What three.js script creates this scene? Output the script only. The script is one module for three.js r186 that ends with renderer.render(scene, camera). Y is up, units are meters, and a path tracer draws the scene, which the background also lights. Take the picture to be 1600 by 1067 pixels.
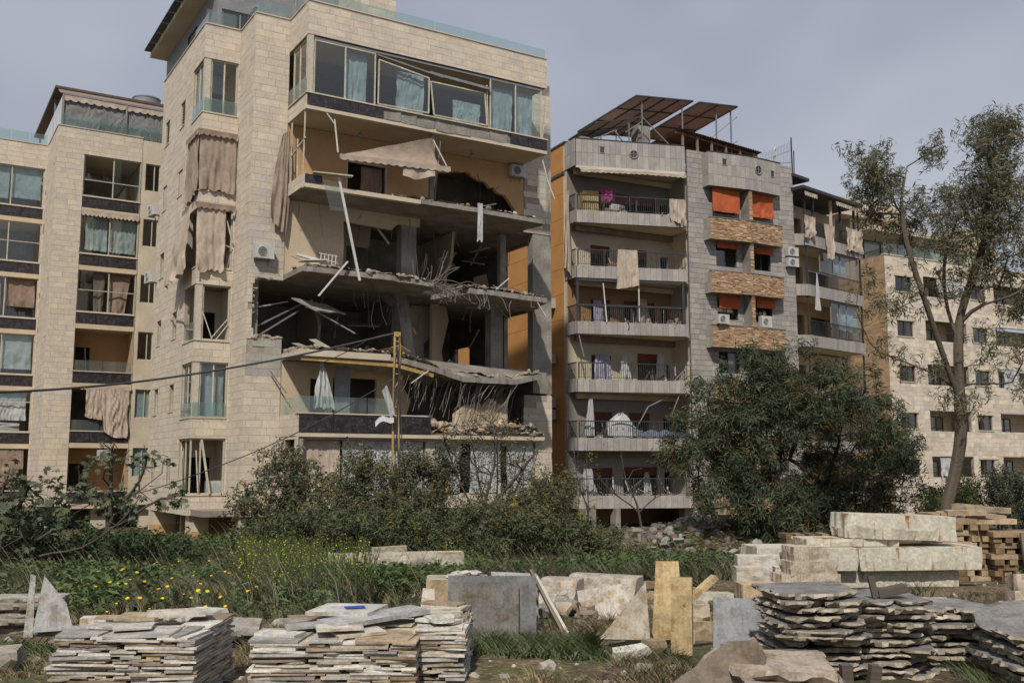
import * as THREE from 'three';
import { mergeGeometries } from 'three/addons/utils/BufferGeometryUtils.js';

// ---------------------------------------------------------------- camera, sky, sun, exposure
const scene = new THREE.Scene();
const camera = new THREE.PerspectiveCamera(37.49, 1600 / 1067, 0.1, 600);
camera.position.set(0, 1.7, 0);
camera.rotation.set(Math.atan(197 / 1572), 0, 0);
const renderer = new THREE.WebGLRenderer({ antialias: true });
renderer.toneMapping = THREE.LinearToneMapping;
renderer.toneMappingExposure = 0.95;
renderer.shadowMap.enabled = true;

// ---------------------------------------------------------------- random numbers and noise
let seedState = 20240;
function rnd() { seedState = (seedState + 0x6D2B79F5) | 0; let t = Math.imul(seedState ^ (seedState >>> 15), 1 | seedState); t = (t + Math.imul(t ^ (t >>> 7), 61 | t)) ^ t; return ((t ^ (t >>> 14)) >>> 0) / 4294967296; }
const shade = (c, a, b) => { const k = a + (b - a) * rnd(); return c.map((v) => v * k); };
const rr = (a, b) => a + (b - a) * rnd();
const ri = (n) => Math.floor(rnd() * n);
const pick = (a) => a[ri(a.length)];
const seed = (n) => { seedState = n; };
function hash2(ix, iy, s) { let h = Math.imul(ix, 374761393) ^ Math.imul(iy, 668265263) ^ Math.imul(s, 2147483647 ^ 0x51ed27); h = Math.imul(h ^ (h >>> 13), 1274126177); h ^= h >>> 16; return (h >>> 0) / 4294967296; }
function vnoise(x, y, per, s) {
  const ix = Math.floor(x), iy = Math.floor(y), fx = x - ix, fy = y - iy;
  const w = (a) => per ? ((a % per) + per) % per : a;
  const sx = fx * fx * (3 - 2 * fx), sy = fy * fy * (3 - 2 * fy);
  const a = hash2(w(ix), w(iy), s), b = hash2(w(ix + 1), w(iy), s), c = hash2(w(ix), w(iy + 1), s), d = hash2(w(ix + 1), w(iy + 1), s);
  return a + (b - a) * sx + (c - a) * sy + (a - b - c + d) * sx * sy;
}
function fbm(x, y, oct = 4, s = 1, per = 0) { let v = 0, a = 0.5, t = 0; for (let o = 0; o < oct; o++) { v += a * vnoise(x, y, per, s + o * 17); t += a; a *= 0.5; x *= 2; y *= 2; per *= 2; } return v / t; }

// sky: a thin, hazy overcast, slightly lavender; the sun stands behind the camera to the left
{
  const w = 512, h = 256, d = new Float32Array(w * h * 4);
  for (let j = 0; j < h; j++) for (let i = 0; i < w; i++) {
    const el = ((j + 0.5) / h - 0.5) * Math.PI, az = (i / w) * 2 * Math.PI, k = (j * w + i) * 4;
    const e = Math.max(0, Math.sin(el));
    const cl = fbm(Math.cos(az) * 2.2 + 9 + e * 3, Math.sin(az) * 2.2 + 9 + e * 5, 5, 5) - 0.5;
    const c2 = fbm(Math.cos(az) * 7 + 31, Math.sin(az) * 7 + e * 16 + 9, 5, 8) - 0.5;
    const t = Math.pow(1 - e, 3), g = 1 + cl * 0.62 + c2 * 0.30;
    d[k] = (0.385 + 0.09 * t) * g; d[k + 1] = (0.425 + 0.075 * t) * (1 + (g - 1) * 0.95); d[k + 2] = (0.52 + 0.05 * t) * (1 + (g - 1) * 0.75); d[k + 3] = 1;
  }
  const sky = new THREE.DataTexture(d, w, h, THREE.RGBAFormat, THREE.FloatType);
  sky.mapping = THREE.EquirectangularReflectionMapping; sky.magFilter = THREE.LinearFilter; sky.minFilter = THREE.LinearFilter; sky.needsUpdate = true;
  scene.background = sky; scene.environment = sky;
}
const sun = new THREE.DirectionalLight(new THREE.Color(1, 0.945, 0.87), 4.4);
sun.position.set(-0.15 * 60, 1.07 * 60, 0.99 * 60 - 30); sun.target.position.set(0, 0, -30);
sun.castShadow = true; sun.shadow.radius = 4; sun.shadow.mapSize.set(4096, 4096);
Object.assign(sun.shadow.camera, { left: -60, right: 60, top: 60, bottom: -60, near: 1, far: 220 });
scene.add(sun, sun.target);

// ---------------------------------------------------------------- naming and tagging
const used = {};
function numbered(n) { const k = used[n] = (used[n] ?? -1) + 1; return k ? `${n}_${String(k).padStart(3, '0')}` : n; }
function tag(o, label, category, group, kind) { if (label) o.userData.label = label; if (category) o.userData.category = category; if (group) o.userData.group = group; o.userData.kind = kind || 'thing'; return o; }
function thing(name, label, category, pos = [0, 0, 0], rotY = 0, group) { const g = new THREE.Group(); g.name = numbered(name); g.position.set(...pos); g.rotation.y = rotY; tag(g, label, category, group); scene.add(g); return g; }

// ---------------------------------------------------------------- textures and materials
function tex(size, fn, srgb, metres) {
  const d = new Uint8Array(size * size * 4);
  for (let j = 0; j < size; j++) for (let i = 0; i < size; i++) { const c = fn(i / size, j / size), k = (j * size + i) * 4; for (let q = 0; q < 3; q++) d[k + q] = Math.max(0, Math.min(255, c[q])); d[k + 3] = 255; }
  const t = new THREE.DataTexture(d, size, size); t.wrapS = t.wrapT = THREE.RepeatWrapping; t.magFilter = THREE.LinearFilter; t.minFilter = THREE.LinearMipmapLinearFilter; t.generateMipmaps = true;
  if (srgb) t.colorSpace = THREE.SRGBColorSpace; t.repeat.set(1 / metres, 1 / metres); t.needsUpdate = true; return t;
}
const g3 = (v) => { v = Math.max(0, Math.min(255, v)); return [v, v, v]; };
const T = {
  stone: tex(512, (u, v) => { const a = fbm(u * 6, v * 6, 5, 3, 6), b = fbm(u * 64, v * 64, 3, 9, 64), s = fbm(u * 40, v * 3, 3, 12, 3); const x = 226 + (a - 0.5) * 46 + (b - 0.5) * 34 + (s - 0.5) * 18; return [x + 4, x, x - 6 - (a - 0.5) * 22]; }, true, 2.2),
  stoneB: tex(256, (u, v) => g3(128 + (fbm(u * 48, v * 48, 4, 19, 48) - 0.5) * 190), false, 1.1),
  conc: tex(512, (u, v) => { const a = fbm(u * 5, v * 5, 6, 23, 5), b = fbm(u * 90, v * 90, 2, 29, 90), s = fbm(u * 24, v * 2, 4, 31, 2); const x = 214 + (a - 0.5) * 84 + (b - 0.5) * 44 + (s - 0.5) * 20; return [x + 2, x, x - 5]; }, true, 3),
  plas: tex(512, (u, v) => { const a = fbm(u * 4, v * 4, 6, 223, 4), b = fbm(u * 90, v * 90, 2, 229, 90); const x = 230 + (a - 0.5) * 34 + (b - 0.5) * 22; return [x + 1, x, x - 2]; }, true, 3.7),
  grain: tex(256, (u, v) => g3(205 + (fbm(u * 60, v * 60, 3, 41, 60) - 0.5) * 70 + (fbm(u * 4, v * 4, 3, 43, 4) - 0.5) * 40), true, 1.3),
  granite: tex(512, (u, v) => { const a = fbm(u * 10, v * 10, 4, 47, 10), vein = Math.abs(fbm(u * 7, v * 7, 5, 53, 7) - 0.5), x = 120 + (a - 0.5) * 150 + (vein < 0.012 ? 120 : 0); return [x * 1.04, x * 0.97, x * 0.98]; }, true, 1.6),
  wood: tex(256, (u, v) => { const a = fbm(u * 3, v * 40, 4, 61, 3), x = 190 + (a - 0.5) * 130; return [x, x, x]; }, true, 1),
  cloth: tex(256, (u, v) => { const a = fbm(u * 5, v * 5, 5, 67, 5), b = fbm(u * 80, v * 80, 2, 71, 80); return g3(212 + (a - 0.5) * 70 + (b - 0.5) * 36); }, true, 1.5),
  soil: tex(1024, (u, v) => {
    const a = fbm(u * 6, v * 6, 6, 73, 6), b = fbm(u * 120, v * 120, 3, 79, 120), c = fbm(u * 9, v * 9, 5, 83, 9), p = fbm(u * 200, v * 200, 2, 85, 200);
    const g = Math.max(0, Math.min(1, (c - 0.45) * 5)), l = 0.72 + (a - 0.5) * 0.7 + (b - 0.5) * 0.75 + (p > 0.72 ? 0.35 : 0);
    return [(142 - 40 * g) * l, (126 - 20 * g) * l, (104 - 42 * g) * l];
  }, true, 7),
  soilB: tex(512, (u, v) => g3(128 + (fbm(u * 40, v * 40, 5, 89, 40) - 0.5) * 220), false, 2.2),
  bark: tex(256, (u, v) => { const a = fbm(u * 5, v * 12, 5, 97, 1), x = 175 + (a - 0.5) * 190; return [x, x * 0.97, x * 0.93]; }, true, 0.8),
  slab: tex(512, (u, v) => { const a = fbm(u * 4, v * 4, 6, 101, 4), b = fbm(u * 70, v * 70, 3, 103, 70), d = fbm(u * 12, v * 12, 4, 107, 12); const st = fbm(u * 70, v * 3, 3, 131, 3), e = fbm(u * 9, v * 9, 5, 137, 9), x = 222 + (a - 0.5) * 90 + (b - 0.5) * 56 - (d > 0.6 ? 22 : 0) + (st - 0.5) * 34, br = Math.max(0, (e - 0.56)) * 150; return [x + 2 - br * 0.6, x - br, x - 5 - br * 1.5]; }, true, 1.1),
  rust: tex(512, (u, v) => {
    const w = fbm(u * 8, v * 4, 5, 109, 4), st = fbm(u * 30, v * 2.0, 4, 113, 2), n = fbm(u * 60, v * 60, 3, 127, 60);
    const r = Math.max(0, Math.min(1, (w * 0.6 + st * 0.55 - 0.715) * 9)), y = Math.max(0, Math.min(1, (w - 0.6) * 4)), l = 0.9 + (n - 0.5) * 0.25;
    return [(228 - 78 * r - 6 * y) * l, (222 - 142 * r - 22 * y) * l, (206 - 168 * r - 58 * y) * l];
  }, true, 2.4),
};
const lin = (hex) => new THREE.Color(hex);
function mat(o) {
  const { c = 0xffffff, map, bump, bs = 0.004, r = 0.9, m = 0, side, ...rest } = o;
  const P = { color: typeof c === 'number' ? new THREE.Color(c) : new THREE.Color().setRGB(...c), roughness: r, metalness: m, vertexColors: true, ...rest };
  if (map) P.map = T[map]; if (bump) { P.bumpMap = T[bump]; P.bumpScale = bs; } if (side) P.side = THREE.DoubleSide;
  return new THREE.MeshPhysicalMaterial(P);
}
const M = {
  stone: mat({ c: [0.92, 0.92, 0.92], map: 'stone', bump: 'stoneB', bs: 0.004 }),
  mortar: mat({ c: [0.47, 0.40, 0.315], map: 'grain' }),
  mortarGrey: mat({ c: [0.17, 0.165, 0.16], map: 'grain' }),
  plaster: mat({ c: [0.60, 0.475, 0.33], map: 'plas' }),
  cream: mat({ c: [0.60, 0.51, 0.385], map: 'plas' }),
  ochre: mat({ c: [0.56, 0.27, 0.075], map: 'plas' }),
  orange: mat({ c: [0.53, 0.32, 0.155], map: 'plas' }),
  conc: mat({ c: [0.33, 0.305, 0.27], map: 'conc', bump: 'soilB', bs: 0.012 }),
  concDark: mat({ c: [0.30, 0.28, 0.25], map: 'conc' }),
  room: mat({ c: [0.36, 0.32, 0.27], map: 'conc' }),
  roomBeige: mat({ c: [0.44, 0.39, 0.32], map: 'plas' }),
  white: mat({ c: [0.60, 0.58, 0.54], map: 'plas' }),
  granite: mat({ c: [0.085, 0.078, 0.08], map: 'granite', r: 0.45 }),
  frame: mat({ c: [0.70, 0.63, 0.48], map: 'grain', r: 0.5 }),
  frameDark: mat({ c: [0.045, 0.045, 0.047], map: 'grain', r: 0.6 }),
  frameGrey: mat({ c: [0.30, 0.30, 0.30], map: 'grain', r: 0.55 }),
  steel: mat({ c: [0.34, 0.34, 0.335], map: 'grain', r: 0.55, m: 0.35 }),
  rebar: mat({ c: [0.30, 0.26, 0.22], map: 'grain', r: 0.8 }),
  glass: mat({ c: [0.78, 0.88, 0.87], r: 0.03, transmission: 1, thickness: 0, ior: 1.95 }),
  glassGreen: mat({ c: [0.80, 0.88, 0.86], r: 0.04, transmission: 0.96, thickness: 0, ior: 1.5 }),
  cloth: mat({ c: [0.62, 0.50, 0.39], map: 'cloth', r: 1, side: 1 }),
  clothBrown: mat({ c: [0.36, 0.255, 0.19], map: 'cloth', r: 1, side: 1 }),
  clothWhite: mat({ c: [0.78, 0.78, 0.77], map: 'cloth', r: 1, side: 1, transmission: 0.25, thickness: 0 }),
  sheer: mat({ c: [0.62, 0.68, 0.70], map: 'cloth', r: 1, side: 1, transmission: 0.3, thickness: 0 }),
  blindOrange: mat({ c: [0.56, 0.115, 0.03], map: 'cloth', r: 0.85, side: 1 }),
  lilac: mat({ c: [0.45, 0.42, 0.55], map: 'cloth', r: 1, side: 1 }),
  ac: mat({ c: [0.66, 0.65, 0.60], map: 'grain', r: 0.5 }),
  acDark: mat({ c: [0.08, 0.08, 0.08], map: 'grain', r: 0.6 }),
  rusty: mat({ c: [0.30, 0.15, 0.09], map: 'conc', r: 0.9 }),
  panelBack: mat({ c: [0.58, 0.41, 0.32], map: 'grain', r: 0.8 }),
  wood: mat({ c: [0.36, 0.27, 0.18], map: 'wood', r: 0.9 }),
  woodDark: mat({ c: [0.16, 0.125, 0.095], map: 'wood', r: 0.95 }),
  yellowPaint: mat({ c: [0.56, 0.37, 0.13], map: 'conc', r: 0.8 }),
  cable: mat({ c: [0.03, 0.03, 0.032], r: 0.7 }),
  slab: mat({ c: [0.9, 0.9, 0.9], map: 'slab', bump: 'soilB', bs: 0.006, r: 0.85 }),
  slabSmooth: mat({ c: [0.9, 0.9, 0.9], map: 'slab', r: 0.6 }),
  rust: mat({ c: [0.80, 0.80, 0.78], map: 'rust', bump: 'soilB', bs: 0.01, r: 0.9 }),
  bark: mat({ c: [0.42, 0.35, 0.28], map: 'bark', bump: 'soilB', bs: 0.02, r: 1 }),
  soil: mat({ c: [1, 0.97, 0.93], map: 'soil', bump: 'soilB', bs: 0.05, r: 1 }),
  leaf: mat({ c: [1, 1, 1], r: 0.8, side: 1, transmission: 0.3, thickness: 0, specularIntensity: 0.35 }),
};

// ---------------------------------------------------------------- mesh builder
const _v = new THREE.Vector3(), _n = new THREE.Vector3(), _nm = new THREE.Matrix3();
const rotY = (a) => new THREE.Matrix4().makeRotationY(a);
const at = (x, y, z, a = 0) => new THREE.Matrix4().makeRotationY(a).setPosition(x, y, z);
const trs = (p, e = [0, 0, 0], s = [1, 1, 1]) => new THREE.Matrix4().compose(new THREE.Vector3(...p), new THREE.Quaternion().setFromEuler(new THREE.Euler(...e)), new THREE.Vector3(...s));
class MB {
  constructor(m) { this.p = []; this.n = []; this.u = []; this.c = []; this.i = []; this.m = m || new THREE.Matrix4(); this.col = [1, 1, 1]; }
  at(m) { this.m = m; return this; }
  tint(c) { this.col = c; return this; }
  vert(x, y, z, nx, ny, nz, u, v, c = this.col) {
    _v.set(x, y, z).applyMatrix4(this.m); _n.set(nx, ny, nz).transformDirection(this.m);
    this.p.push(_v.x, _v.y, _v.z); this.n.push(_n.x, _n.y, _n.z); this.u.push(u, v); this.c.push(c[0], c[1], c[2]); return this.p.length / 3 - 1;
  }
  box(x0, y0, z0, x1, y1, z1, uv) {
    if (x0 > x1) [x0, x1] = [x1, x0]; if (y0 > y1) [y0, y1] = [y1, y0]; if (z0 > z1) [z0, z1] = [z1, z0];
    const a = uv ? uv[0] : 0, b = uv ? uv[1] : 0;
    const F = [[[1, 0, 0], [[x1, y0, z1], [x1, y0, z0], [x1, y1, z0], [x1, y1, z1]], 2, 1], [[-1, 0, 0], [[x0, y0, z0], [x0, y0, z1], [x0, y1, z1], [x0, y1, z0]], 2, 1],
      [[0, 1, 0], [[x0, y1, z1], [x1, y1, z1], [x1, y1, z0], [x0, y1, z0]], 0, 2], [[0, -1, 0], [[x0, y0, z0], [x1, y0, z0], [x1, y0, z1], [x0, y0, z1]], 0, 2],
      [[0, 0, 1], [[x0, y0, z1], [x1, y0, z1], [x1, y1, z1], [x0, y1, z1]], 0, 1], [[0, 0, -1], [[x1, y0, z0], [x0, y0, z0], [x0, y1, z0], [x1, y1, z0]], 0, 1]];
    for (const [n, q, ua, va] of F) { const k = q.map((p) => this.vert(p[0], p[1], p[2], n[0], n[1], n[2], p[ua] + a, p[va] + b)); this.i.push(k[0], k[1], k[2], k[0], k[2], k[3]); }
    return this;
  }
  quad(a, b, c, d, uvs) {
    const e1 = new THREE.Vector3().subVectors(new THREE.Vector3(...b), new THREE.Vector3(...a)), e2 = new THREE.Vector3().subVectors(new THREE.Vector3(...d), new THREE.Vector3(...a)), n = new THREE.Vector3().crossVectors(e1, e2).normalize();
    const l1 = e1.length(), l2 = e2.length(), uv = uvs || [[0, 0], [l1, 0], [l1, l2], [0, l2]];
    const k = [a, b, c, d].map((p, j) => this.vert(...p, n.x, n.y, n.z, ...uv[j])); this.i.push(k[0], k[1], k[2], k[0], k[2], k[3]); return this;
  }
  bar(p, q, w, h = w, roll = 0) { // rectangular bar between two points
    const a = new THREE.Vector3(...p), b = new THREE.Vector3(...q), d = b.clone().sub(a), L = d.length() || 1e-6; d.divideScalar(L);
    const up = Math.abs(d.y) > 0.95 ? new THREE.Vector3(0, 0, 1) : new THREE.Vector3(0, 1, 0), s = new THREE.Vector3().crossVectors(d, up).normalize(), t = new THREE.Vector3().crossVectors(s, d);
    if (roll) { s.applyAxisAngle(d, roll); t.applyAxisAngle(d, roll); }
    const keep = this.m; this.m = keep.clone().multiply(new THREE.Matrix4().makeBasis(d, t, s.clone()).setPosition(a)); this.box(0, -h / 2, -w / 2, L, h / 2, w / 2, [a.x, a.z]); this.m = keep; return this;
  }
  tube(pts, r, sides = 6, cap = true) {
    const R = (j) => Array.isArray(r) ? r[j] : r, V = pts.map((p) => p.isVector3 ? p : new THREE.Vector3(...p)); let prev = null, len = 0, nrm = new THREE.Vector3(0.3, 0.1, 0.95);
    V.forEach((p, j) => {
      const d = new THREE.Vector3().subVectors(V[Math.min(j + 1, V.length - 1)], V[Math.max(j - 1, 0)]).normalize();
      if (j) len += p.distanceTo(V[j - 1]);
      const s = new THREE.Vector3().crossVectors(d, nrm); if (s.lengthSq() < 1e-4) s.set(1, 0, 0).cross(d); s.normalize(); const t = new THREE.Vector3().crossVectors(s, d).normalize(); nrm = t.clone();
      const ring = []; for (let k = 0; k <= sides; k++) { const a = k / sides * 2 * Math.PI, nx = s.x * Math.cos(a) + t.x * Math.sin(a), ny = s.y * Math.cos(a) + t.y * Math.sin(a), nz = s.z * Math.cos(a) + t.z * Math.sin(a); ring.push(this.vert(p.x + nx * R(j), p.y + ny * R(j), p.z + nz * R(j), nx, ny, nz, k / sides * 6.283 * Math.max(R(j), 0.02), len)); }
      if (prev) for (let k = 0; k < sides; k++) this.i.push(prev[k], ring[k], ring[k + 1], prev[k], ring[k + 1], prev[k + 1]);
      prev = ring;
    });
    return this;
  }
  // sheet from a function f(u, v) -> [x, y, z]
  sheet(nu, nv, f, uvs = [1, 1]) {
    const g = []; const P = []; for (let j = 0; j <= nv; j++) for (let k = 0; k <= nu; k++) P.push(f(k / nu, j / nv));
    const id = (k, j) => j * (nu + 1) + k, A = new THREE.Vector3(), Bv = new THREE.Vector3();
    for (let j = 0; j <= nv; j++) for (let k = 0; k <= nu; k++) {
      const l = P[id(Math.max(k - 1, 0), j)], r = P[id(Math.min(k + 1, nu), j)], d = P[id(k, Math.max(j - 1, 0))], u = P[id(k, Math.min(j + 1, nv))];
      A.set(r[0] - l[0], r[1] - l[1], r[2] - l[2]); Bv.set(u[0] - d[0], u[1] - d[1], u[2] - d[2]); A.cross(Bv).normalize(); if (!isFinite(A.x) || A.lengthSq() < 0.5) A.set(0, 0, 1);
      const p = P[id(k, j)]; g.push(this.vert(p[0], p[1], p[2], A.x, A.y, A.z, k / nu * uvs[0], j / nv * uvs[1]));
    }
    for (let j = 0; j < nv; j++) for (let k = 0; k < nu; k++) { const a = g[id(k, j)], b = g[id(k + 1, j)], c = g[id(k + 1, j + 1)], d = g[id(k, j + 1)]; this.i.push(a, b, c, a, c, d); }
    return this;
  }
  // vertical prism over a plan polygon [[x, z], ...]
  prism(poly, y0, y1, opt = {}) {
    const shape = poly.map((p) => new THREE.Vector2(p[0], -p[1])); if (THREE.ShapeUtils.isClockWise(shape)) { shape.reverse(); poly = poly.slice().reverse(); }
    const tri = THREE.ShapeUtils.triangulateShape(shape, []), o = opt.uv || [0, 0], sc = opt.side || this.col, tilt = opt.top || (() => y1), bot = opt.bottom || (() => y0);
    const tp = poly.map((p) => this.vert(p[0], tilt(p[0], p[1]), p[1], 0, 1, 0, p[0] + o[0], p[1] + o[1])), bt = poly.map((p) => this.vert(p[0], bot(p[0], p[1]), p[1], 0, -1, 0, p[0] + o[0], p[1] + o[1]));
    for (const t of tri) { this.i.push(tp[t[0]], tp[t[1]], tp[t[2]]); this.i.push(bt[t[0]], bt[t[2]], bt[t[1]]); }
    let l = 0;
    for (let k = 0; k < poly.length; k++) {
      const a = poly[k], b = poly[(k + 1) % poly.length], dx = b[0] - a[0], dz = b[1] - a[1], L = Math.hypot(dx, dz) || 1e-6, nx = -dz / L, nz = dx / L;
      const f = (p, y, u) => this.vert(p[0], y, p[1], nx, 0, nz, u + o[0], y + o[1], sc);
      const q = [f(a, bot(...a), l), f(b, bot(...b), l + L), f(b, tilt(...b), l + L), f(a, tilt(...a), l)]; this.i.push(q[0], q[1], q[2], q[0], q[2], q[3]); l += L;
    }
    return this;
  }
  add(geo, m) {
    const g = geo.index ? geo : geo, P = g.attributes.position, Nn = g.attributes.normal, U = g.attributes.uv, base = this.p.length / 3, keep = this.m; if (m) this.m = keep.clone().multiply(m);
    _nm.getNormalMatrix(this.m);
    for (let k = 0; k < P.count; k++) { _v.fromBufferAttribute(P, k).applyMatrix4(this.m); _n.fromBufferAttribute(Nn, k).applyMatrix3(_nm).normalize(); this.p.push(_v.x, _v.y, _v.z); this.n.push(_n.x, _n.y, _n.z); this.u.push(U ? U.getX(k) : _v.x, U ? U.getY(k) : _v.y); this.c.push(...this.col); }
    if (g.index) for (let k = 0; k < g.index.count; k++) this.i.push(base + g.index.getX(k)); else for (let k = 0; k < P.count; k++) this.i.push(base + k);
    this.m = keep; return this;
  }
  geo() {
    const g = new THREE.BufferGeometry(); g.setAttribute('position', new THREE.Float32BufferAttribute(this.p, 3)); g.setAttribute('normal', new THREE.Float32BufferAttribute(this.n, 3));
    g.setAttribute('uv', new THREE.Float32BufferAttribute(this.u, 2)); g.setAttribute('color', new THREE.Float32BufferAttribute(this.c, 3)); g.setIndex(this.i); return g;
  }
  build(name, material, parent, label) {
    if (!this.i.length) return null;
    const o = new THREE.Mesh(this.geo(), material); o.name = parent === scene ? numbered(name) : name; o.castShadow = o.receiveShadow = true; if (label) o.userData.label = label; parent.add(o); return o;
  }
}
// a mesh whose origin sits at its own base: geometry is shifted so that p becomes the local origin
function buildAt(mb, name, material, pos, rot = 0) { const o = mb.build(name, material, scene); o.position.set(...pos); o.rotation.y = rot; return o; }

// ---------------------------------------------------------------- terrain
const groundBase = (D) => D < 8 ? 0 : D < 28 ? -0.05 * (D - 8) : D < 42 ? -1.0 - 0.05 * (D - 28) : -1.7;
const bump2 = (x, z, cx, cz, rx, rz, h) => { const q = ((x - cx) / rx) ** 2 + ((z - cz) / rz) ** 2; return q < 1 ? h * (1 - q) * (1 - q) : 0; };
function groundY(x, z) {
  const D = -z; let y = groundBase(D);
  const k = D > 6 ? 1 : 0.3;
  y += (fbm(x * 0.35 + 50, z * 0.35 + 50, 4, 201) - 0.5) * 0.22 * k * (D < 60 ? 1 : 0.3);
  y += bump2(x, z, 7.5, -38.5, 6.5, 5, 1.25) + bump2(x, z, -7, -30, 9, 5, 0.45) + bump2(x, z, -14, -27, 7, 5, 0.35);
  return y;
}

// ---------------------------------------------------------------- building helpers
// a face frame maps (s along the wall, y up, n out of the wall) to the building's own axes
const FRONT = (x, z) => at(x, 0, z), LEFTSIDE = (x, z) => at(x, 0, z, -Math.PI / 2);
function rectMinus(r, ops) { // r = [s0, y0, s1, y1]
  let L = [r];
  for (const o of ops) {
    const out = [];
    for (const q of L) {
      const a = Math.max(q[0], o[0]), b = Math.max(q[1], o[1]), c = Math.min(q[2], o[2]), d = Math.min(q[3], o[3]);
      if (a >= c - 1e-4 || b >= d - 1e-4) { out.push(q); continue; }
      if (q[1] < b) out.push([q[0], q[1], q[2], b]); if (d < q[3]) out.push([q[0], d, q[2], q[3]]);
      if (q[0] < a) out.push([q[0], b, a, d]); if (c < q[2]) out.push([c, b, q[2], d]);
    }
    L = out;
  }
  return L.filter((q) => q[2] - q[0] > 0.02 && q[3] - q[1] > 0.02);
}
class Building {
  constructor(name, label, pos, az) {
    this.g = thing(name, label, 'building', pos, Math.PI / 2 - az * Math.PI / 180);
    this.walls = {}; this.stones = [];
  }
  mb(name, m) { const k = name + '|' + m.uuid; return (this.walls[k] ||= { name, m, b: new MB() }).b; }
  wall(f, rect, ops, o = {}) { // backing wall, with the cladding stones set on it
    const b = this.mb(o.name || 'wall', o.mat || M.mortar).at(f), d = o.depth ?? 0.25, cl = o.clad === false ? 0 : 0.03;
    for (const q of rectMinus(rect, ops)) b.box(q[0] + (q[0] === rect[0] && cl ? 0.06 : 0), q[1], -d, q[2] - (q[2] === rect[2] && cl ? 0.06 : 0), q[3], -cl);
    if (o.clad !== false) this.clad(f, rect, ops, o);
  }
  clad(f, rect, ops, o = {}) {
    const h = o.h || 0.3, w = o.w || 0.86, gap = o.gap ?? 0.009, tone = o.tone || beigeTone, rank = o.rank ?? 1;
    const y00 = Math.floor(rect[1] / h) * h; let row = 0;
    for (let y = y00; y < rect[3]; y += h, row++) {
      const r0 = hash2(Math.round(y / h), 7, 11);
      let s = rect[0] - (o.stack ? 0 : w * r0), col = 0;
      while (s < rect[2]) {
        const ww = w * (o.stack ? 1 : 0.75 + 0.5 * hash2(col, Math.round(y / h) + 90, 5)); col++;
        const cell = [Math.max(s, rect[0]), Math.max(y, rect[1]), Math.min(s + ww, rect[2]), Math.min(y + h, rect[3])]; s += ww;
        if (cell[2] - cell[0] < 0.03 || cell[3] - cell[1] < 0.03 || (o.skip && o.skip(cell))) continue;
        for (const q of rectMinus(cell, ops)) this.stones.push({ f, q: [q[0] + gap / 2, q[1] + gap / 2, q[2] - gap / 2, q[3] - gap / 2], t: tone(q), rank: rank * (q[2] - q[0]) * (q[3] - q[1]), pr: rr(-0.004, 0.005), th: o.th || 0.03 });
      }
    }
  }
  finish(stoneName = 'stone', stuffName = 'stone_cladding', mm = M.stone, parentName = 'wall') {
    let host = null;
    for (const k in this.walls) { const w = this.walls[k], o = w.b.build(w.name, w.m, this.g); if (w.name === parentName && !host) host = o; }
    host = host || this.g;
    this.stones.sort((a, b) => b.rank - a.rank);
    const one = (b, s) => { b.at(s.f).tint(s.t); b.box(s.q[0], s.q[1], -s.th - 0.01, s.q[2], s.q[3], s.pr, [rnd() * 9, rnd() * 9]); };
    const rest = new MB();
    this.stones.forEach((s, k) => { if (k < 300) { const b = new MB(); one(b, s); b.build(stoneName, mm, host); } else one(rest, s); });
    const r = rest.build(stuffName, mm, host); if (r) r.userData.kind = 'stuff';
  }
}
function beigeTone() { const k = rr(0.945, 1.04), w = rr(-0.015, 0.025), q = rnd() < 0.08 ? 0.95 : 1; return [0.665 * k * q, (0.592 - w * 0.35) * k * q, (0.498 - w) * k * q]; }
function greyTone() { const k = rr(0.8, 1.1); return [0.40 * k, 0.378 * k, 0.362 * k]; }
function tileTone() { const k = rr(0.86, 1.12); return [0.385 * k, 0.365 * k, 0.35 * k]; }
function paleTone() { const k = rr(0.78, 1.1), w = rr(0, 0.08); return [0.74 * k, (0.68 - w * 0.5) * k, (0.60 - w) * k]; }

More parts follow.
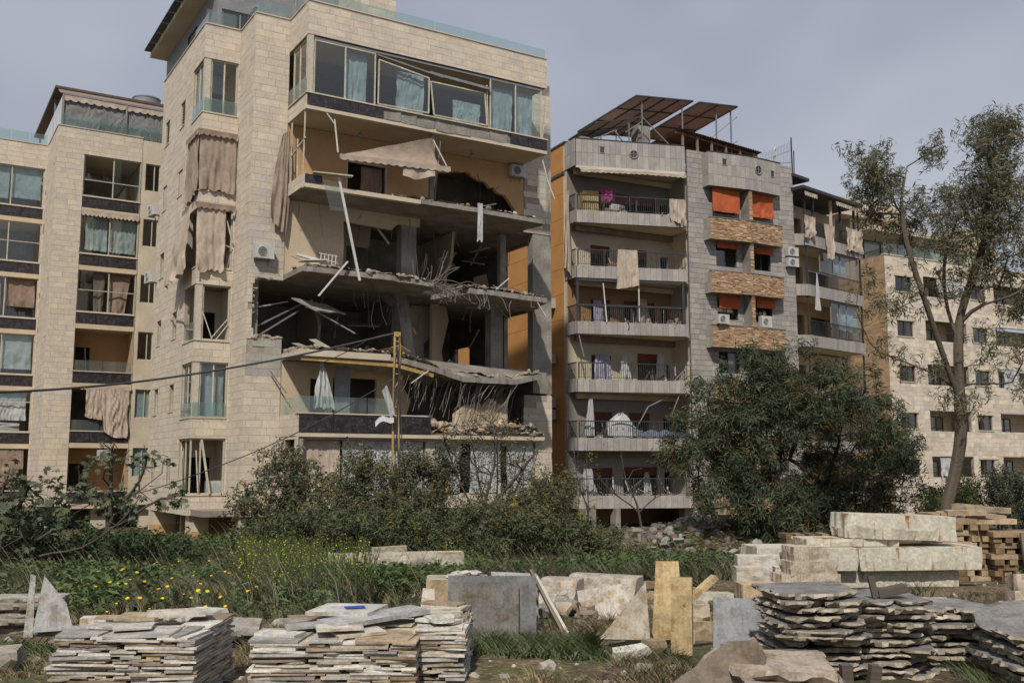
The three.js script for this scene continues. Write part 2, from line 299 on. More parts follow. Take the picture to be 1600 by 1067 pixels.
// a window: frame bars with panes. cols/rows are fractions of the width/height where mullions and transoms stand
function windowAt(b, f, s0, y0, s1, y1, o = {}) {
  const w = o.bar || 0.06, n = o.n ?? -0.12, mb = new MB(f), fm = o.mat || M.frame;
  mb.box(s0, y0, n - 0.03, s0 + w, y1, n + 0.03); mb.box(s1 - w, y0, n - 0.03, s1, y1, n + 0.03); mb.box(s0 + w, y0, n - 0.03, s1 - w, y0 + w, n + 0.03); mb.box(s0 + w, y1 - w, n - 0.03, s1 - w, y1, n + 0.03);
  const cols = [0, ...(o.cols || []), 1], rows = [0, ...(o.rows || []), 1];
  for (const c of o.cols || []) { const s = s0 + (s1 - s0) * c; mb.box(s - w * 0.5, y0 + w, n - 0.028, s + w * 0.5, y1 - w, n + 0.028); }
  for (const r of o.rows || []) { const y = y0 + (y1 - y0) * r; mb.box(s0 + w, y - w * 0.35, n - 0.026, s1 - w, y + w * 0.35, n + 0.033); }
  const win = mb.build(o.name || 'window', fm, b.g, o.label);
  for (let i = 0; i < cols.length - 1; i++) for (let j = 0; j < rows.length - 1; j++) {
    if (o.skip && o.skip.includes(i + j * (cols.length - 1))) continue;
    const p = new MB(f), e = w * 0.5, a = s0 + (s1 - s0) * cols[i] + e, c = s0 + (s1 - s0) * cols[i + 1] - e, d = y0 + (y1 - y0) * rows[j] + e, g = y0 + (y1 - y0) * rows[j + 1] - e, k = rr(-0.02, 0.02);
    if (o.broken && o.broken.includes(i + j * (cols.length - 1))) { // shards left along the edge
      const nn = 9; for (let q = 0; q < nn; q++) { const x0 = a + (c - a) * q / nn, x1 = a + (c - a) * (q + 1) / nn, hh = (g - d) * rr(0.05, 0.35); p.quad([x0, d, n], [x1, d, n], [x1 - rr(0, 0.05), d + hh * rr(0.3, 1), n], [x0, d + hh, n]); }
      p.quad([a, g, n], [a, d, n], [a + rr(0.04, 0.2), d + 0.3, n], [a + 0.05, g, n]);
    } else p.quad([a, d, n], [c, d, n + k], [c, g, n + k * 1.3], [a, g, n]);
    p.build('pane', M.glass, win);
  }
  return win;
}
// hanging cloth between s0..s1, from yTop down to yBot(u); folds, sway and a ragged hem
function drape(m, s0, s1, yTop, yBot, o = {}) {
  const mb = new MB(m), W = s1 - s0, nu = o.nu || Math.max(14, Math.round(W * 16)), nv = o.nv || 14, fo = o.folds || W * 4.5, A = o.amp ?? 0.07, ph = rnd() * 9, n0 = o.n ?? 0.06, yb = typeof yBot === 'function' ? yBot : () => yBot, yt = typeof yTop === 'function' ? yTop : () => yTop;
  const sq = o.squeeze || (() => 1), lean = o.lean || 0, sd = Math.floor(rnd() * 1000);
  mb.sheet(nu, nv, (u, v) => {
    const d = v, w = A * (0.35 + 0.65 * d), uu = u + (fbm(u * 6, v * 2, 2, sd) - 0.5) * 0.06 * d;
    const cx = 0.5 + (uu - 0.5) * sq(d), a = yt(u), hem = yb(u) + (fbm(u * 9, 3, 3, sd + 3) - 0.5) * (o.rag ?? 0.1);
    const nn = n0 + w * (0.25 + 1.5 * fbm(u * 7 + 1, d * 1.5, 2, sd + 11)) * Math.sin((uu + (fbm(u * 4.5, d * 1.2, 3, sd + 13) - 0.5) * 0.55) * fo * 6.283 + ph) + (fbm(u * 5 + 3, v * 4, 3, sd + 7) - 0.5) * (o.wob ?? 0.14) * d + (o.bulge || 0) * d * (1 - d * 0.4);
    return [s0 + W * cx + lean * d, a + (hem - a) * d, nn];
  }, [W, Math.abs(yt(0.5) - yb(0.5))]);
  return mb;
}
function curtainThing(b, f, name, label, mm, s0, s1, yTop, yBot, o = {}) {
  const m = b.g.matrix.compose(b.g.position, b.g.quaternion, b.g.scale).clone().multiply(f), mb = drape(new THREE.Matrix4(), s0, s1, yTop, yBot, o), x = (s0 + s1) / 2, yb = typeof yBot === 'function' ? yBot(0.5) : yBot;
  for (let k = 0; k < mb.p.length; k += 3) { mb.p[k] -= x; mb.p[k + 1] -= yb; }
  const ms = mb.build(name, mm, scene); m.multiply(new THREE.Matrix4().makeTranslation(x, yb, 0)).decompose(ms.position, ms.quaternion, ms.scale); tag(ms, label, o.cat || 'curtain', o.group); return ms;
}
function worldOf(b, f, s, y, n) { return new THREE.Vector3(s, y, n).applyMatrix4(f).applyMatrix4(b.g.matrix.compose(b.g.position, b.g.quaternion, b.g.scale)); }
// scalloped valance strip of an awning
function valance(mb, s0, s1, y, h, n, step = 0.22) { const k = Math.round((s1 - s0) / step); mb.sheet(k * 4, 2, (u, v) => { const q = Math.abs(Math.sin(u * k * Math.PI)); return [s0 + (s1 - s0) * u, y - v * (h * 0.7 + h * 0.3 * q), n + v * 0.02 + Math.sin(u * 9) * 0.01]; }, [s1 - s0, h]); }
// air conditioner outdoor unit, a thing that hangs on a wall
const acPlate = new THREE.CircleGeometry(0.19, 20), acRing = new THREE.TorusGeometry(0.195, 0.012, 4, 22);
function acUnit(b, f, s, y, label, o = {}) {
  const p = worldOf(b, f, s, y, 0.08), t = thing('air_conditioner', label, 'air conditioner', [p.x, p.y, p.z], b.g.rotation.y + Math.atan2(f.elements[8], f.elements[10]) + (o.turn || 0), 'outdoor air conditioner units'), W = o.w || 0.8, Hh = o.h || 0.56;
  new MB().box(-W / 2, 0, 0, W / 2, Hh, 0.3).build('casing', M.ac, t);
  new MB().add(acPlate, trs([-W * 0.12, Hh / 2, 0.303])).build('fan_opening', M.acDark, t);
  const gr = new MB(); for (const r of [1, 0.72, 0.45, 0.18]) gr.add(acRing, trs([-W * 0.12, Hh / 2, 0.312], [0, 0, 0], [r, r, 1])); for (let k = 0; k < 6; k++) gr.bar([-W * 0.12, Hh / 2, 0.312], [-W * 0.12 + 0.19 * Math.cos(k * 1.047), Hh / 2 + 0.19 * Math.sin(k * 1.047), 0.312], 0.008); gr.build('fan_grille', M.ac, t);
  for (const x of [-W * 0.32, W * 0.32]) { new MB().bar([x, -0.02, -0.08], [x, -0.02, 0.3], 0.035).bar([x, -0.03, -0.08], [x, -0.26, -0.07], 0.03).build('bracket', M.steel, t); }
  return t;
}
// lumpy stone chunk, flat faced
function rockGeo(sd, det = 1) {
  const g = new THREE.IcosahedronGeometry(0.5, det), P = g.attributes.position;
  for (let k = 0; k < P.count; k++) { _v.fromBufferAttribute(P, k); const q = 0.72 + 0.6 * fbm(_v.x * 2.3 + sd, _v.y * 2.3 + _v.z * 3.1 + sd, 2, sd), cut = Math.max(Math.abs(_v.x), Math.abs(_v.y * 1.2), Math.abs(_v.z)); _v.multiplyScalar(q * (0.6 + 0.25 / Math.max(0.3, cut))); P.setXYZ(k, _v.x, _v.y, _v.z); }
  g.computeVertexNormals(); return g;
}
const ROCKS = [3, 8, 14, 22, 37].map((s) => rockGeo(s, 1)), PEBBLES = [5, 11, 29].map((s) => rockGeo(s, 0));
// scatter of rubble merged into one mesh
function rubble(mb, n, place, size, tones) {
  for (let k = 0; k < n; k++) {
    const p = place(), s = size(), t = pick(tones), q = rr(0.8, 1.15); mb.tint([t[0] * q, t[1] * q, t[2] * q]);
    if (rnd() < 0.45) { const c = mb.m; mb.m = c.clone().multiply(trs(p, [rr(-0.5, 0.5), rr(0, 6), rr(-0.5, 0.5)])); mb.box(-s * 0.7, -s * 0.12, -s * 0.5, s * 0.7, s * 0.12, s * 0.5, [rnd() * 5, rnd() * 5]); mb.m = c; }
    else mb.add(pick(s > 0.12 ? ROCKS : PEBBLES), trs(p, [rr(0, 6), rr(0, 6), rr(0, 6)], [s * rr(0.7, 1.4), s * rr(0.5, 1), s * rr(0.7, 1.3)]));
  }
  mb.tint([1, 1, 1]); return mb;
}
const DUST = [[0.42, 0.37, 0.31], [0.36, 0.33, 0.29], [0.50, 0.42, 0.34], [0.30, 0.27, 0.24], [0.46, 0.33, 0.23]];
const rubbleMat = mat({ c: [1, 1, 1], map: 'conc', r: 1 });
// resampled outline with jitter for broken edges; edges listed in keep stay straight
function raggedOutline(poly, step, jit, keep = [], sd = 1) {
  const out = [];
  poly.forEach((a, k) => {
    const b = poly[(k + 1) % poly.length], L = Math.hypot(b[0] - a[0], b[1] - a[1]), n = keep.includes(k) ? 1 : Math.max(1, Math.round(L / step)), nx = -(b[1] - a[1]) / L, nz = (b[0] - a[0]) / L;
    for (let j = 0; j < n; j++) { const t = j / n, q = j === 0 ? 0 : (fbm(t * L / step * 0.6 + k * 7, sd * 3.1, 3, sd) - 0.5) * 2 * jit + rr(-0.3, 0.3) * jit; out.push([a[0] + (b[0] - a[0]) * t + nx * q, a[1] + (b[1] - a[1]) * t + nz * q]); }
  });
  return out;
}

// ---------------------------------------------------------------- the bombed apartment building
function shapeWall(mb, f, pts, n0, n1, holes = []) { // upright slab with the outline pts [[s, y], ...]
  const sh = new THREE.Shape(pts.map((p) => new THREE.Vector2(...p))); for (const h of holes) sh.holes.push(new THREE.Path(h.map((p) => new THREE.Vector2(...p))));
  const g = new THREE.ExtrudeGeometry(sh, { depth: n1 - n0, bevelEnabled: false, steps: 1 }); mb.at(f).add(g, trs([0, 0, n0])); return mb;
}
function ragLine(a, b, n, j) { const o = []; for (let k = 1; k < n; k++) { const t = k / n; o.push([a[0] + (b[0] - a[0]) * t + rr(-j, j), a[1] + (b[1] - a[1]) * t + rr(-j, j)]); } return o; }
function bentRods(mb, n, start, end, r, sag = 0.3) { for (let k = 0; k < n; k++) { const a = start(k), b = end(k, a), m1 = [a[0] + (b[0] - a[0]) * 0.35 + rr(-sag, sag) * 0.5, a[1] + (b[1] - a[1]) * 0.2 + rr(-sag, sag), a[2] + (b[2] - a[2]) * 0.4 + rr(-sag, sag) * 0.5], m2 = [a[0] + (b[0] - a[0]) * 0.7 + rr(-sag, sag) * 0.5, a[1] + (b[1] - a[1]) * 0.65 + rr(-sag, sag), a[2] + (b[2] - a[2]) * 0.75 + rr(-sag, sag) * 0.5]; const c = new THREE.CatmullRomCurve3([a, m1, m2, b].map((p) => new THREE.Vector3(...p))); mb.tube(c.getPoints(8), r * rr(0.8, 1.2), 4); } return mb; }
{
  seed(11);
  const b = new Building('damaged_apartment_building', 'tall beige stone apartment block with blown-out, collapsed middle floors', [-8.35, 0, -39.3], 58.6), G = b.g;
  const fA = FRONT(-3.05, -4.4), fS = LEFTSIDE(-3.05, -12.3), fAB = LEFTSIDE(-1.5, -4.4), fB = FRONT(-1.5, -2.25), fBL = LEFTSIDE(0, -2.25), fM = FRONT(0, 0), fR = FRONT(11.7, -2.25);
  const ST = [[16.85, 19.25], [13.4, 15.88], [10.1, 12.66], [7.0, 9.35], [3.77, 6.07], [0.6, 2.9]];
  const TOP = 20.78, BOT = -0.25;
  // wing A, its side, the return, wing B
  const corner = ST.map(([a, c]) => [-1, a, 1.47, c]), cornerS = ST.map(([a, c]) => [6.0, a, 9, c]);
  const small = []; for (const y of [18.4, 15.15, 11.85, 8.6, 5.35, 2.1]) for (const s of [0.75, 3.85]) small.push([s, y - 1.2, s + 0.85, y]);
  b.wall(fA, [0, BOT, 1.55, TOP], corner);
  b.wall(fS, [0, BOT, 7.9, TOP], [...cornerS, ...small], { rank: 0.55 });
  b.wall(fAB, [0, BOT, 2.15, TOP], [], { rank: 0.5 });
  const dusty = (q) => { const t = beigeTone(); const y = (q[1] + q[3]) / 2, s = (q[0] + q[2]) / 2, d = (y > 5.3 && y < 7 && s > 0.15) ? 0.85 : (y > 9.4 && y < 13.2) ? 0.3 : 0; return t.map((v, k) => v * (1 - d) + d * [0.38, 0.372, 0.36][k] * rr(0.9, 1.1)); };
  const holeB = [[0.3, 6.95, 0.75, 9.45], [0.6, 6.95, 2, 9.42], [0.22, 7.35, 0.5, 9.2]];
  b.wall(fB, [0, BOT, 1.5, TOP], holeB, { tone: dusty, rank: 1.2, skip: (c) => { const y = (c[1] + c[3]) / 2; return y > 4.5 && y < 13 && rnd() < (y > 6 && y < 10.2 ? 0.2 : 0.06); } });
  // main block: parapet, balcony ends
  b.wall(fM, [0, 19.35, 11.7, TOP], [], { rank: 1.2 });
  b.wall(fBL, [0, 19.35, 2.25, TOP], [], {});
  b.clad(fBL, [0, 16.2, 2.25, 16.82], [], {}); b.clad(fBL, [0, 12.95, 2.25, 13.5], [], {}); b.clad(fBL, [0, 2.93, 2.25, 3.8], [], {}); b.clad(fBL, [0, 6.08, 2.25, 6.36], [], {});
  b.wall(fBL, [0, BOT, 2.25, 2.9], [[0.7, 0.4, 1.9, 2.8]], {});
  // right edge: cladding above the blast and below it
  b.wall(fR, [0.12, 12.95, 1.7, 20.0], [], { tone: dusty, skip: (c) => c[1] < 15.5 && rnd() < 0.14 });
  b.wall(fR, [0.1, BOT, 1.7, 5.1], [], { skip: (c) => c[3] > 4.55 + (c[0] - 0.1) * 0.45 });
  // shell: back wall, right wall with blown openings, columns
  const sh = b.mb('shell', M.room); sh.at(new THREE.Matrix4());
  sh.box(-3.0, BOT, -12.5, 13.35, TOP - 0.1, -12.28);
  for (const q of rectMinus([-12.28, BOT, -2.3, TOP - 0.2], [[-6.3, 6.4, -3.0, 9.4], [-6.3, 9.75, -3.0, 12.85], [-11.7, 6.6, -10.0, 8.3]])) sh.box(13.15, q[1], q[0], 13.38, q[3], q[2]);
  for (const y of [2.95, 6.1, 9.46, 12.9, 16.17, 19.4]) { // slabs of the rooms and wings
    sh.prism([[-2.97, -12.27], [13.14, -12.27], [13.14, -2.56], [0.06, -2.56], [-1.44, -2.56], [-1.44, -4.66], [-2.97, -4.66]], y + 0.02, y + 0.24);
  }
  sh.box(-2.9, -0.24, -12.2, 13.1, 0.0, -2.6); sh.box(0.1, -0.24, -2.6, 11.6, 0, -0.35);
  // rooms: plaster partitions
  const pw = b.mb('partition', M.cream).at(new THREE.Matrix4());
  for (const [y0, y1] of [[0, 2.95], [3.2, 6.1], [6.36, 9.46], [9.72, 12.9], [13.15, 16.17], [16.42, 19.4]]) {
    for (const q of rectMinus([-2.8, y0, -0.4, y1], [[-2.55, y0, -1.6, y0 + 2.15]])) pw.box(q[0], q[1], -6.75, q[2], q[3], -6.6);
    pw.box(-1.35, y0, -6.6, -1.2, y1, -4.7);
  }
  const rp = b.mb('partition', M.room).at(new THREE.Matrix4());
  rp.box(-1.2, 0, -7.5, 13.1, 6.1, -7.3); rp.box(0, 6.36, -9.2, 6.4, 9.46, -9.0); rp.box(0.5, 9.72, -7.5, 10.2, 12.9, -7.3); rp.box(-1.2, 13.15, -6.2, 13.1, 19.4, -6.0); rp.box(6.3, 6.36, -9.0, 6.45, 9.46, -5.2);
  // sills and copings
  const trim = (nm, f, ...q) => new MB(f).box(...q).build(nm, M.cream, G);
  const coping = (f, s0, s1, y = TOP) => trim('coping', f, s0, y, -0.3, s1, y + 0.05, 0.04);
  coping(fA, -0.02, 1.5); coping(fS, 0, 7.6); coping(fAB, 0.06, 1.85); coping(fB, -0.02, 1.46); coping(fBL, 0.06, 1.9); coping(fM, -0.02, 11.72);
  for (const [a, c] of ST) { trim('sill', fA, -0.03, a - 0.05, -0.28, 1.47, a + 0.005, 0.035); trim('sill', fS, 5.97, a - 0.05, -0.28, 7.62, a + 0.004, 0.033); }
  small.forEach((q) => { trim('sill', fS, q[0] - 0.05, q[1] - 0.04, -0.2, q[2] + 0.05, q[1] + 0.003, 0.03); });
  trim('sill', fM, -0.04, 16.83, -0.3, 11.74, 16.88, 0.05); trim('sill', fBL, 0.05, 16.83, -0.3, 1.95, 16.879, 0.05);
  trim('sill', fM, 0, 16.17, -0.28, 11.7, 16.33, 0.0); trim('sill', fM, 0, 12.9, -0.26, 5.2, 13.08, 0.0);
  trim('sill', fM, -0.04, 3.8, -0.3, 5.6, 3.85, 0.05); trim('sill', fM, 0, 2.9, -0.28, 11.5, 3.06, 0.0); trim('sill', fM, 0, 6.08, -0.28, 3.9, 6.34, 0.01);
  // soffits and balcony slabs (floor five stays whole)
  for (const q of [[0.05, 16.19, -2.56, 11.66, 16.4, -0.285], [0.05, 19.37, -2.56, 11.66, 19.6, -0.26], [0.05, 2.92, -2.56, 11.6, 3.15, -0.29]]) new MB().box(...q).build('balcony_slab', M.plaster, G);
  // floor four: slab with a torn outer edge on its right half
  let sl = new MB(); sl.prism(raggedOutline([[0.04, -2.56], [11.3, -2.56], [11.62, -0.1], [11.4, 0], [5.2, 0], [5.2, -0.27], [0.04, -0.27]], 0.22, 0.07, [0, 4, 5, 6], 4), 12.92, 13.12, { top: (x) => 13.12 - Math.max(0, x - 7) * 0.02, bottom: (x) => 12.92 - Math.max(0, x - 7) * 0.02 }); sl.build('broken_slab', M.conc, G);
  // floor three: two pieces with a gap of torn bars between them
  sl = new MB(); sl.prism(raggedOutline([[0.02, -2.56], [6.5, -2.56], [6.0, -1.2], [5.9, -0.1], [0.02, 0]], 0.2, 0.12, [0, 4], 6), 9.46, 9.68, { top: (x) => 9.68 - Math.max(0, x - 4) * 0.05, bottom: (x) => 9.46 - Math.max(0, x - 4) * 0.05 }); sl.build('broken_slab', M.conc, G);
  sl = new MB(); sl.prism(raggedOutline([[7.0, -2.56], [12.4, -2.56], [11.7, -0.05], [7.7, -0.1]], 0.2, 0.14, [0], 7), 9.3, 9.52, { top: (x) => 9.5 - Math.max(0, x - 9) * 0.04, bottom: (x) => 9.27 - Math.max(0, x - 9) * 0.04 }); sl.build('broken_slab', M.conc, G);
  // floor two: sagging slab
  const sag = (x) => x < 4 ? 0 : x < 7.3 ? -0.75 * Math.pow((x - 4) / 3.3, 1.2) : x < 10 ? -0.75 : -0.75 + (x - 10) * 0.24;
  sl = new MB(); sl.prism(raggedOutline([[0.02, -2.56], [2, -2.56], [4, -2.56], [5.7, -2.56], [7.3, -2.56], [10, -2.56], [12.6, -2.56], [11.6, 0], [10, 0], [7.3, 0], [5.7, 0], [4, -0.27], [0.02, -0.27]], 0.2, 0.1, [0, 1, 2, 3, 4, 5, 11, 12], 8), 6.1, 6.32, { top: (x) => 6.33 + sag(x), bottom: (x) => 6.1 + sag(x) }); sl.build('broken_slab', M.conc, G);
  new MB().bar([0.1, 5.98, -0.12], [4.2, 5.9, -0.12], 0.1, 0.14).bar([4.2, 5.9, -0.12], [5.9, 5.55, -0.05], 0.1, 0.14).build('timber_beam', M.yellowPaint, G);
  // granite panels
  const gp = (s0, y0, s1, y1, n = 0.02) => new MB(fM).box(s0, y0, -0.05, s1, y1, n, [rnd() * 9, rnd() * 9]).build('granite_panel', M.granite, G);
  for (let k = 0; k < 3; k++) gp(0.03 + k * 1.12, 16.345, 0.03 + k * 1.12 + 1.105, 16.815);
  gp(9.72, 16.345, 10.66, 16.815); gp(10.68, 16.345, 11.68, 16.815);
  new MB(fM).box(0.0, 16.335, -0.28, 11.69, 16.825, -0.06).build('spandrel', M.concDark, G);
  for (const [s0, s1, dy] of [[3.42, 4.2, 0], [4.22, 4.95, -0.02], [4.98, 5.78, -0.03], [5.9, 6.8, -0.06], [6.82, 7.6, -0.05], [7.62, 8.6, -0.03], [8.62, 9.55, -0.02]]) { const m = new MB(); shapeWall(m, fM, [[s0, 16.35 + dy], [s0 + (s1 - s0) * 0.5, 16.33 + dy + rr(-0.04, 0.03)], [s1, 16.36 + dy], [s1, 16.66 + dy + rr(0, 0.12)], [s0 + (s1 - s0) * 0.6, 16.7 + dy], [s0, 16.72 + dy + rr(-0.08, 0.05)]], -0.058, rr(0, 0.035)); m.build('mortar_patch', M.conc, G); }
  for (let k = 0; k < 4; k++) gp(0.03 + k * 1.44, 3.075, 0.03 + k * 1.44 + 1.425, 3.785);
  new MB(fM).box(0.0, 3.065, -0.28, 5.75, 3.79, -0.055).build('spandrel', M.concDark, G);
  new MB(fM).box(0.02, 13.09, -0.05, 0.75, 13.44, 0.02).build('granite_panel', M.granite, G);
  // ---- floor five glazing, some of it knocked out of its track
  const gl = (s0, y0, s1, y1, o = {}) => windowAt(b, fM, s0, y0, s1, y1, { n: -0.1, bar: 0.055, ...o });
  gl(0.3, 16.88, 3.05, 19.2, { cols: [0.5] }); gl(8.66, 16.88, 11.45, 19.25, { cols: [0.49] });
  const leanPane = (p, label) => { const m = new MB(fM), q = p.map((v) => [v[0], v[1], v[2] ?? -0.06]); for (let k = 0; k < 4; k++) m.bar(q[k], q[(k + 1) % 4], 0.05, 0.06); const w = m.build('window', M.frame, G, label); new MB(fM).quad(q[0], q[1], q[2], q[3]).build('pane', M.glass, w); };
  leanPane([[3.14, 16.95, 0], [5.5, 16.98, 0.05], [5.56, 18.6, -0.05], [3.2, 18.95, -0.1]], 'window sash slipped out of its track'); leanPane([[5.78, 16.95, 0.02], [8.45, 16.97, 0.02], [8.4, 18.5, -0.1], [5.68, 18.5, -0.12]], 'window sash dropped below its track');
  new MB(fM).bar([0.3, 19.26, -0.12], [11.5, 19.26, -0.12], 0.12, 0.1).bar([3.1, 19.15, -0.1], [6.2, 18.75, 0], 0.1, 0.06).bar([5.6, 18.85, -0.05], [8.6, 18.7, 0.0], 0.14, 0.12).build('blind_track', M.frameGrey, G);
  new MB(fM).box(0.02, 16.88, -0.22, 0.26, 19.34, -0.02).build('window_post', M.frame, G); new MB(fM).bar([11.5, 16.9, -0.1], [11.66, 18.9, -0.05], 0.05).build('window_post', M.frame, G); new MB(fM).bar([8.55, 16.9, -0.05], [8.5, 18.9, -0.1], 0.05).build('window_post', M.frame, G);
  windowAt(b, fBL, 0.3, 16.9, 2.0, 19.3, { cols: [0.45], n: -0.12 });
  for (const [s0, s1, y0, y1] of [[1.78, 2.75, 16.95, 19.1], [4.15, 5.45, 17, 18.75], [6.9, 8.3, 16.98, 18.0], [8.8, 10.0, 16.98, 19], [10.15, 11.1, 16.98, 19.0]]) drape(fM, s0, s1, y1, y0, { n: -0.35, amp: 0.05, folds: (s1 - s0) * 6, rag: 0.03 }).build('curtain', M.sheer, G);
  // glass rails: floor five (inside the sill), roof terrace, floor one
  const rail = (f, list, y0, y1, n) => list.forEach(([s0, s1]) => new MB(f).box(s0, y0, n - 0.008, s1, y1, n + 0.008).build('glass_panel', M.glassGreen, G));
  rail(fBL, [[0.15, 1.0], [1.05, 2.2]], 16.88, 17.55, 0.02);
  rail(fM, Array.from({ length: 8 }, (_, k) => [0.05 + k * 1.46, 1.48 + k * 1.46]), 20.83, 21.32, -0.16); rail(fB, [[0.1, 1.4]], 20.83, 21.45, -0.16); rail(fA, [[0.05, 1.35]], 20.83, 21.5, -0.16); rail(fS, [[5.4, 6.5], [6.55, 7.7]], 20.83, 21.4, -0.16); rail(fBL, [[0.1, 2.0]], 20.83, 21.4, -0.16); rail(fAB, [[0.15, 2.0]], 20.83, 21.4, -0.16);
  rail(fM, [[0.04, 1.42], [1.5, 2.88], [2.93, 3.9]], 3.85, 4.5, -0.03); rail(fBL, [[0.2, 1.1], [1.15, 2.2]], 3.82, 4.5, -0.02);
  // ---- floor four: orange back wall with a door and a blast hole
  let m = new MB();
  shapeWall(m, FRONT(0, -2.3), [[-0.05, 13.16], [2.7, 13.16], [2.7, 15.05], [4.63, 15.05], [4.63, 13.16], [6.9, 13.16], [6.95, 14], [7.15, 15.2], ...ragLine([7.15, 15.2], [8.66, 15.46], 5, 0.06), [8.66, 15.46], ...ragLine([8.66, 15.46], [9.83, 15.02], 6, 0.08), [9.83, 15.02], ...ragLine([9.83, 15.02], [10.93, 14.5], 6, 0.09), [10.93, 14.5], [11.3, 14.05], [11.55, 13.7], [11.6, 13.2], [11.85, 13.16], [11.85, 16.17], [-0.05, 16.17]], -0.22, 0); m.build('back_wall', M.orange, G);
  new MB(FRONT(0, -2.3)).box(2.7, 13.16, -0.1, 2.76, 15.05, 0.02).box(4.57, 13.16, -0.1, 4.63, 15.05, 0.02).box(2.76, 14.99, -0.1, 4.57, 15.05, 0.02).build('door_frame', M.frame, G);
  drape(FRONT(0, -2.3), 3.5, 4.5, 14.95, 13.2, { n: -0.25, amp: 0.05 }).build('curtain', M.clothBrown, G);
  new MB().bar([5.86, 13.1, -0.35], [5.88, 16.2, -0.3], 0.18, 0.2).bar([5.98, 13.15, -0.25], [6.2, 15.9, -0.15], 0.03).build('torn_divider', M.conc, G);
  new MB(fBL).bar([0.4, 13.5, -0.05], [0.4, 16.1, -0.05], 0.05).bar([1.2, 13.5, -0.05], [1.15, 15.2, -0.05], 0.05).bar([0.3, 14.6, -0.05], [2.1, 15.0, -0.05], 0.05).bar([1.9, 13.5, -0.05], [2.0, 16.15, -0.05], 0.05).build('shutter_frame', M.frame, G);
  for (const [x, z] of [[2.9, -1.3], [8.4, -1.3]]) { const lm = new MB(); lm.tube([[x, 16.18, z], [x, 16.0, z]], 0.012, 5); lm.add(new THREE.SphereGeometry(0.11, 10, 8), trs([x, 15.9, z], [0, 0, 0], [1, 1.1, 1])); lm.build('ceiling_lamp', M.steel, G); }
  // ---- floor three and two: remains of walls and columns
  m = new MB(); shapeWall(m, FRONT(0, -2.3), [[-0.05, 9.7], [2.6, 9.7], [2.66, 11.2], [2.62, 12.3], [4.9, 12.2], [5.2, 12.5], [6.3, 12.5], [6.3, 12.9], [-0.05, 12.9]], -0.2, 0); m.build('back_wall', M.plaster, G);
  for (const q of [[5.42, 9.6, -2.9, 6.15, 12.9, -2.35], [12.35, 5.2, -2.75, 13.42, 13.0, -2.28], [10.3, 6.35, -3.3, 10.95, 9.3, -2.75], [10.9, 9.5, -3.2, 11.2, 12.9, -2.9], [-1.25, 6.4, -3.0, -0.95, 9.4, -2.55]]) new MB().box(...q).build('column', M.conc, G);
  new MB().bar([5.45, 9.4, -2.7], [5.9, 6.3, -2.5], 0.5, 0.6).build('column', M.conc, G, 'column knocked aslant');
  // floor one: back wall, dark door, glazing, fallen slabs
  m = new MB(); shapeWall(m, FRONT(0, -2.3), [[-0.05, 3.16], [1.3, 3.16], [1.3, 5.4], [2.0, 5.4], [2.0, 3.16], [2.3, 3.16], [2.3, 5.5], [4.3, 5.5], [4.3, 3.16], [5.9, 3.16], [5.7, 3.9], [5.95, 4.6], [5.6, 5.2], [5.7, 5.75], [4.5, 6.05], [-0.05, 6.08]], -0.2, 0); m.build('back_wall', M.plaster, G);
  new MB(FRONT(0, -1.2)).box(1.95, 3.86, -0.03, 2.62, 5.85, 0.03).build('glass_door', M.frameGrey, G);
  m = new MB(); m.prism(raggedOutline([[7.4, -1.1], [10.1, -1.2], [10.1, -0.9], [7.6, -0.75]], 0.2, 0.09, [], 3), 3.1, 4.75, { top: (x) => 4.1 + (x - 7.2) * 0.24 + 0.2 * Math.sin(x * 5) }); m.build('fallen_slab', M.plaster, G); m = new MB(); m.prism(raggedOutline([[5.9, -1.9], [6.6, -1.8], [6.5, -1.2], [5.9, -1.3]], 0.25, 0.1, [], 5), 3.2, 3.95); m.build('fallen_slab', M.conc, G);
  // rubble heaps on the broken floors
  const rb = new MB(), bed = new MB(), fine = () => Math.pow(rnd(), 2.2) * 0.2 + 0.035;
  const lay = (x0, x1, z0, z1, y, h) => { const sd = ri(900), nx = Math.round((x1 - x0) * 7), nz = Math.max(4, Math.round((z1 - z0) * 6)); bed.tint([0.40, 0.36, 0.31]); bed.sheet(nx, nz, (u, v) => { const x = x0 + (x1 - x0) * u, z = z1 + (z0 - z1) * v, e = Math.min(1, u * 12, (1 - u) * 12), q = fbm(x * 2.2 + sd, z * 2.2, 4, sd), r = fbm(x * 9, z * 9, 2, sd + 4); return [x, y(x) + e * h * Math.max(0, q * 1.5 - 0.3) + (r - 0.5) * 0.07 * e, z]; }, [x1 - x0, z1 - z0]); };
  lay(4.0, 11.4, -1.8, -0.06, (x) => 13.12 - Math.max(0, x - 7) * 0.02, 0.16); lay(0.1, 5.8, -1.5, -0.04, (x) => 9.68 - Math.max(0, x - 4) * 0.05, 0.16); lay(7.5, 11.5, -2.2, -0.12, (x) => 9.5 - Math.max(0, x - 9) * 0.04, 0.22); lay(0.05, 11.4, -2.5, -0.06, (x) => 6.33 + sag(x), 0.26); lay(5.75, 11.5, -2.3, -0.02, () => 3.1, 0.5);
  bed.build('dust_bed', rubbleMat, G);
  rubble(rb, 260, () => [rr(3.8, 11.4), 13.16, rr(-1.6, -0.05)], fine, DUST);
  rubble(rb, 300, () => { const x = rr(0.1, 5.8); return [x, 9.74 - Math.max(0, x - 4) * 0.05, rr(-1.3, -0.04)]; }, fine, DUST);
  rubble(rb, 320, () => { const x = rr(7.4, 11.6); return [x, 9.58 - Math.max(0, x - 9) * 0.04, rr(-1.8, -0.1)]; }, fine, DUST);
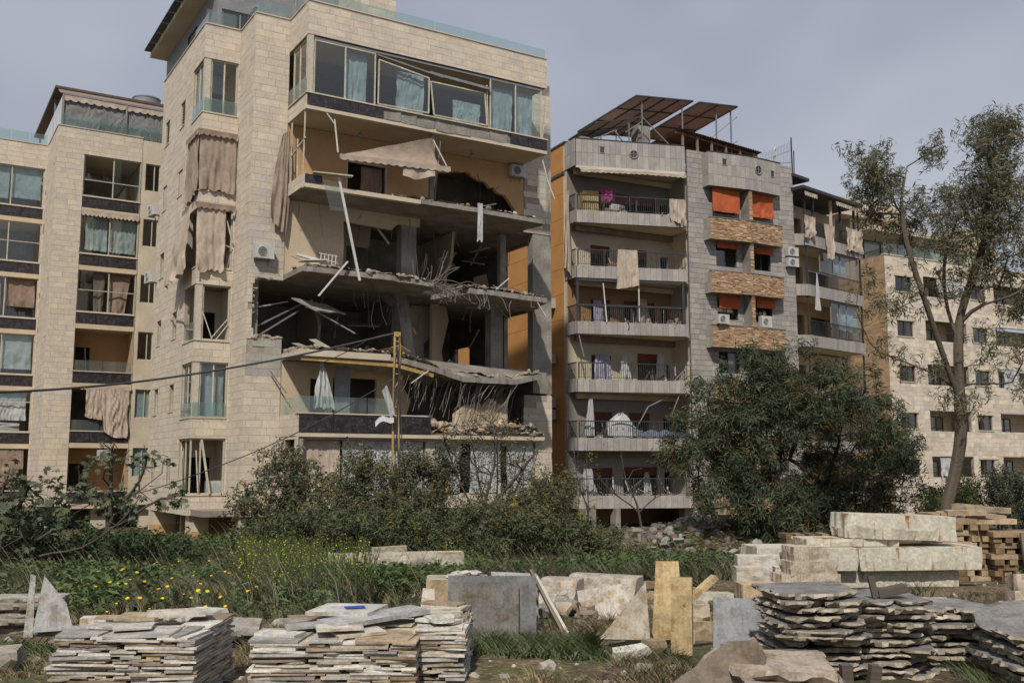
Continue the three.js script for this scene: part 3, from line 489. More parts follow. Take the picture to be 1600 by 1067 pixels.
  rubble(rb, 800, () => { const x = rr(0, 11.5); return [x, 6.4 + sag(x) + rr(0, 0.08), rr(-2.2, -0.03)]; }, fine, DUST);
  rubble(rb, 700, () => { const x = rr(5.7, 11.5); return [x, 3.16 + rr(0, 0.4) * (x < 11 ? 1 : 0.4), rr(-2.2, -0.02)]; }, () => Math.pow(rnd(), 2) * 0.3 + 0.04, DUST);
  rubble(rb, 60, () => [rr(-1.2, 0), 6.97 + rr(0, 0.06), rr(-3.0, -2.3)], () => rr(0.06, 0.22), DUST);
  const rbo = rb.build('rubble', rubbleMat, G); rbo.userData.kind = 'stuff';
  { const rim = new MB(fB); rubble(rim, 70, () => { const t = rnd(); return t < 0.4 ? [0.24 + rr(-0.06, 0.08), rr(7.0, 9.4), rr(-0.22, -0.03)] : t < 0.75 ? [rr(0.25, 1.5), 6.96 + rr(-0.04, 0.1), rr(-0.22, -0.03)] : [rr(0.3, 1.5), 9.44 + rr(-0.06, 0.03), rr(-0.22, -0.04)]; }, () => rr(0.06, 0.2), DUST); rim.build('broken_rim', rubbleMat, G).userData.kind = 'stuff'; }
  // torn partitions, hanging ceiling boards and wreckage inside the blasted floors
  seed(83);
  { const inner = (pts, x, z, ry, mm) => { const w = new MB(); shapeWall(w, at(x, 0, z, ry), pts, 0, 0.14); w.build('broken_partition', mm, G); };
    inner([[0, 9.7], [2.2, 9.7], [2.3, 10.9], [2.9, 11.6], [3.1, 12.9], [0, 12.9]], 8.9, -6.9, -1.57, M.plaster); inner([[0, 6.35], [3.2, 6.35], [2.7, 7.3], [2.9, 8.2], [1.9, 9.46], [0, 9.46]], 3.1, -8.9, -1.57, M.plaster); inner([[0, 6.35], [1.6, 6.35], [1.5, 7.6], [2.3, 8.4], [2.2, 9.46], [0, 9.46]], 6.6, -5.6, 0, M.cream); inner([[0, 9.7], [0.9, 9.7], [1.0, 11.9], [2.1, 11.9], [2.2, 12.9], [0, 12.9]], 2.9, -5.2, 0, M.cream); inner([[0, 6.35], [1.1, 6.35], [0.8, 7.2], [1.4, 8.8], [1.2, 9.46], [0, 9.46]], 8.0, -4.6, 0.5, M.plaster);
    for (let k = 0; k < 46; k++) { const up = rnd() < 0.45, f2 = rnd() < 0.55, x = rr(0.2, 11.6), z = rr(-6.2, -2.4), y = f2 ? (up ? rr(8.2, 9.2) : 6.5 + (x > 5 ? -0.05 : 0) + rr(0, 0.3)) : (up ? rr(11.6, 12.6) : 9.85 + rr(0, 0.3)), w = new MB(trs([x, y, z], [rr(-0.7, 0.7), rr(0, 6), rr(-0.9, 0.9)])); if (rnd() < 0.5) w.box(0, 0, 0, rr(0.6, 1.6), 0.03, rr(0.2, 0.8)); else w.box(0, 0, 0, rr(0.9, 2.2), 0.06, 0.08); w.build('wreckage_board', pick([M.plaster, M.conc, M.wood, M.white, M.cream]), G); }
    for (let k = 0; k < 22; k++) { const f2 = rnd() < 0.5, x = rr(0.3, 11.3), z = rr(-4.5, -0.6), y = f2 ? 9.3 : 12.8; bentRods(new MB(), 1, () => [x, y, z], () => [x + rr(-0.5, 0.5), y - rr(0.6, 1.9), z + rr(-0.3, 0.3)], 0.011, 0.18).build('hanging_wire', rnd() < 0.5 ? M.cable : M.rebar, G); }
    const hp = new MB(); rubble(hp, 420, () => { const c = pick([[1.5, 6.5, -4], [4.4, 6.5, -3.6], [8.6, 6.0, -3.8], [2, 9.8, -3.6], [9.6, 9.7, -3.8]]), r = rnd(), a = rnd() * 6.283; return [c[0] + Math.cos(a) * r * 1.4, c[1] + (1 - r) * 0.5 * rnd(), c[2] + Math.sin(a) * r * 1.2]; }, () => rr(0.06, 0.3), DUST); hp.build('rubble_heap', rubbleMat, G).userData.kind = 'stuff'; }
  // debris sheets lying on the floors
  m = new MB(); for (let k = 0; k < 34; k++) { const fl = pick([[13.2, 4, 11], [9.78, 0.3, 5.4], [9.62, 7.6, 11], [6.4, 0.5, 5]]), x = rr(fl[1], fl[2]), keep = m.m; m.tint(pick(DUST).map((v) => v * 1.25)); m.m = trs([x, fl[0] + (fl[0] === 6.4 ? sag(x) : 0) + 0.06, rr(-1.5, -0.2)], [rr(-0.3, 0.3), rr(0, 3), rr(-0.35, 0.35)]); m.box(0, 0, 0, rr(0.4, 1.1), 0.02, rr(0.1, 0.5)); m.m = keep; } const dbo = m.build('board_debris', rubbleMat, G); dbo.userData.kind = 'stuff';
  // torn reinforcing bars
  const rods = (n, s, e, r, g) => { for (let k = 0; k < n; k++) bentRods(new MB(), 1, s, e, r, g).build('reinforcing_bar', M.rebar, G); };
  seed(77);
  rods(34, () => [rr(5.5, 6.4), rr(9.45, 9.6), rr(-1.8, -0.1)], (k, a) => [a[0] + rr(0.5, 2.2), 9.4 + rr(-0.55, 0.45), rr(-1.6, 0.35)], 0.012, 0.22);
  rods(20, () => [rr(6.8, 7.9), rr(9.3, 9.5), rr(-1.4, -0.1)], (k, a) => [a[0] - rr(0.3, 1.8), 9.2 + rr(-0.5, 0.5), rr(-1.2, 0.35)], 0.012, 0.22);
  rods(14, () => [rr(5.6, 6.3), 9.6, rr(-1.4, -0.4)], (k, a) => [a[0] + rr(-0.2, 1.3), rr(10.2, 11.3), rr(-1.5, -0.2)], 0.011, 0.12);
  rods(105, () => { const x = rr(5.0, 10.4); return [x, 6.12 + sag(x), rr(-0.9, 0.02)]; }, (k, a) => [a[0] + rr(-0.7, 0.2) - (a[0] > 8 ? 0.25 : 0), a[1] - rr(0.5, 1.75), a[2] + rr(-0.5, 0.12)], 0.012, 0.12);
  rods(14, () => [rr(4.7, 5.5), rr(8.8, 9.4), rr(-2.7, -2.1)], (k, a) => [a[0] + rr(-0.2, 0.5), rr(7.9, 8.6), rr(-2.8, -2.0)], 0.012, 0.2);
  rods(10, () => [rr(7, 11.4), 9.25, rr(-0.4, 0)], (k, a) => [a[0] + rr(-0.4, 0.6), rr(8.2, 9.0), rr(-0.2, 0.4)], 0.012, 0.25);
  // loose frames, bars and ducts hanging in the voids
  const bars = (p, q, w, h, mm = M.steel) => new MB().bar(p, q, w, h).build('loose_bar', mm, G);
  bars([1.4, 13.5, 0.12], [2.36, 9.25, 0.25], 0.1, 0.05, M.white); bars([1.86, 10.0, 0.15], [0.6, 8.45, 0.3], 0.09, 0.05, M.white); bars([0.3, 13.5, 0.1], [1.95, 13.55, 0.2], 0.3, 0.05, M.cream);
  bars([-0.9, 7.5, -2.9], [1.2, 8.7, -3.2], 0.1, 0.06); bars([-1.0, 7.0, -2.8], [0.9, 8.3, -2.9], 0.1, 0.06); bars([-0.9, 8.3, -2.7], [0.6, 8.75, -3.4], 0.08, 0.05, M.white); bars([0.6, 8.3, -1.2], [2.6, 7.2, -0.7], 0.1, 0.05); bars([9.0, 9.55, -0.1], [9.6, 10.1, 0.05], 0.06, 0.04, M.white); bars([11.2, 9.15, -0.1], [11.6, 8.5, 0.0], 0.07, 0.04, M.white);
  bars([4.9, 5.2, -0.1], [5.6, 5.75, 0.1], 0.07, 0.04, M.white); bars([-0.5, 5.6, -2.1], [0.15, 4.7, -1.9], 0.05, 0.05, M.wood); bars([1.2, 15.9, 0.05], [1.35, 14.5, 0.12], 0.05, 0.05, M.white); bars([0.85, 16.1, 0.05], [1.2, 15.7, 0.05], 0.05, 0.05, M.white); bars([5.7, 15.8, 0.1], [6.35, 14.7, 0.15], 0.06, 0.05, M.white); bars([11.55, 16.0, -0.2], [11.8, 14.9, -0.1], 0.05, 0.05, M.white); bars([11.8, 14.9, -0.1], [12.1, 14.1, 0], 0.05, 0.05, M.white);
  m = new MB(); const keepM = m.m; m.m = trs([0.1, 8.55, -1.5], [0.5, 0.3, -0.15]); m.prism(raggedOutline([[0, 0], [1.7, 0.2], [2.0, 1.2], [0.4, 1.3]], 0.3, 0.12, [], 12), 0, 0.06); m.m = keepM; m.build('hanging_ceiling_board', M.conc, G);
  m = new MB(); m.prism([[0.15, -0.9], [1.1, -0.7], [1.2, -0.2], [0.1, -0.35]], 9.9, 9.95, { top: (x, z) => 9.98 + x * 0.1, bottom: (x) => 9.94 + x * 0.1 }); m.bar([0.0, 10.25, -0.7], [1.0, 10.0, -0.4], 0.2, 0.1); for (let k = 0; k < 5; k++) m.bar([0.9 + k * 0.16, 9.75, -0.4], [0.95 + k * 0.16, 10.35, -0.45], 0.03); m.bar([0.85, 10.35, -0.45], [1.65, 10.3, -0.45], 0.03); m.bar([0.85, 10.1, -0.45], [1.65, 10.05, -0.45], 0.03); m.build('collapsed_rail', M.white, G);
  new MB().quad([0.72, 13.3, 0.12], [1.32, 13.25, 0.14], [1.7, 12.05, 0.22], [1.05, 12.02, 0.2]).build('hanging_glass_panel', M.glassGreen, G);
  // wires
  for (const [p, q, s] of [[[3.2, 9.4, -0.6], [3.9, 7.6, -0.4], 0.3], [[3.3, 9.3, -0.8], [3.4, 7.4, -0.6], 0.25], [[2.2, 8.6, -1], [1.9, 7.0, -1.2], 0.2], [[8.3, 9.2, -0.1], [9.7, 8.2, 0.1], 0.4], [[9.2, 15.4, -2.2], [9.0, 13.4, -1.8], 0.3], [[10.4, 15, -2.2], [9.6, 13.3, -1.6], 0.2]]) bentRods(new MB(), 1, () => p, () => q, 0.014, s).build('hanging_wire', M.cable, G);
  // ---- ground floor behind the bushes
  b.wall(FRONT(0, -0.3), [0, 0, 11.7, 2.88], [[0.4, 0.55, 5.7, 2.8], [6.15, 0.55, 11.2, 2.8]], {});
  for (const [s0, s1] of [[0.42, 1.9], [2.0, 3.9], [3.7, 5.6], [6.2, 7.4], [7.9, 9.4], [9.7, 11.1]]) drape(FRONT(0, -0.3), s0, s1, 2.78, (u) => 0.6 + (s0 === 2.0 ? Math.max(0, 0.6 - u) * 0.3 : 0), { n: -0.06, amp: 0.05, folds: (s1 - s0) * 4 }).build('curtain', s0 === 0.42 ? M.cloth : M.clothWhite, G);
  windowAt(b, FRONT(0, -0.3), 6.15, 0.55, 11.2, 2.8, { cols: [0.25, 0.5, 0.75], n: -0.2, skip: [0, 2] });
  // ---- pilotis under the wings
  const pil = (x0, x1, z0, z1) => { const p = new MB().box(x0, -0.9, z0, x1, BOT + 0.02, z1).build('pillar', M.cream, G); new MB().box(x0 - 0.012, -1.9, z0 - 0.012, x1 + 0.012, -0.9, z1 + 0.012).build('pillar_base', M.orange, p); };
  pil(-3.0, -2.0, -11.4, -10.7); pil(-2.9, -2.1, -5.2, -4.6); pil(-1.4, -0.6, -3.2, -2.5); pil(11.7, 13.2, -3.2, -2.5);
  new MB().box(-1.0, -1.9, -12.2, 13.1, BOT, -12.0).box(-2.4, -1.9, -8.2, 0.5, BOT, -8.0).build('basement_wall', M.orange, G); new MB().box(0.2, -1.9, -2.4, 11.5, -0.26, -2.2).build('basement_wall', M.concDark, G);
  // ---- wing windows
  windowAt(b, fA, 0.32, ST[0][0], 1.47, ST[0][1], { cols: [0.5] }); windowAt(b, fS, 6.0, ST[0][0], 7.6, ST[0][1], { cols: [0.5] });
  windowAt(b, fA, 0.32, ST[4][0], 1.47, ST[4][1], { cols: [0.5] }); windowAt(b, fS, 6.0, ST[4][0], 7.6, ST[4][1], { cols: [0.5] });
  windowAt(b, fA, 0.32, ST[2][0], 1.47, ST[2][1], { cols: [0.62], broken: [0, 1] });
  windowAt(b, fA, 0.05, ST[5][0], 1.47, ST[5][1], { cols: [0.3], broken: [0, 1] }); windowAt(b, fS, 6.0, ST[5][0], 7.7, ST[5][1], { cols: [0.5], broken: [0, 1] });
  windowAt(b, fA, 0.32, ST[3][0], 1.47, ST[3][1], { skip: [0] });
  for (const k of [0, 2, 3, 4]) new MB(fA).box(0.03, ST[k][0] + 0.006, -0.27, 0.3, ST[k][1], -0.03).build('corner_post', M.frame, G);
  rail(fA, [[0.05, 1.42]], ST[0][0], ST[0][0] + 0.62, 0.0); rail(fS, [[6.1, 7.85]], ST[0][0], ST[0][0] + 0.62, 0.0); rail(fA, [[0.05, 1.42]], ST[4][0], ST[4][0] + 0.62, 0.0); rail(fS, [[6.1, 7.85]], ST[4][0], ST[4][0] + 0.62, 0.0); rail(fS, [[6.5, 7.8]], ST[3][0], ST[3][0] + 0.75, 0.0);
  const brk = (f, list) => list.forEach(([p, q, w]) => new MB(f).bar(p, q, w || 0.05, 0.04).build('loose_bar', M.frame, G));
  brk(fA, [[[0.35, 8.2, -0.1], [0.75, 7.05, 0.0]], [[0.75, 7.1, -0.15], [1.4, 7.95, -0.1]], [[0.95, 7.05, -0.15], [1.4, 7.7, -0.05]], [[0.5, 2.85, -0.05], [0.85, 0.65, 0.1], 0.09], [[0.3, 2.4, -0.1], [0.4, 0.7, 0.05]], [[1.2, 12.2, 0], [1.45, 11.2, 0.1]], [[1.15, 11.1, 0.05], [1.45, 11.0, 0.05]]]);
  brk(fS, [[[3.6, 8.35, 0.02], [6.6, 8.0, 0.1], 0.04], [[6.8, 2.6, 0.05], [7.2, 0.7, 0.1]], [[6.4, 2.4, -0.1], [6.6, 0.7, 0.12]]]);
  new MB(fA).box(0.85, 0.62, -0.7, 1.4, 1.15, -0.2).build('cabinet', M.white, G);
  for (const [k, f, s0, s1] of [[4, fA, 0.4, 1.4], [4, fS, 6.2, 7.5]]) drape(f, s0, s1, ST[k][1] - 0.1, ST[k][0] + 0.05, { n: -0.4, amp: 0.03, rag: 0.02 }).build('curtain', M.sheer, G);
  // small side windows: louvres on top, dark casements below
  small.forEach((q, k) => {
    if (k < 2) { const w = new MB(fS); w.box(q[0], q[1], -0.16, q[0] + 0.05, q[3], -0.06).box(q[2] - 0.05, q[1], -0.16, q[2], q[3], -0.06); const wo = w.build('louvre_window', M.frame, G); for (let j = 0; j < 9; j++) new MB(fS).bar([q[0] + 0.05, q[1] + 0.1 + j * 0.125, -0.1], [q[2] - 0.05, q[1] + 0.1 + j * 0.125, -0.1], 0.1, 0.015, 0.6).build('slat', M.frame, wo); }
    else windowAt(b, fS, q[0], q[1], q[2], q[3], { n: -0.14, bar: 0.045, cols: k % 3 ? [] : [0.5], skip: k % 4 === 1 ? [0] : [] });
  });
  new MB(fS).box(3.9, 13.98, -0.12, 4.65, 15.1, -0.05).build('shutter', M.frame, G); new MB(fS).box(0.8, 13.98, -0.12, 1.55, 15.1, -0.05).build('shutter', M.frame, G);
  // ---- roof: penthouse under a wide overhang, stair tower
  for (const q of [[-2.0, 19.7, -17.0, -1.8, 23.9, -6.7], [-1.8, 22.7, -6.9, 4.4, 26, -6.7], [-1.8, 19.7, -17.2, 4.4, 23.9, -17.0], [4.2, 19.7, -17.0, 4.4, 23.9, -6.9]]) new MB().box(...q).build('penthouse_wall', M.frameGrey, G);
  new MB().box(-1.9, -1.9, -17.1, 12.9, 19.7, -12.55).build('rear_wall', M.cream, G);
  new MB().box(-2.85, 23.9, -17.3, 4.4, 24.12, -6.92).build('penthouse_roof', M.cream, G);
  for (let k = 0; k < 6; k++) new MB().box(-3.2, 24.14, -17.1 + k * 1.4, -2.2, 24.18, -15.78 + k * 1.4).build('solar_panel', M.frameDark, G);
  windowAt(b, FRONT(0, -6.8), -1.78, 20.4, 0.6, 22.7, { cols: [0.36, 0.72], n: 0, mat: M.frameGrey }); windowAt(b, FRONT(0, -6.8), 0.7, 20.4, 4.2, 22.7, { cols: [0.3, 0.5, 0.75], n: 0, mat: M.frameGrey });
  windowAt(b, LEFTSIDE(-2.02, -17), 5, 21.2, 6.6, 23.2, { n: 0.02, mat: M.frameDark });
  b.wall(FRONT(3.6, -3.2), [0, 20.5, 1.75, 25], [], { rank: 0.3 }); b.wall(LEFTSIDE(3.6, -6), [0, 20.5, 2.8, 25], [], { rank: 0.2 });
  new MB().prism([[-2.9, -12.2], [13.1, -12.2], [13.1, -2.6], [11.6, -2.6], [11.6, -0.3], [0.1, -0.3], [0.1, -2.6], [-1.4, -2.6], [-1.4, -4.7], [-2.9, -4.7]], 19.66, 19.78).build('roof_slab', M.conc, G);
  for (const [x, z] of [[0.6, -3.4]]) new MB().tube([[x, 19.8, z], [x, 26, z]], 0.05, 8).build('roof_post', M.steel, G);
  for (const [y, n] of [[16.0, 0.2], [12.8, 0.24]]) { const v = new MB(fA); valance(v, -0.2, 1.5, y, 0.28, n, 0.26); v.build('awning_valance', M.clothBrown, G); const w = new MB(fS); valance(w, 6.0, 8.05, y, 0.28, n, 0.26); w.build('awning_valance', M.clothBrown, G); }
  b.finish();

  // things that hang on or lie in the building
  acUnit(b, fB, 0.56, 10.2, 'air conditioner on the pale stone between two hanging curtains');
  acUnit(b, FRONT(0, -2.3), 11.35, 15.55, 'air conditioner high on the orange wall above the blast hole');
  acUnit(b, fS, -0.15, 13.95, 'upper air conditioner on the rear edge of the beige side wall', { turn: 0.2 }); acUnit(b, fS, -0.1, 10.6, 'lower air conditioner on the rear edge of the beige side wall', { turn: 0.2 });
  // brown drape round the corner window, and the torn pale one below it
  seed(31);
  curtainThing(b, fA, 'awning_curtain', 'brown awning curtain hanging unbroken over the upper corner window', M.cloth, -0.08, 1.46, 15.92, (u) => 13.4 - 0.05 * u, { amp: 0.04, folds: 5, n: 0.1, rag: 0.2, wob: 0.22 }).material = mat({ c: [0.44, 0.335, 0.255], map: 'cloth', r: 1, side: 1 });
  const sideM = M.clothSide = mat({ c: [0.44, 0.335, 0.255], map: 'cloth', r: 1, side: 1 });
  curtainThing(b, fS, 'awning_curtain', 'side piece of the brown corner awning curtain with a ragged hem', sideM, 6.0, 7.95, 15.9, (u) => 12.9 + 0.45 * u, { amp: 0.06, folds: 6, n: 0.12, rag: 0.3 });
  curtainThing(b, fA, 'awning_curtain', 'pale torn awning curtain spilling over the corner window with broken sash', M.cloth, -0.1, 1.12, 12.7, (u) => 9.85 + 0.1 * u, { amp: 0.06, folds: 3, n: 0.16, rag: 0.35, wob: 0.35 });
  curtainThing(b, fS, 'awning_curtain', 'pale torn awning curtain billowing along the side wall', M.cloth, 5.3, 8.1, (u) => 11.6 + 1.1 * u, (u) => 9.5 + 0.25 * u, { amp: 0.1, folds: 4, n: 0.35, rag: 0.3, bulge: 0.35, lean: -0.5 });
  
  curtainThing(b, fB, 'awning_curtain', 'dark torn strip of awning hanging beside the wrecked balcony', M.clothSide, 0.95, 1.75, (u) => 15.6 + 0.2 * u, (u) => 11.9 - 0.7 * u, { amp: 0.08, folds: 2.5, n: 0.3, rag: 0.4, squeeze: (d) => 0.35 + 0.6 * Math.sin(d * 2.2), lean: -0.25 });
  curtainThing(b, fM, 'white_rag', 'long white rag dangling from the broken fourth-floor slab', M.clothWhite, 7.92, 8.2, 13.3, 11.6, { amp: 0.04, folds: 2, n: 0.12, rag: 0.3, cat: 'rag' });
  curtainThing(b, fM, 'window_curtain', 'white curtain bunched over the glass rail of the first floor', M.clothWhite, 0.55, 1.6, (u) => 5.95 - Math.abs(u - 0.45) * 0.3, (u) => 4.0 + 0.1 * u, { amp: 0.1, folds: 4, n: -0.35, rag: 0.3, squeeze: (d) => 0.15 + 0.85 * d, lean: 0.15, wob: 0.25 });
  // drooping awning of the fourth floor
  const aw = thing('torn_awning', 'torn brown awning drooping across the fourth-floor balcony', 'awning', worldOf(b, fM, 3.8, 14.2, 0).toArray(), G.rotation.y);
  const A0 = [-2.55, 0.08, 0.55], A1 = [2.6, 0.38, 0.4];
  new MB().tube([A0, A1], 0.045, 8).build('front_bar', M.clothSide, aw);
  const cl = new MB(); cl.sheet(26, 12, (u, v) => { const top = [-2.4 + u * 4.3, 0.2 + u * 1.5, 0.1], bx = [A0[0] + 0.1 + u * 4.7, A0[1] + u * 0.28, A0[2] - u * 0.15]; const s = Math.sin(v * Math.PI) * 0.22 * u; return [top[0] + (bx[0] - top[0]) * v, top[1] + (bx[1] - top[1]) * v - s * 0.6 + 0.03 * Math.sin(u * 21 + v * 4) * v, top[2] + (bx[2] - top[2]) * v - s + 0.05 * Math.sin(u * 17)]; }, [4.5, 1.6]); cl.build('cloth', sideM, aw);
  const va = new MB(); va.sheet(96, 2, (u, v) => [A0[0] + (A1[0] - A0[0]) * u, A0[1] + (A1[1] - A0[1]) * u - v * (0.16 + 0.06 * Math.abs(Math.sin(u * 44))), A0[2] + (A1[2] - A0[2]) * u + 0.05], [5, 0.2]); va.build('valance', M.cloth, aw);
  const fl = new MB(); fl.sheet(10, 6, (u, v) => [0.35 + u * 1.5, 0.2 + u * 0.08 - v * (0.65 - 0.4 * Math.abs(u - 0.35)), 0.42 + 0.08 * Math.sin(u * 9) * v], [1.5, 0.6]); fl.build('hanging_flap', M.cloth, aw);
}

// ---------------------------------------------------------------- the beige apartment building on the left
{
  seed(101);
  const b = new Building('left_apartment_building', 'beige stone apartment block with dark granite spandrels at the left edge', [-24.58, 0, -56], 58.6), G = b.g;
  const fM = FRONT(-1.44, 0), fL = FRONT(-6.5, -4.44), fS = LEFTSIDE(-1.44, -4.44), TOP = 21.05;
  const sill = (k) => 17.13 - 3.35 * k, head = (k) => 19.57 - 3.35 * k, K6 = [0, 1, 2, 3, 4, 5];
  b.wall(fM, [0, -0.4, 4.61, TOP], [[1.44, -0.35, 4.59, head(0)]], { rank: 1.2 });
  b.wall(fL, [0, -0.4, 5.06, TOP], [[0.3, -0.35, 4.95, head(0)]], {});
  b.wall(fS, [0, -0.4, 4.44, TOP], K6.map((k) => [3.2, head(k) - 1.9, 3.5, head(k) - 0.5]), { rank: 0.5 });
  // plain plaster strip with narrow windows
  const nar = K6.map((k) => [4.84, sill(k) + 0.8, 5.68, head(k)]), sp = new MB(fM); for (const q of rectMinus([4.63, -0.4, 7.4, 20.95], nar)) sp.box(q[0], q[1], -0.25, q[2], q[3], -0.035); sp.build('plaster_wall', M.cream, G);
  K6.forEach((k) => { windowAt(b, fM, 4.84, sill(k) + 0.8, 5.68, head(k), { cols: [0.62], n: -0.16, bar: 0.05, skip: k === 3 ? [0] : [] }); if (k === 4 || k === 5) new MB(fM).box(4.87, sill(k) + 0.82, -0.26, 5.65, head(k) - 0.02, -0.22).build('blind', k === 5 ? M.clothWhite : M.sheer, G); });
  for (const [f, s0, s1] of [[fM, 1.44, 4.59], [fL, 0.3, 4.95]]) {
    for (const k of K6) {
      const n = Math.round((s1 - s0) / 1.05); for (let j = 0; j < n; j++) new MB(f).box(s0 + (s1 - s0) * j / n + 0.006, sill(k) - 0.67, -0.25, s0 + (s1 - s0) * (j + 1) / n - 0.006, sill(k) - 0.03, -0.03, [rnd() * 9, rnd() * 9]).build('granite_panel', M.granite, G);
      new MB(f).box(s0 - 0.02, sill(k) - 0.03, -0.3, s1 + 0.02, sill(k) + 0.02, 0.02).build('sill', M.cream, G);
      new MB(f).box(s0, sill(k) - 0.94, -0.28, s1, sill(k) - 0.67, -0.02).build('band', M.plaster, G);
      new MB(f).box(s0, sill(k) - 0.92, -4, s1, sill(k) - 0.7, -0.29).build('floor_slab', M.cream, G);
    }
  }
  new MB(fM).box(1.4, head(0) + 0.02, -4, 4.6, head(0) + 0.2, -0.26).build('floor_slab', M.cream, G); new MB(fL).box(0.2, head(0) + 0.02, -4, 5, head(0) + 0.2, -0.26).build('floor_slab', M.cream, G);
  new MB().box(-1.2, -0.4, -4.3, 6, 20, -4.1).build('room_wall', M.room, G); new MB(fL).box(-0.1, -0.4, -3.2, 5, 20, -3.0).build('room_wall', M.room, G); new MB().box(-12, -1.9, -14, 8, 20.3, -8).build('rear_wall', M.cream, G); new MB().box(3.2, -0.4, -4, 3.36, 20, -0.3).build('room_wall', M.cream, G); new MB(fM).box(-0.0, -0.4, -0.6, 0.0 + 1.42, 20, -0.27).build('room_wall', M.cream, G);
  new MB().box(-1.38, 19.8, -8, 8, 20.1, -0.3).build('roof_slab', M.conc, G);
  for (const [f, s0, s1] of [[fM, -0.03, 4.63], [fL, 0, 5.0], [fS, 0.1, 4.2]]) new MB(f).box(s0, TOP, -0.3, s1, TOP + 0.05, 0.04).build('coping', M.cream, G);
  const S0 = 1.44, S1 = 4.59;
  windowAt(b, fM, S0, sill(0) + 0.02, S1, head(0), { cols: [0.52], rows: [0.4], broken: [0, 2] }); windowAt(b, fM, S0, sill(1) + 0.02, S1, head(1), { cols: [0.5] }); windowAt(b, fM, S0, sill(2) + 0.02, S1, head(2), { cols: [0.53], rows: [0.52], skip: [1, 3] });
  for (const k of [3, 4]) for (const q of [[S0 + 0.03, S0 + 1.55], [S0 + 1.6, S1 - 0.03]]) new MB(fM).box(q[0], sill(k) + 0.02, -0.12, q[1], sill(k) + 0.62, -0.105).build('glass_panel', M.glassGreen, G);
  for (const [s0, s1] of [[1.75, 2.95], [3.1, 4.5]]) drape(fM, s0, s1, head(1) - 0.2, sill(1) + 0.3, { n: -0.4, amp: 0.05, rag: 0.1 }).build('sheet', M.clothWhite, G);
  // the slatted brown blinds of the third row
  for (const [s0, s1, l] of [[2.3, 2.95, 0], [3.15, 4.35, -0.15]]) drape(fM, s0, s1, head(2) - 0.1, sill(2) + 0.1, { n: -0.35, amp: 0.05, folds: 1.2, lean: l, wob: 0.3, squeeze: (d) => 1 - 0.25 * d }).build('blind', M.clothBrown, G);
  for (const k of [3, 5]) { const m = new MB(); shapeWall(m, fM, [[S0, sill(k) - 0.65], [S0 + 0.15, sill(k) - 0.65], [S0 + 0.15, head(k) - 0.9], [S0 + 1.1, head(k) - 0.9], [S0 + 1.1, sill(k) - 0.65], [S1, sill(k) - 0.65], [S1, head(k) + 0.1], [S0, head(k) + 0.1]], -1.9, -1.75); m.build('recess_wall', M.orange, G); new MB(fM).bar([S0 + 0.2, sill(k), -1.6], [S0 + 0.25, head(k) - 0.95, -1.6], 0.05).bar([S0 + 0.8, head(k) - 0.98, -1.6], [S0 + 0.9, sill(k), -1.5], 0.05).build('door_frame', M.frame, G); new MB().box(3.1, sill(k) - 0.6, -1.8, 3.18, head(k), -0.3).build('recess_wall', M.orange, G); }
  for (const [k, o] of [[0, { cols: [0.62] }], [1, { cols: [0.35, 0.62], rows: [0.5] }], [2, { cols: [0.62], broken: [1] }], [3, { cols: [0.62] }], [4, { cols: [0.55], rows: [0.72], skip: [1] }]]) windowAt(b, fL, 0.3, sill(k) + 0.02, 4.95, head(k), o);
  const blind = (k, s0, s1, y0, y1, mm, o = {}) => drape(fL, s0, s1, y1, y0, { n: -0.32, amp: 0.015, folds: 2, rag: 0.04, ...o }).build('blind', mm, G);
  blind(0, 0.4, 3.1, sill(0) + 0.45, head(0), M.sheer); blind(0, 3.25, 4.8, sill(0) + 0.55, head(0), M.sheer); blind(2, 3.2, 4.8, sill(2) + 0.7, head(2) - 0.1, M.clothBrown, { amp: 0.04, wob: 0.2 }); blind(2, 1, 3.0, sill(2) + 0.3, head(2) - 0.1, M.clothBrown); blind(3, 3.2, 4.8, sill(3) + 0.35, head(3) - 0.1, M.clothWhite, { wob: 0.3 }); blind(3, 1, 3.0, sill(3) + 0.2, head(3) - 0.1, M.clothWhite); blind(4, 2.9, 4.7, sill(4) + 0.7, head(4) - 0.1, M.clothWhite, { amp: 0.05, folds: 9 }); blind(5, 1, 4.7, sill(5) + 0.2, head(5) - 0.1, M.clothBrown, { amp: 0.06, folds: 10, n: -0.1 });
  for (let k = 0; k < 5; k++) new MB(fL).box(0.05 + k, 21.1, -0.16, 1.0 + k, 21.75, -0.145).build('glass_panel', M.glassGreen, G);
  for (const k of [4]) { const v = new MB(fL); for (let j = 0; j < 4; j++) { const m0 = v.m; v.m = m0.clone().multiply(trs([3.7, sill(4) + 0.1 + j * 0.12, -0.3], [0, rr(-0.2, 0.2), rr(-0.08, 0.08)])); v.box(-0.7, 0, -0.4, 0.7, 0.09, 0.1); v.m = m0; } v.build('bedding', M.clothWhite, G); }
  { const v = new MB(); valance(v.at(fM), S0, S1, head(1) + 0.1, 0.36, 0.05); v.build('awning', M.cloth, G); const w = new MB(); valance(w.at(fM), S0 + 0.4, S1, head(4) + 0.1, 0.24, 0.07); w.build('awning', M.cloth, G); }
  for (let k = 0; k < 4; k++) new MB().box(-1.2 + k * 2.6, -2, -1.2, -0.4 + k * 2.6, -0.38, -0.5).build('pillar', M.cream, G); new MB().box(-6.4, -2, -3.8, 6, -0.45, -3.6).build('basement_wall', M.concDark, G); new MB().box(-6.4, -0.6, -8, 6, -0.42, -0.3).build('floor_slab', M.conc, G);
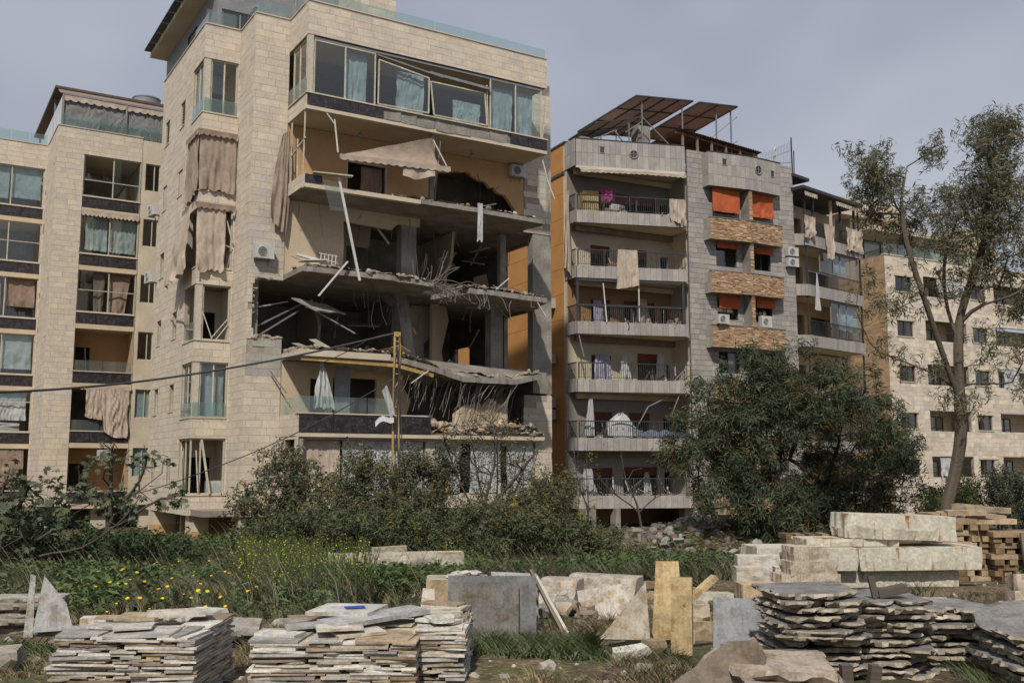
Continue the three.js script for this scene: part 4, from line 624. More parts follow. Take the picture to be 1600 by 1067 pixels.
  // roof terrace: awning roof, curtained front, glass
  const posts = [[-1.25, -0.2], [2.2, -0.2], [5.8, -0.2], [-1.25, -4], [-1.2, -12]]; posts.forEach(([x, z]) => new MB().box(x - 0.05, 20.3, z - 0.05, x + 0.05, z > -1 ? 23 : 23.9, z + 0.05).build('terrace_post', M.frameGrey, G));
  new MB().bar([-1.3, 23.02, -0.2], [6.5, 23.02, -0.2], 0.1, 0.12).build('front_beam', M.steel, G);
  new MB().sheet(8, 6, (u, v) => [-1.35 + 8 * u, 23.95 - 0.9 * v - 0.08 * Math.sin(v * 3.14), -2.2 + 2.0 * v]).build('awning_cloth', M.clothBrown, G);
  new MB().box(-1.5, 23.95, -12.8, 6.6, 24.1, -2.1).build('terrace_roof', M.woodDark, G);
  drape(fM, 0.2, 7.4, 22.9, 21.05, { n: -0.3, amp: 0.07, folds: 22, rag: 0.05 }).build('terrace_curtain', mat({ c: [0.36, 0.345, 0.33], map: 'cloth', r: 1, side: 1, transmission: 0.25, thickness: 0 }), G);
  { const v = new MB(); valance(v.at(fM), 0.15, 7.4, 22.95, 0.36, -0.18, 0.42); v.build('terrace_valance', M.cloth, G); }
  for (let k = 0; k < 4; k++) new MB(fM).box(0.15 + k * 1.6, 21.1, -0.12, 1.7 + k * 1.6, 21.85, -0.105).build('glass_panel', M.glassGreen, G);
  new MB(LEFTSIDE(-1.3, -12)).box(3.5, 20.9, -0.05, 11.6, 22.9, 0).build('terrace_side_sheet', M.sheer, G);
  b.finish();
  const tk = thing('water_tank', 'round grey water tank on the left roof', 'water tank', worldOf(b, FRONT(0, 0), 4.2, 24.1, -5).toArray()); const lt = new MB(); lt.add(new THREE.CylinderGeometry(0.85, 0.85, 1.1, 24, 3), trs([0, 0.55, 0])); lt.build('tank_body', M.frameGrey, tk); new MB().add(new THREE.CylinderGeometry(0.88, 0.88, 0.08, 24), trs([0, 1.12, 0])).build('lid', M.frameGrey, tk);
  acUnit(b, fM, 3.3, head(5) - 0.7, 'air conditioner inside the lowest orange balcony recess on the left');
  curtainThing(b, fM, 'balcony_curtain', 'beige balcony curtain gathered up at its lower left corner', M.cloth, S0 + 0.75, S1 - 0.1, head(4) - 0.02, (u) => sill(4) + (u < 0.42 ? 0.75 - u * 0.3 : -0.35 * Math.min(1, (u - 0.42) * 4)), { amp: 0.07, folds: 9, n: 0.1, rag: 0.15 });
}

// ---------------------------------------------------------------- the pale stone building on the right, behind the trees
{
  seed(151);
  const b = new Building('stone_apartment_building', 'pale rough stone apartment building behind the tall tree on the right', [26.41, 0, -70], 62), G = b.g;
  const fM = FRONT(0, 0), fS = LEFTSIDE(0, -12), TOP = 16.7, hd = [15.27, 12.05, 8.84, 5.53, 2.28];
  const w1 = hd.map((y) => [1.0, y - 1.1, 2.6, y]), w2 = hd.map((y) => [9.0, y - 1.1, 10.6, y]), bal = hd.map((y) => [3.9, y - 1.25, 8.3, y + 0.2]), bal2 = hd.map((y) => [11.6, y - 1.2, 17.5, y + 0.2]);
  b.wall(fM, [0, -1.7, 20, TOP], [...w1, ...w2, ...bal, ...bal2], { tone: paleTone, h: 0.32, w: 0.6, rank: 1 });
  b.wall(fS, [0, -1.7, 12, TOP], [], { tone: () => { const k = rr(0.75, 1.1); return [0.52 * k, 0.36 * k, 0.22 * k]; }, h: 0.32, w: 0.5, rank: 0.2 });
  for (const q of [...w1, ...w2]) { windowAt(b, fM, q[0], q[1], q[2], q[3], { cols: [0.5], mat: M.frameDark, n: -0.15, bar: 0.06, skip: rnd() < 0.4 ? [ri(2)] : [] }); new MB(fM).box(q[0] - 0.15, q[3], -0.1, q[2] + 0.15, q[3] + 0.14, 0.06).build('lintel', M.cream, G); new MB(fM).box(q[0] - 0.1, q[1] - 0.08, -0.2, q[2] + 0.1, q[1], 0.05).build('sill', M.cream, G); }
  hd.forEach((y, k) => { for (const [s0, s1] of [[3.9, 8.3], [11.6, 17.5]]) { new MB(fM).box(s0, y - 1.75, -1.8, s1, y - 1.55, -0.26).build('balcony_slab', M.cream, G); new MB(fM).box(s0, y - 1.7, -1.9, s1, y + 0.3, -1.75).build('recess_wall', k % 2 ? M.plaster : M.cream, G); windowAt(b, fM, s0 + 1.2, y - 1.5, s0 + 3.4, y - 0.1, { cols: [0.33, 0.66], rows: [0.4], mat: M.frameDark, n: -1.7 }); const r = new MB(fM); r.bar([s0, y - 0.55, -0.12], [s1, y - 0.55, -0.12], 0.04); r.build('hand_rail', M.frameDark, G); } });
  for (const [k, s0, s1] of [[0, 5.2, 8.2], [2, 12.2, 14], [4, 4.6, 6]]) drape(fM, s0, s1, hd[k] + 0.1, hd[k] - 1.2, { n: 0.08, amp: 0.1, wob: 0.3, rag: 0.3, folds: 3 }).build('torn_sheet', M.clothWhite, G);
  new MB(fM).box(0, -1.7, -8, 20, 16.3, -6).build('room_wall', M.plaster, G); new MB(fM).box(-0.02, TOP, -0.3, 20, TOP + 0.08, 0.05).build('coping', M.cream, G); new MB(fM).box(0.05, 16.2, -12, 20, 16.45, -0.3).build('roof_slab', M.conc, G);
  for (let k = 0; k < 9; k++) new MB(fM).box(0.1 + k * 1.5, 16.8, -0.15, 1.52 + k * 1.5, 17.6, -0.135).build('glass_panel', M.glassGreen, G);
  // set-back top storey with heavy flat slabs
  new MB().box(1.2, 16.4, -9, 12, 19.0, -3.4).build('upper_wall', M.plaster, G); windowAt(b, FRONT(0, -3.3), 1.6, 16.6, 10.6, 18.6, { cols: [0.2, 0.4, 0.6, 0.8], mat: M.frameDark, n: 0 }); new MB().box(0.3, 18.9, -9.5, 8.6, 19.25, -1.6).build('upper_slab', M.cream, G); new MB().box(-1.5, 20.1, -9.5, 5.4, 21.4, -2.6).build('upper_parapet', M.cream, G); new MB().box(0.4, 19.2, -9, 4.6, 20.1, -3.4).build('upper_wall', M.plaster, G); new MB().box(11.0, 16.4, -7, 15.5, 20.4, -2.4).build('stair_tower', M.plaster, G); for (let k = 0; k < 7; k++) new MB().bar([4.5 + k * 0.75, 18.35, -3], [4.5 + k * 0.75, 18.3, -0.6], 0.1, 0.14).build('pergola_beam', M.woodDark, G);
  for (const s of [0.8, 3.6]) new MB(fS).box(8.3 + (s > 1 ? 0 : 0), 1, 0.0, 8.36, 15.5, 0.08).build('drain_pipe', M.white, G);
  b.finish();
}

// ---------------------------------------------------------------- the grey tiled apartment building in the middle
{
  seed(211);
  const b = new Building('grey_apartment_building', 'grey tiled apartment block with railed balconies and orange blinds', [3.743, 0, -57], 64), G = b.g;
  const shutterRed = mat({ c: [0.22, 0.06, 0.03], map: 'cloth' }), I = new THREE.Matrix4(), FT = [16.56, 13.29, 10.03, 6.7, 3.37, 0.13], thF = -0.2413, LF = 6.78;
  const fF = at(0, 0, 0, thF), fC = LEFTSIDE(-0.1, -1.2), fW = FRONT(7.25, 0.9), fP1 = at(8.36, 0, 1.55, -0.0848), fP2 = at(11.3, 0, 1.8, 0.1107), fO = LEFTSIDE(-0.1, -25);
  // balcony parapets clad with upright tiles
  const tl = (f, s1, y0, y1, h, w = 0.345, rank = 1) => b.wall(f, [0, y0, s1, y1], [], { mat: M.mortarGrey, name: 'wall', tone: tileTone, h, w, stack: true, depth: 0.16, gap: 0.014, rank });
  const row = (f, s1, y0, y1, n, w, rank) => { const h = (y1 - y0) / n, fy = f.clone().multiply(new THREE.Matrix4().makeTranslation(0, y0, 0)); b.wall(fy, [0, 0, s1, y1 - y0], [], { mat: M.mortarGrey, tone: tileTone, h, w: w || 0.345, stack: true, depth: 0.16, gap: 0.014, rank }); };
  row(fF, LF, 19.2, 20.84, 2, 0.345, 3); row(fC, 1.2, 19.2, 20.84, 2, 0.3, 1);
  FT.forEach((y) => { row(fF, LF, y - 0.73, y, 1, 0.345, 3); row(fC, 1.2, y - 0.73, y, 1, 0.3, 1); });
  row(fP1, 2.95, 18.68, 20.8, 3, 0.33, 3); row(fP2, 2.72, 18.68, 20.8, 3, 0.33, 3); row(LEFTSIDE(8.36, 0.9), 0.65, 18.68, 20.8, 3, 0.3, 1);
  // plain walls of grey stone
  const wy = [[18.5, 17.2], [15.2, 13.9], [11.95, 10.63], [8.65, 7.35], [5.4, 4.05], [2.1, 0.75]], ops = []; for (const [a, c] of wy) ops.push([2.03, c, 3.58, a], [4.93, c, 6.25, a]);
  b.wall(fW, [0, -1.7, 8.25, 20.94], [...ops, [2.5, -1.7, 6.5, -0.5]], { mat: M.mortarGrey, tone: greyTone, h: 0.31, w: 0.56, gap: 0.018, rank: 1 });
  for (const [a, c] of wy) for (const [s0, s1] of [[2.03, 3.58], [4.93, 6.25]]) windowAt(b, fW, s0, c, s1, a, { mat: M.frameDark, n: -0.16, cols: [0.5], bar: 0.05, skip: rnd() < 0.7 ? [0, 1] : [ri(2)] });
  // folded bays: veneer bands, slabs and the middle pier
  const ven = new MB(), VT = [[0.50, 0.30, 0.17], [0.44, 0.25, 0.145], [0.62, 0.42, 0.26], [0.44, 0.31, 0.21], [0.66, 0.52, 0.37], [0.36, 0.19, 0.11], [0.56, 0.36, 0.2]];
  const strips = (f, s0, s1, y0, y1, n0 = 0) => { for (let y = y0; y < y1; ) { const h = Math.min(rr(0.045, 0.085), y1 - y); let s = s0; while (s < s1) { const w = Math.min(rr(0.14, 0.42), s1 - s); const c = pick(VT), k = rr(0.75, 1.2); ven.at(f).tint([c[0] * k, c[1] * k, c[2] * k]); ven.box(s + 0.004, y + 0.003, n0, s + w - 0.003, y + h - 0.003, n0 + rr(0.012, 0.045), [rnd() * 5, rnd() * 5]); s += w; } y += h; } };
  for (const y of [16.7, 13.43, 10.14, 6.86, 3.58, 0.3]) {
    for (const [f, L] of [[fP1, 2.95], [fP2, 2.72]]) { new MB(f).box(0.01, y - 1.33, -0.18, L - 0.01, y, 0).build('bay_parapet', M.concDark, G); strips(f, 0.02, L - 0.02, y - 1.32, y - 0.02); new MB(f).box(-0.02, y, -0.2, L, y + 0.04, 0.06).build('coping', M.frameGrey, G); }
    row(LEFTSIDE(8.36, 0.9), 0.65, y - 1.33, y, 2, 0.32, 0.5);
    new MB().prism([[8.4, 0.88], [8.4, 1.5], [11.3, 1.74], [13.95, 1.45], [13.95, 0.88]], y - 1.31, y - 1.17).build('bay_slab', M.concDark, G);
  }
  new MB().box(11.27, -0.9, 0.88, 11.52, 18.67, 1.68).build('pier', M.conc, G); strips(FRONT(11.27, 1.68), 0, 0.25, -0.8, 18.66); strips(at(11.52, 0, 1.68, Math.PI / 2), 0, 0.1, -0.8, 18.66);
  const vo = ven.build('stone_veneer', rubbleMat, G); vo.userData.kind = 'stuff';
  new MB().prism([[8.4, 0.88], [8.4, 1.5], [11.3, 1.74], [13.95, 1.45], [13.95, 0.88]], 18.7, 18.85).build('bay_slab', M.concDark, G);
  // balconies: slabs, back walls, doors, rails
  const plan = [[-0.06, -1.19], [0.03, -0.14], [6.5, 1.44], [7.2, 0.85], [7.2, -1.3], [-0.06, -1.3]], shadedWallMats = [[0.22, 0.19, 0.16], [0.52, 0.44, 0.33], [0.30, 0.17, 0.08], [0.55, 0.48, 0.34], [0.27, 0.24, 0.21], [0.30, 0.275, 0.25]].map((c) => mat({ c, map: 'plas' }));  // wall paint per floor, with balcony shade worked into the darker ones
  new MB().prism(plan, 19.22, 19.4).build('balcony_slab', M.cream, G);
  const rail = (y, k) => { const m = new MB(), seg = (f, s0, s1) => { m.at(f); m.bar([s0, y + 0.95, -0.07], [s1, y + 0.95, -0.07], 0.06, 0.06).bar([s0, y + 0.1, -0.07], [s1, y + 0.1, -0.07], 0.03); for (let s = s0 + 0.06; s < s1; s += 0.125) { m.bar([s, y + 0.1, -0.07], [s, y + 0.94, -0.07], 0.024); if (Math.round(s / 0.125) % 3 === 0) m.add(new THREE.TorusGeometry(0.05, 0.011, 4, 8), trs([s + 0.06, y + 0.55, -0.07])); } for (let s = s0 + 0.02; s <= s1; s += 1.6) m.bar([s, y, -0.07], [s, y + 0.95, -0.07], 0.05); }; seg(fC, 0.0, 1.13); seg(fF, 0.06, 6.7); m.build('railing', M.frameDark, G); };
  FT.forEach((y, k) => {
    const fl = y - 0.6, ce = k ? FT[k - 1] - 0.73 : 19.2; new MB().prism(plan, y - 0.72, y - 0.55).build('balcony_slab', M.cream, G); rail(y, k);
    const doors = [[1.5, fl, 2.85, fl + 2.15], [4.06, fl, 5.5, fl + 2.15], [6.5, fl, 7.1, fl + 1.9]]; if (k === 0) doors[1] = [3.3, fl, 6.2, fl + 2.2]; if (k === 3) doors[1] = [4.7, fl, 6.4, fl + 2.4]; if (k === 5) doors[1] = [3.6, fl, 6.0, fl + 2.2]; if (k === 2) doors[1] = [3.8, fl, 6.0, fl + 2.2]; const wm = new MB(FRONT(0, -1.15)); for (const q of rectMinus([-0.05, fl, 7.3, ce], doors)) wm.box(q[0], q[1], -0.2, q[2], q[3], 0.14); wm.build('back_wall', shadedWallMats[k], G);
    for (const q of doors.slice(0, 2)) { new MB(FRONT(0, -1.15)).box(q[0], q[3] - 0.42, -0.1, q[2], q[3], 0.02).build('roller_shutter', shutterRed, G); new MB(FRONT(0, -1.15)).box(q[0], q[1], -0.12, q[0] + 0.07, q[3] - 0.42, 0.02).box(q[0] + 0.07, q[3] - 0.48, -0.11, q[2] - 0.07, q[3] - 0.42, 0.015).box(q[2] - 0.07, q[1], -0.12, q[2], q[3] - 0.42, 0.02).build('door_frame', M.woodDark, G); }
    new MB().box(7.22, fl, -1.1, 7.4, ce, 0.6).build('end_wall', k === 1 || k === 3 ? M.cream : M.roomBeige, G);
    new MB().box(-0.06, fl, -1.3, 0.14, ce, -1.05).build('end_pier', M.cream, G);
    new MB(FRONT(0, -1.1)).bar([0.2, ce - 0.18, 0.5], [7.2, ce - 0.18, 0.35], 0.2, 0.3).build('ceiling_beam', k % 2 ? M.wood : M.plaster, G);
  });
  // shell and the tall ochre side wall with scored lines
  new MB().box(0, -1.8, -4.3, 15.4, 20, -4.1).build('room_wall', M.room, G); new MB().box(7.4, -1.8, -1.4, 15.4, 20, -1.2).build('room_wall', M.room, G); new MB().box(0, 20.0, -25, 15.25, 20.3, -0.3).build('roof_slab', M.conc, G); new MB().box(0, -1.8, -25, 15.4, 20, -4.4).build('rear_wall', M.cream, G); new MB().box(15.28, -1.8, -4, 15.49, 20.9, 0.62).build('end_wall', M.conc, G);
  for (const y of FT) new MB().box(0.05, y - 0.72, -4.3, 15.2, y - 0.58, -1.35).build('floor_slab', M.room, G);
  for (let k = 0; k < 15; k++) new MB(fO).box(0, -1.8 + k * 1.515, -0.2, 23.6, -1.8 + k * 1.515 + 1.49, 0, [k * 3.3, k]).build('render_panel', M.ochre, G);
  new MB(fO).box(0, -1.8, -0.3, 23.7, 20.9, -0.012).build('side_wall', M.cream, G); new MB(fO).box(-0.02, 19.02, 0, 23.8, 19.2, 0.06).build('ledge', M.woodDark, G); new MB(fO).box(-0.02, 20.9, -0.3, 23.9, 21.0, 0.06).build('coping', M.woodDark, G);
  new MB(fC).box(0.0, -1.8, -0.3, 0.12, 20.9, -0.17).build('corner_post', M.cream, G);
  for (const [s, w] of [[0, 0.7], [2, 0.3], [6.7, 0.8], [8.2, 0.5]]) new MB(FRONT(s, 0.6)).box(0, -1.9, -0.5, w, -0.6, 0.1).build('pillar', M.conc, G); new MB().box(0, -1.9, -3, 15, -0.62, -2.8).build('basement_wall', M.orange, G);
  // parapet holes as black discs and plates, their inner darkness painted on
  for (const [f, s, y, r] of [[fF, 3.55, 20.1, 0.24], [fP2, 0.75, 20.05, 0.27]]) { new MB(f).add(new THREE.TorusGeometry(r, 0.04, 6, 24), trs([s, y, 0.02])).build('round_frame', M.frameGrey, G); new MB(f).add(new THREE.CylinderGeometry(r, r, 0.02, 24), trs([s, y, 0.004], [Math.PI / 2, 0, 0])).build('round_black_disc', M.cable, G); new MB(f).bar([s - r, y, 0.03], [s + r, y, 0.03], 0.03).bar([s, y - r, 0.03], [s, y + r, 0.03], 0.03).build('round_grille', M.frameGrey, G); }
  for (const [f, s, y] of [[fF, 1.6, 20.25], [fP1, 1.15, 20.25], [fP2, 2.0, 20.0]]) { new MB(f).box(s - 0.12, y - 0.18, -0.02, s + 0.12, y + 0.18, 0.008).build('vent_black_plate', M.cable, G); new MB(f).box(s - 0.16, y - 0.22, -0.02, s + 0.16, y - 0.18, 0.03).box(s - 0.16, y + 0.18, -0.02, s + 0.16, y + 0.22, 0.03).build('vent_frame', M.frameGrey, G); }
  for (const [f, s1] of [[fF, LF], [fP1, 2.95], [fP2, 2.72]]) new MB(f).box(-0.02, f === fF ? 20.84 : 20.8, -0.18, s1, f === fF ? 20.88 : 20.85, 0.03).build('coping', M.frameDark, G);
  new MB(fF).box(0, 19.1, -0.15, LF, 19.2, 0.03).build('white_edge', M.white, G);

  // ---- right wing with its own slanted balconies
  const fG = at(16.26, 0, 1.23, 0.279), fg0 = at(15.5, 0, 0.9, -0.41), LW = 6.8;
  FT.forEach((y, k) => {
    row(fG, LW, y - 0.75, y, 1, 0.34, 1); row(fg0, 0.8, y - 0.75, y, 1, 0.3, 0.5);
    new MB().prism([[15.55, 0.7], [16.3, 1.05], [22.7, -0.8], [22.7, -2.6], [15.55, -1.6]], y - 0.73, y - 0.57).build('balcony_slab', M.cream, G);
    const wb = new MB(fG); for (const q of rectMinus([-0.6, y - 0.57, LW, y + 2.5], [[1, y - 0.5, 2.4, y + 1.7], [3.2, y - 0.5, 5.6, y + 1.7]])) wb.box(q[0], q[1], -2.1, q[2], q[3], -1.9); wb.build('back_wall', k === 2 ? M.orange : M.plaster, G);
    const m = new MB(fG); m.bar([0, y + 0.95, -0.07], [LW, y + 0.95, -0.07], 0.05).bar([0, y + 0.1, -0.07], [LW, y + 0.1, -0.07], 0.03); for (let s = 0; s <= LW; s += 0.15) m.bar([s, y + 0.05, -0.07], [s, y + 0.95, -0.07], 0.018); m.build('railing', M.frameDark, G);
    new MB(fG).box(0.0, y, -0.2, 0.1, y + 2.5, -0.1).build('balcony_post', M.frameDark, G); new MB(fG).box(LW - 0.1, y, -0.2, LW, y + 2.5, -0.1).build('balcony_post', M.frameDark, G);
  });
  new MB(fG).box(-0.5, -1.8, -3.2, LW, 19, -3.0).build('room_wall', M.room, G); new MB(fG).box(LW - 0.02, -1.8, -3, LW + 0.15, 16.2, -1.9).build('end_wall', M.cream, G);
  windowAt(b, fG, 0.2, FT[1] + 0.9, 6.6, FT[0] - 0.8, { cols: [0.25, 0.5, 0.65, 0.85], mat: M.frameGrey, n: -0.25, skip: [0] }); windowAt(b, fG, 2.9, FT[2] + 0.1, 6.6, FT[1] - 0.8, { cols: [0.3, 0.55], mat: M.frameGrey, n: -0.25 });
  drape(fG, 4.0, 6.4, FT[1] - 0.85, FT[2] + 0.7, { n: -0.4, amp: 0.05, folds: 3, wob: 0.3 }).build('blind', M.sheer, G); drape(fG, 3.2, 5.3, FT[0] - 0.9, FT[1] + 1.3, { n: -0.4, amp: 0.02 }).build('blind', M.sheer, G);
  new MB(fG).box(-0.8, 19.35, -3.4, LW - 0.2, 19.55, 0.35).build('canopy_roof', M.frameDark, G); for (const s of [1.0, 3.2, 4.4, 6.2]) new MB(fG).box(s, FT[0], -0.25, s + 0.14, 19.35, -0.11).build('canopy_post', s === 3.2 ? M.cream : M.frameDark, G); new MB(fG).box(-0.7, 20.3, -3.2, 1.2, 20.5, -0.4).build('canopy_roof', M.frameDark, G);
  for (const [s0, s1] of [[3.2, 6.5], [-0.6, 0.9]]) { const v = new MB(fG); valance(v, s0, s1, 19.2, 0.3, 0.3, 0.25); v.build('awning', M.cloth, G); }

  // ---- roof: solar canopies, tin roof, tank, rails
  const panelArr = (c0, ex, ez, nx, nz) => { for (let i = 0; i < nx; i++) for (let j = 0; j < nz; j++) { const P = (u, v, d) => [c0[0] + ex[0] * u + ez[0] * v, c0[1] + ex[1] * u + ez[1] * v + d, c0[2] + ex[2] * u + ez[2] * v], u0 = i / nx + 0.006, u1 = (i + 1) / nx - 0.006, v0 = j / nz + 0.004, v1 = (j + 1) / nz - 0.004; const m = new MB(); m.quad(P(u0, v0, 0), P(u0, v1, 0), P(u1, v1, 0), P(u1, v0, 0)); m.quad(P(u0, v0, 0.04), P(u1, v0, 0.04), P(u1, v1, 0.04), P(u0, v1, 0.04)); const o = m.build('solar_panel', M.panelBack, G); const fr = new MB(); fr.bar(P(u0, v0, 0.02), P(u1, v0, 0.02), 0.08).bar(P(u0, v1, 0.02), P(u1, v1, 0.02), 0.08).bar(P(u0, v0, 0.02), P(u0, v1, 0.02), 0.08).bar(P(u1, v0, 0.02), P(u1, v1, 0.02), 0.08); fr.build('panel_frame', M.frameDark, o); } };
  panelArr([4.78, 24.5, -0.77], [3.75, 0, 0.77], [-2.1, -1.5, -3.75], 4, 3); panelArr([8.97, 24.5, 0], [2.7, 0, 0.42], [-2.1, -1.5, -3.75], 2, 3); panelArr([5.2, 23.25, -1.0], [-3.1, -0.75, -0.4], [-0.6, -0.5, -2.2], 3, 2);
  const post = (p, q, w = 0.07) => new MB().bar(p, q, w).build('canopy_strut', M.steel, G);
  for (const [x, z, y] of [[5.3, -1, 24.35], [7.99, -0.5, 24.45], [10.4, -0.2, 24.45], [11.4, 0, 24.4], [3.9, -3.6, 23.3], [6.6, -3, 23.4], [9.4, -3, 23.3]]) post([x, 20.3, z], [x, y, z]);
  post([5.3, 23.3, -1], [7.2, 21.8, -0.9], 0.05); post([5.3, 23.0, -1], [4.2, 22.2, -1.2], 0.05); post([1.9, 21.4, -1.2], [3.4, 22.2, -1.2], 0.06); post([3.4, 22.2, -1.2], [4.2, 21.4, -1.2], 0.06); post([9.2, 21.6, -1], [11.9, 24, 0], 0.05); post([10.4, 21.5, -0.2], [11.9, 22.4, 0], 0.05); post([4.4, 20.3, -1.1], [4.4, 22.8, -1.1], 0.06); post([3.6, 20.3, -1.3], [3.6, 22.3, -1.3], 0.06);
  { const m = new MB(); m.sheet(70, 4, (u, v) => [6.9 + u * 6.5, 22.35 - u * 0.65 - v * 0.1 + 0.035 * Math.sin(u * 6.283 * 33), 0.6 - v * 4.6], [6, 4]); m.build('tin_roof', mat({ c: [0.25, 0.11, 0.065], map: 'conc', side: 1, r: 0.9 }), G); for (let k = 0; k < 6; k++) new MB().bar([7.4 + k * 1.1, 20.3, 0.3], [7.4 + k * 1.1, 22.2 - k * 0.11, 0.3], 0.12).build('roof_post', M.wood, G); for (let k = 0; k < 3; k++) new MB().bar([6.95, 22.2 - k * 0.02, 0.2 - k * 1.6], [13.3, 21.55, 0.2 - k * 1.6], 0.1, 0.08).build('roof_beam', M.rusty, G); new MB().box(5.4, 20.3, -2.4, 6.3, 23.0, -1.6).build('chimney', M.concDark, G); new MB().box(1.6, 20.3, -4, 4.4, 21.9, -2.2).build('roof_hut', M.concDark, G); }
  { const m = new MB(); for (let k = 0; k <= 20; k++) { const x = 13.4 + k * 0.125; m.tube([[x, 20.9, 0.4], [x, 21.25 + k * 0.055, 0.4], [x + 0.02, 21.5 + k * 0.06, 0.4], [x - 0.06, 21.6 + k * 0.06, 0.45]], 0.012, 4); } m.bar([13.3, 21.15, 0.4], [15.95, 22.25, 0.4], 0.03).bar([13.6, 20.95, 0.4], [15.95, 21.45, 0.4], 0.04); m.build('roof_railing', M.steel, G); new MB().bar([15.95, 20.5, 0.45], [15.92, 23.1, 0.45], 0.06).build('roof_pole', M.frameDark, G); new MB().bar([16.2, 20.3, 0.3], [16.25, 22.3, 0.3], 0.05).build('roof_pole', M.frameDark, G); new MB().tube([[14.6, 20.5, 0.3], [14.6, 22.1, 0.3], [14.68, 22.22, 0.3], [14.76, 22.1, 0.3]], 0.08, 8).build('vent_pipe', M.white, G); }
  b.finish('tile', 'tile_cladding', M.stone);

  // ---- things on and around the balconies
  const tk = thing('water_tank', 'white water tank beneath the rooftop solar canopy', 'water tank', worldOf(b, I, 6.9, 20.3, -1.3).toArray()); new MB().add(new THREE.CylinderGeometry(0.75, 0.75, 1.2, 20), trs([0, 0.6, 0])).build('tank_body', M.white, tk); new MB().add(new THREE.SphereGeometry(0.75, 18, 6, 0, 6.3, 0, 1.57), trs([0, 1.2, 0], [0, 0, 0], [1, 0.35, 1])).build('dome', M.white, tk);
  [[22.2, 11.1, 'air conditioner on the ochre wall level with the dark balcony frame'], [22.2, 7.8, 'air conditioner on the ochre wall beside the yellow balcony'], [22.2, 5.2, 'upper of two stacked air conditioners low on the ochre wall'], [22.2, 4.5, 'lower of two stacked air conditioners low on the ochre wall']].forEach(([s, y, l]) => acUnit(b, fO, s, y, l, { turn: 0.25 }));
  acUnit(b, FRONT(8.36, 1.5), 0.62, 10.2, 'air conditioner standing on the veneer band below a red blind'); acUnit(b, FRONT(8.36, 1.35), 4.0, 10.2, 'tall air conditioner beside the pier under the right red blind', { h: 0.7 }); acUnit(b, fW, 7.8, 14.98, 'upper air conditioner on the grey wall beside the bay', { w: 0.85 }); acUnit(b, fW, 7.8, 14.3, 'lower air conditioner on the grey wall beside the bay', { w: 0.85 });
  const cz = (f, l, mm, s0, s1, t, bo, o) => curtainThing(b, f, 'cloth', l, mm, s0, s1, t, bo, { cat: 'cloth', ...o });
  const bl = (l, mm, s0, s1, t, bo, o) => curtainThing(b, fW, 'window_blind', l, mm, s0, s1, t, bo, { cat: 'blind', amp: 0.012, folds: 1, n: 0.18, rag: 0.03, wob: 0.05, ...o });
  bl('large orange blind blown out at its left edge, below the parapet', M.blindOrange, 1.55, 3.6, 18.7, (u) => 17.15 + 0.02 * u, { n: 0.4, bulge: 0.22, lean: -0.12 }); bl('creased orange blind right of the pier, below the parapet', M.blindOrange, 4.4, 6.3, 18.7, 17.15, { n: 0.35, wob: 0.4 });
  bl('half-lowered red blind above the left air conditioner', M.blindOrange, 2.0, 3.55, 12.2, 11.3, {}); bl('short red blind above the right air conditioner', M.blindOrange, 4.9, 6.35, 12.1, 11.5, {}); bl('rolled red blind over the upper left bay window', M.blindOrange, 2.0, 3.6, 15.4, 15.0, {}); bl('rolled red blind over the upper right bay window', M.blindOrange, 4.9, 6.3, 15.3, 14.9, {});
  cz(fF, 'beige cloth draped over the railing of the second balcony down', M.cloth, 2.35, 3.75, 14.3, (u) => 11.95 + 0.25 * u, { amp: 0.06, folds: 4, n: 0.1, rag: 0.1, squeeze: (d) => 0.85 + 0.15 * d }); cz(fC, 'long torn beige awning strip hanging at the corner of the ochre wall', M.cloth, 0.2, 1.1, (u) => 17.6 + 0.2 * u, (u) => 13.3 - 0.6 * u, { amp: 0.1, folds: 3, n: 0.2, rag: 0.8, squeeze: (d) => 0.5 + 0.5 * d }); cz(fF, 'beige cloth bundled at the right end of the top balcony', M.cloth, 5.7, 6.7, 17.5, (u) => 16.2 - 0.3 * u, { amp: 0.1, folds: 3, n: 0.12, rag: 0.3, wob: 0.3 });
  cz(fG, 'beige cloth crumpled over the wing canopy railing near the grey wall', M.cloth, -0.5, 0.8, 17.7, 16.3, { amp: 0.12, folds: 2, n: 0.15, rag: 0.4, wob: 0.5 }); cz(fG, 'beige cloth hanging in a long tail from the wing canopy balcony', M.cloth, 1.9, 3.2, 17.5, (u) => 15.2, { amp: 0.1, folds: 3, n: 0.15, rag: 0.3, squeeze: (d) => 1 - 0.55 * d }); cz(fG, 'wide crumpled beige cloth at the far end of the wing balcony', M.cloth, 4.6, 6.7, 17.7, (u) => 16.1, { amp: 0.14, folds: 3, n: 0.15, rag: 0.3, wob: 0.5 });
  cz(fG, 'white pointed cloth hanging between the wing balconies', M.clothWhite, 0.05, 0.75, 14.0, 11.6, { amp: 0.04, folds: 2, n: 0.35, rag: 0.1, squeeze: (d) => 0.1 + 0.9 * d });
  cz(fF, 'white closed sunshade cloth behind the lower balcony railing', M.clothWhite, 0.5, 1.3, 6.0, 3.5, { amp: 0.1, folds: 3, n: -0.35, rag: 0.1, squeeze: (d) => 0.12 + 0.88 * d, lean: -0.2 }); cz(FRONT(0, -0.9), 'pair of lilac curtains blowing out of the yellow balcony door', M.lilac, 1.55, 2.75, 8.3, 6.2, { amp: 0.1, folds: 3, n: 0.1, squeeze: (d) => 0.8 + 0.4 * d }); cz(FRONT(0, -0.9), 'lilac curtain in the door of the dark framed balcony', M.lilac, 1.55, 2.2, 11.5, 9.5, { amp: 0.06, folds: 2, n: 0.1 });
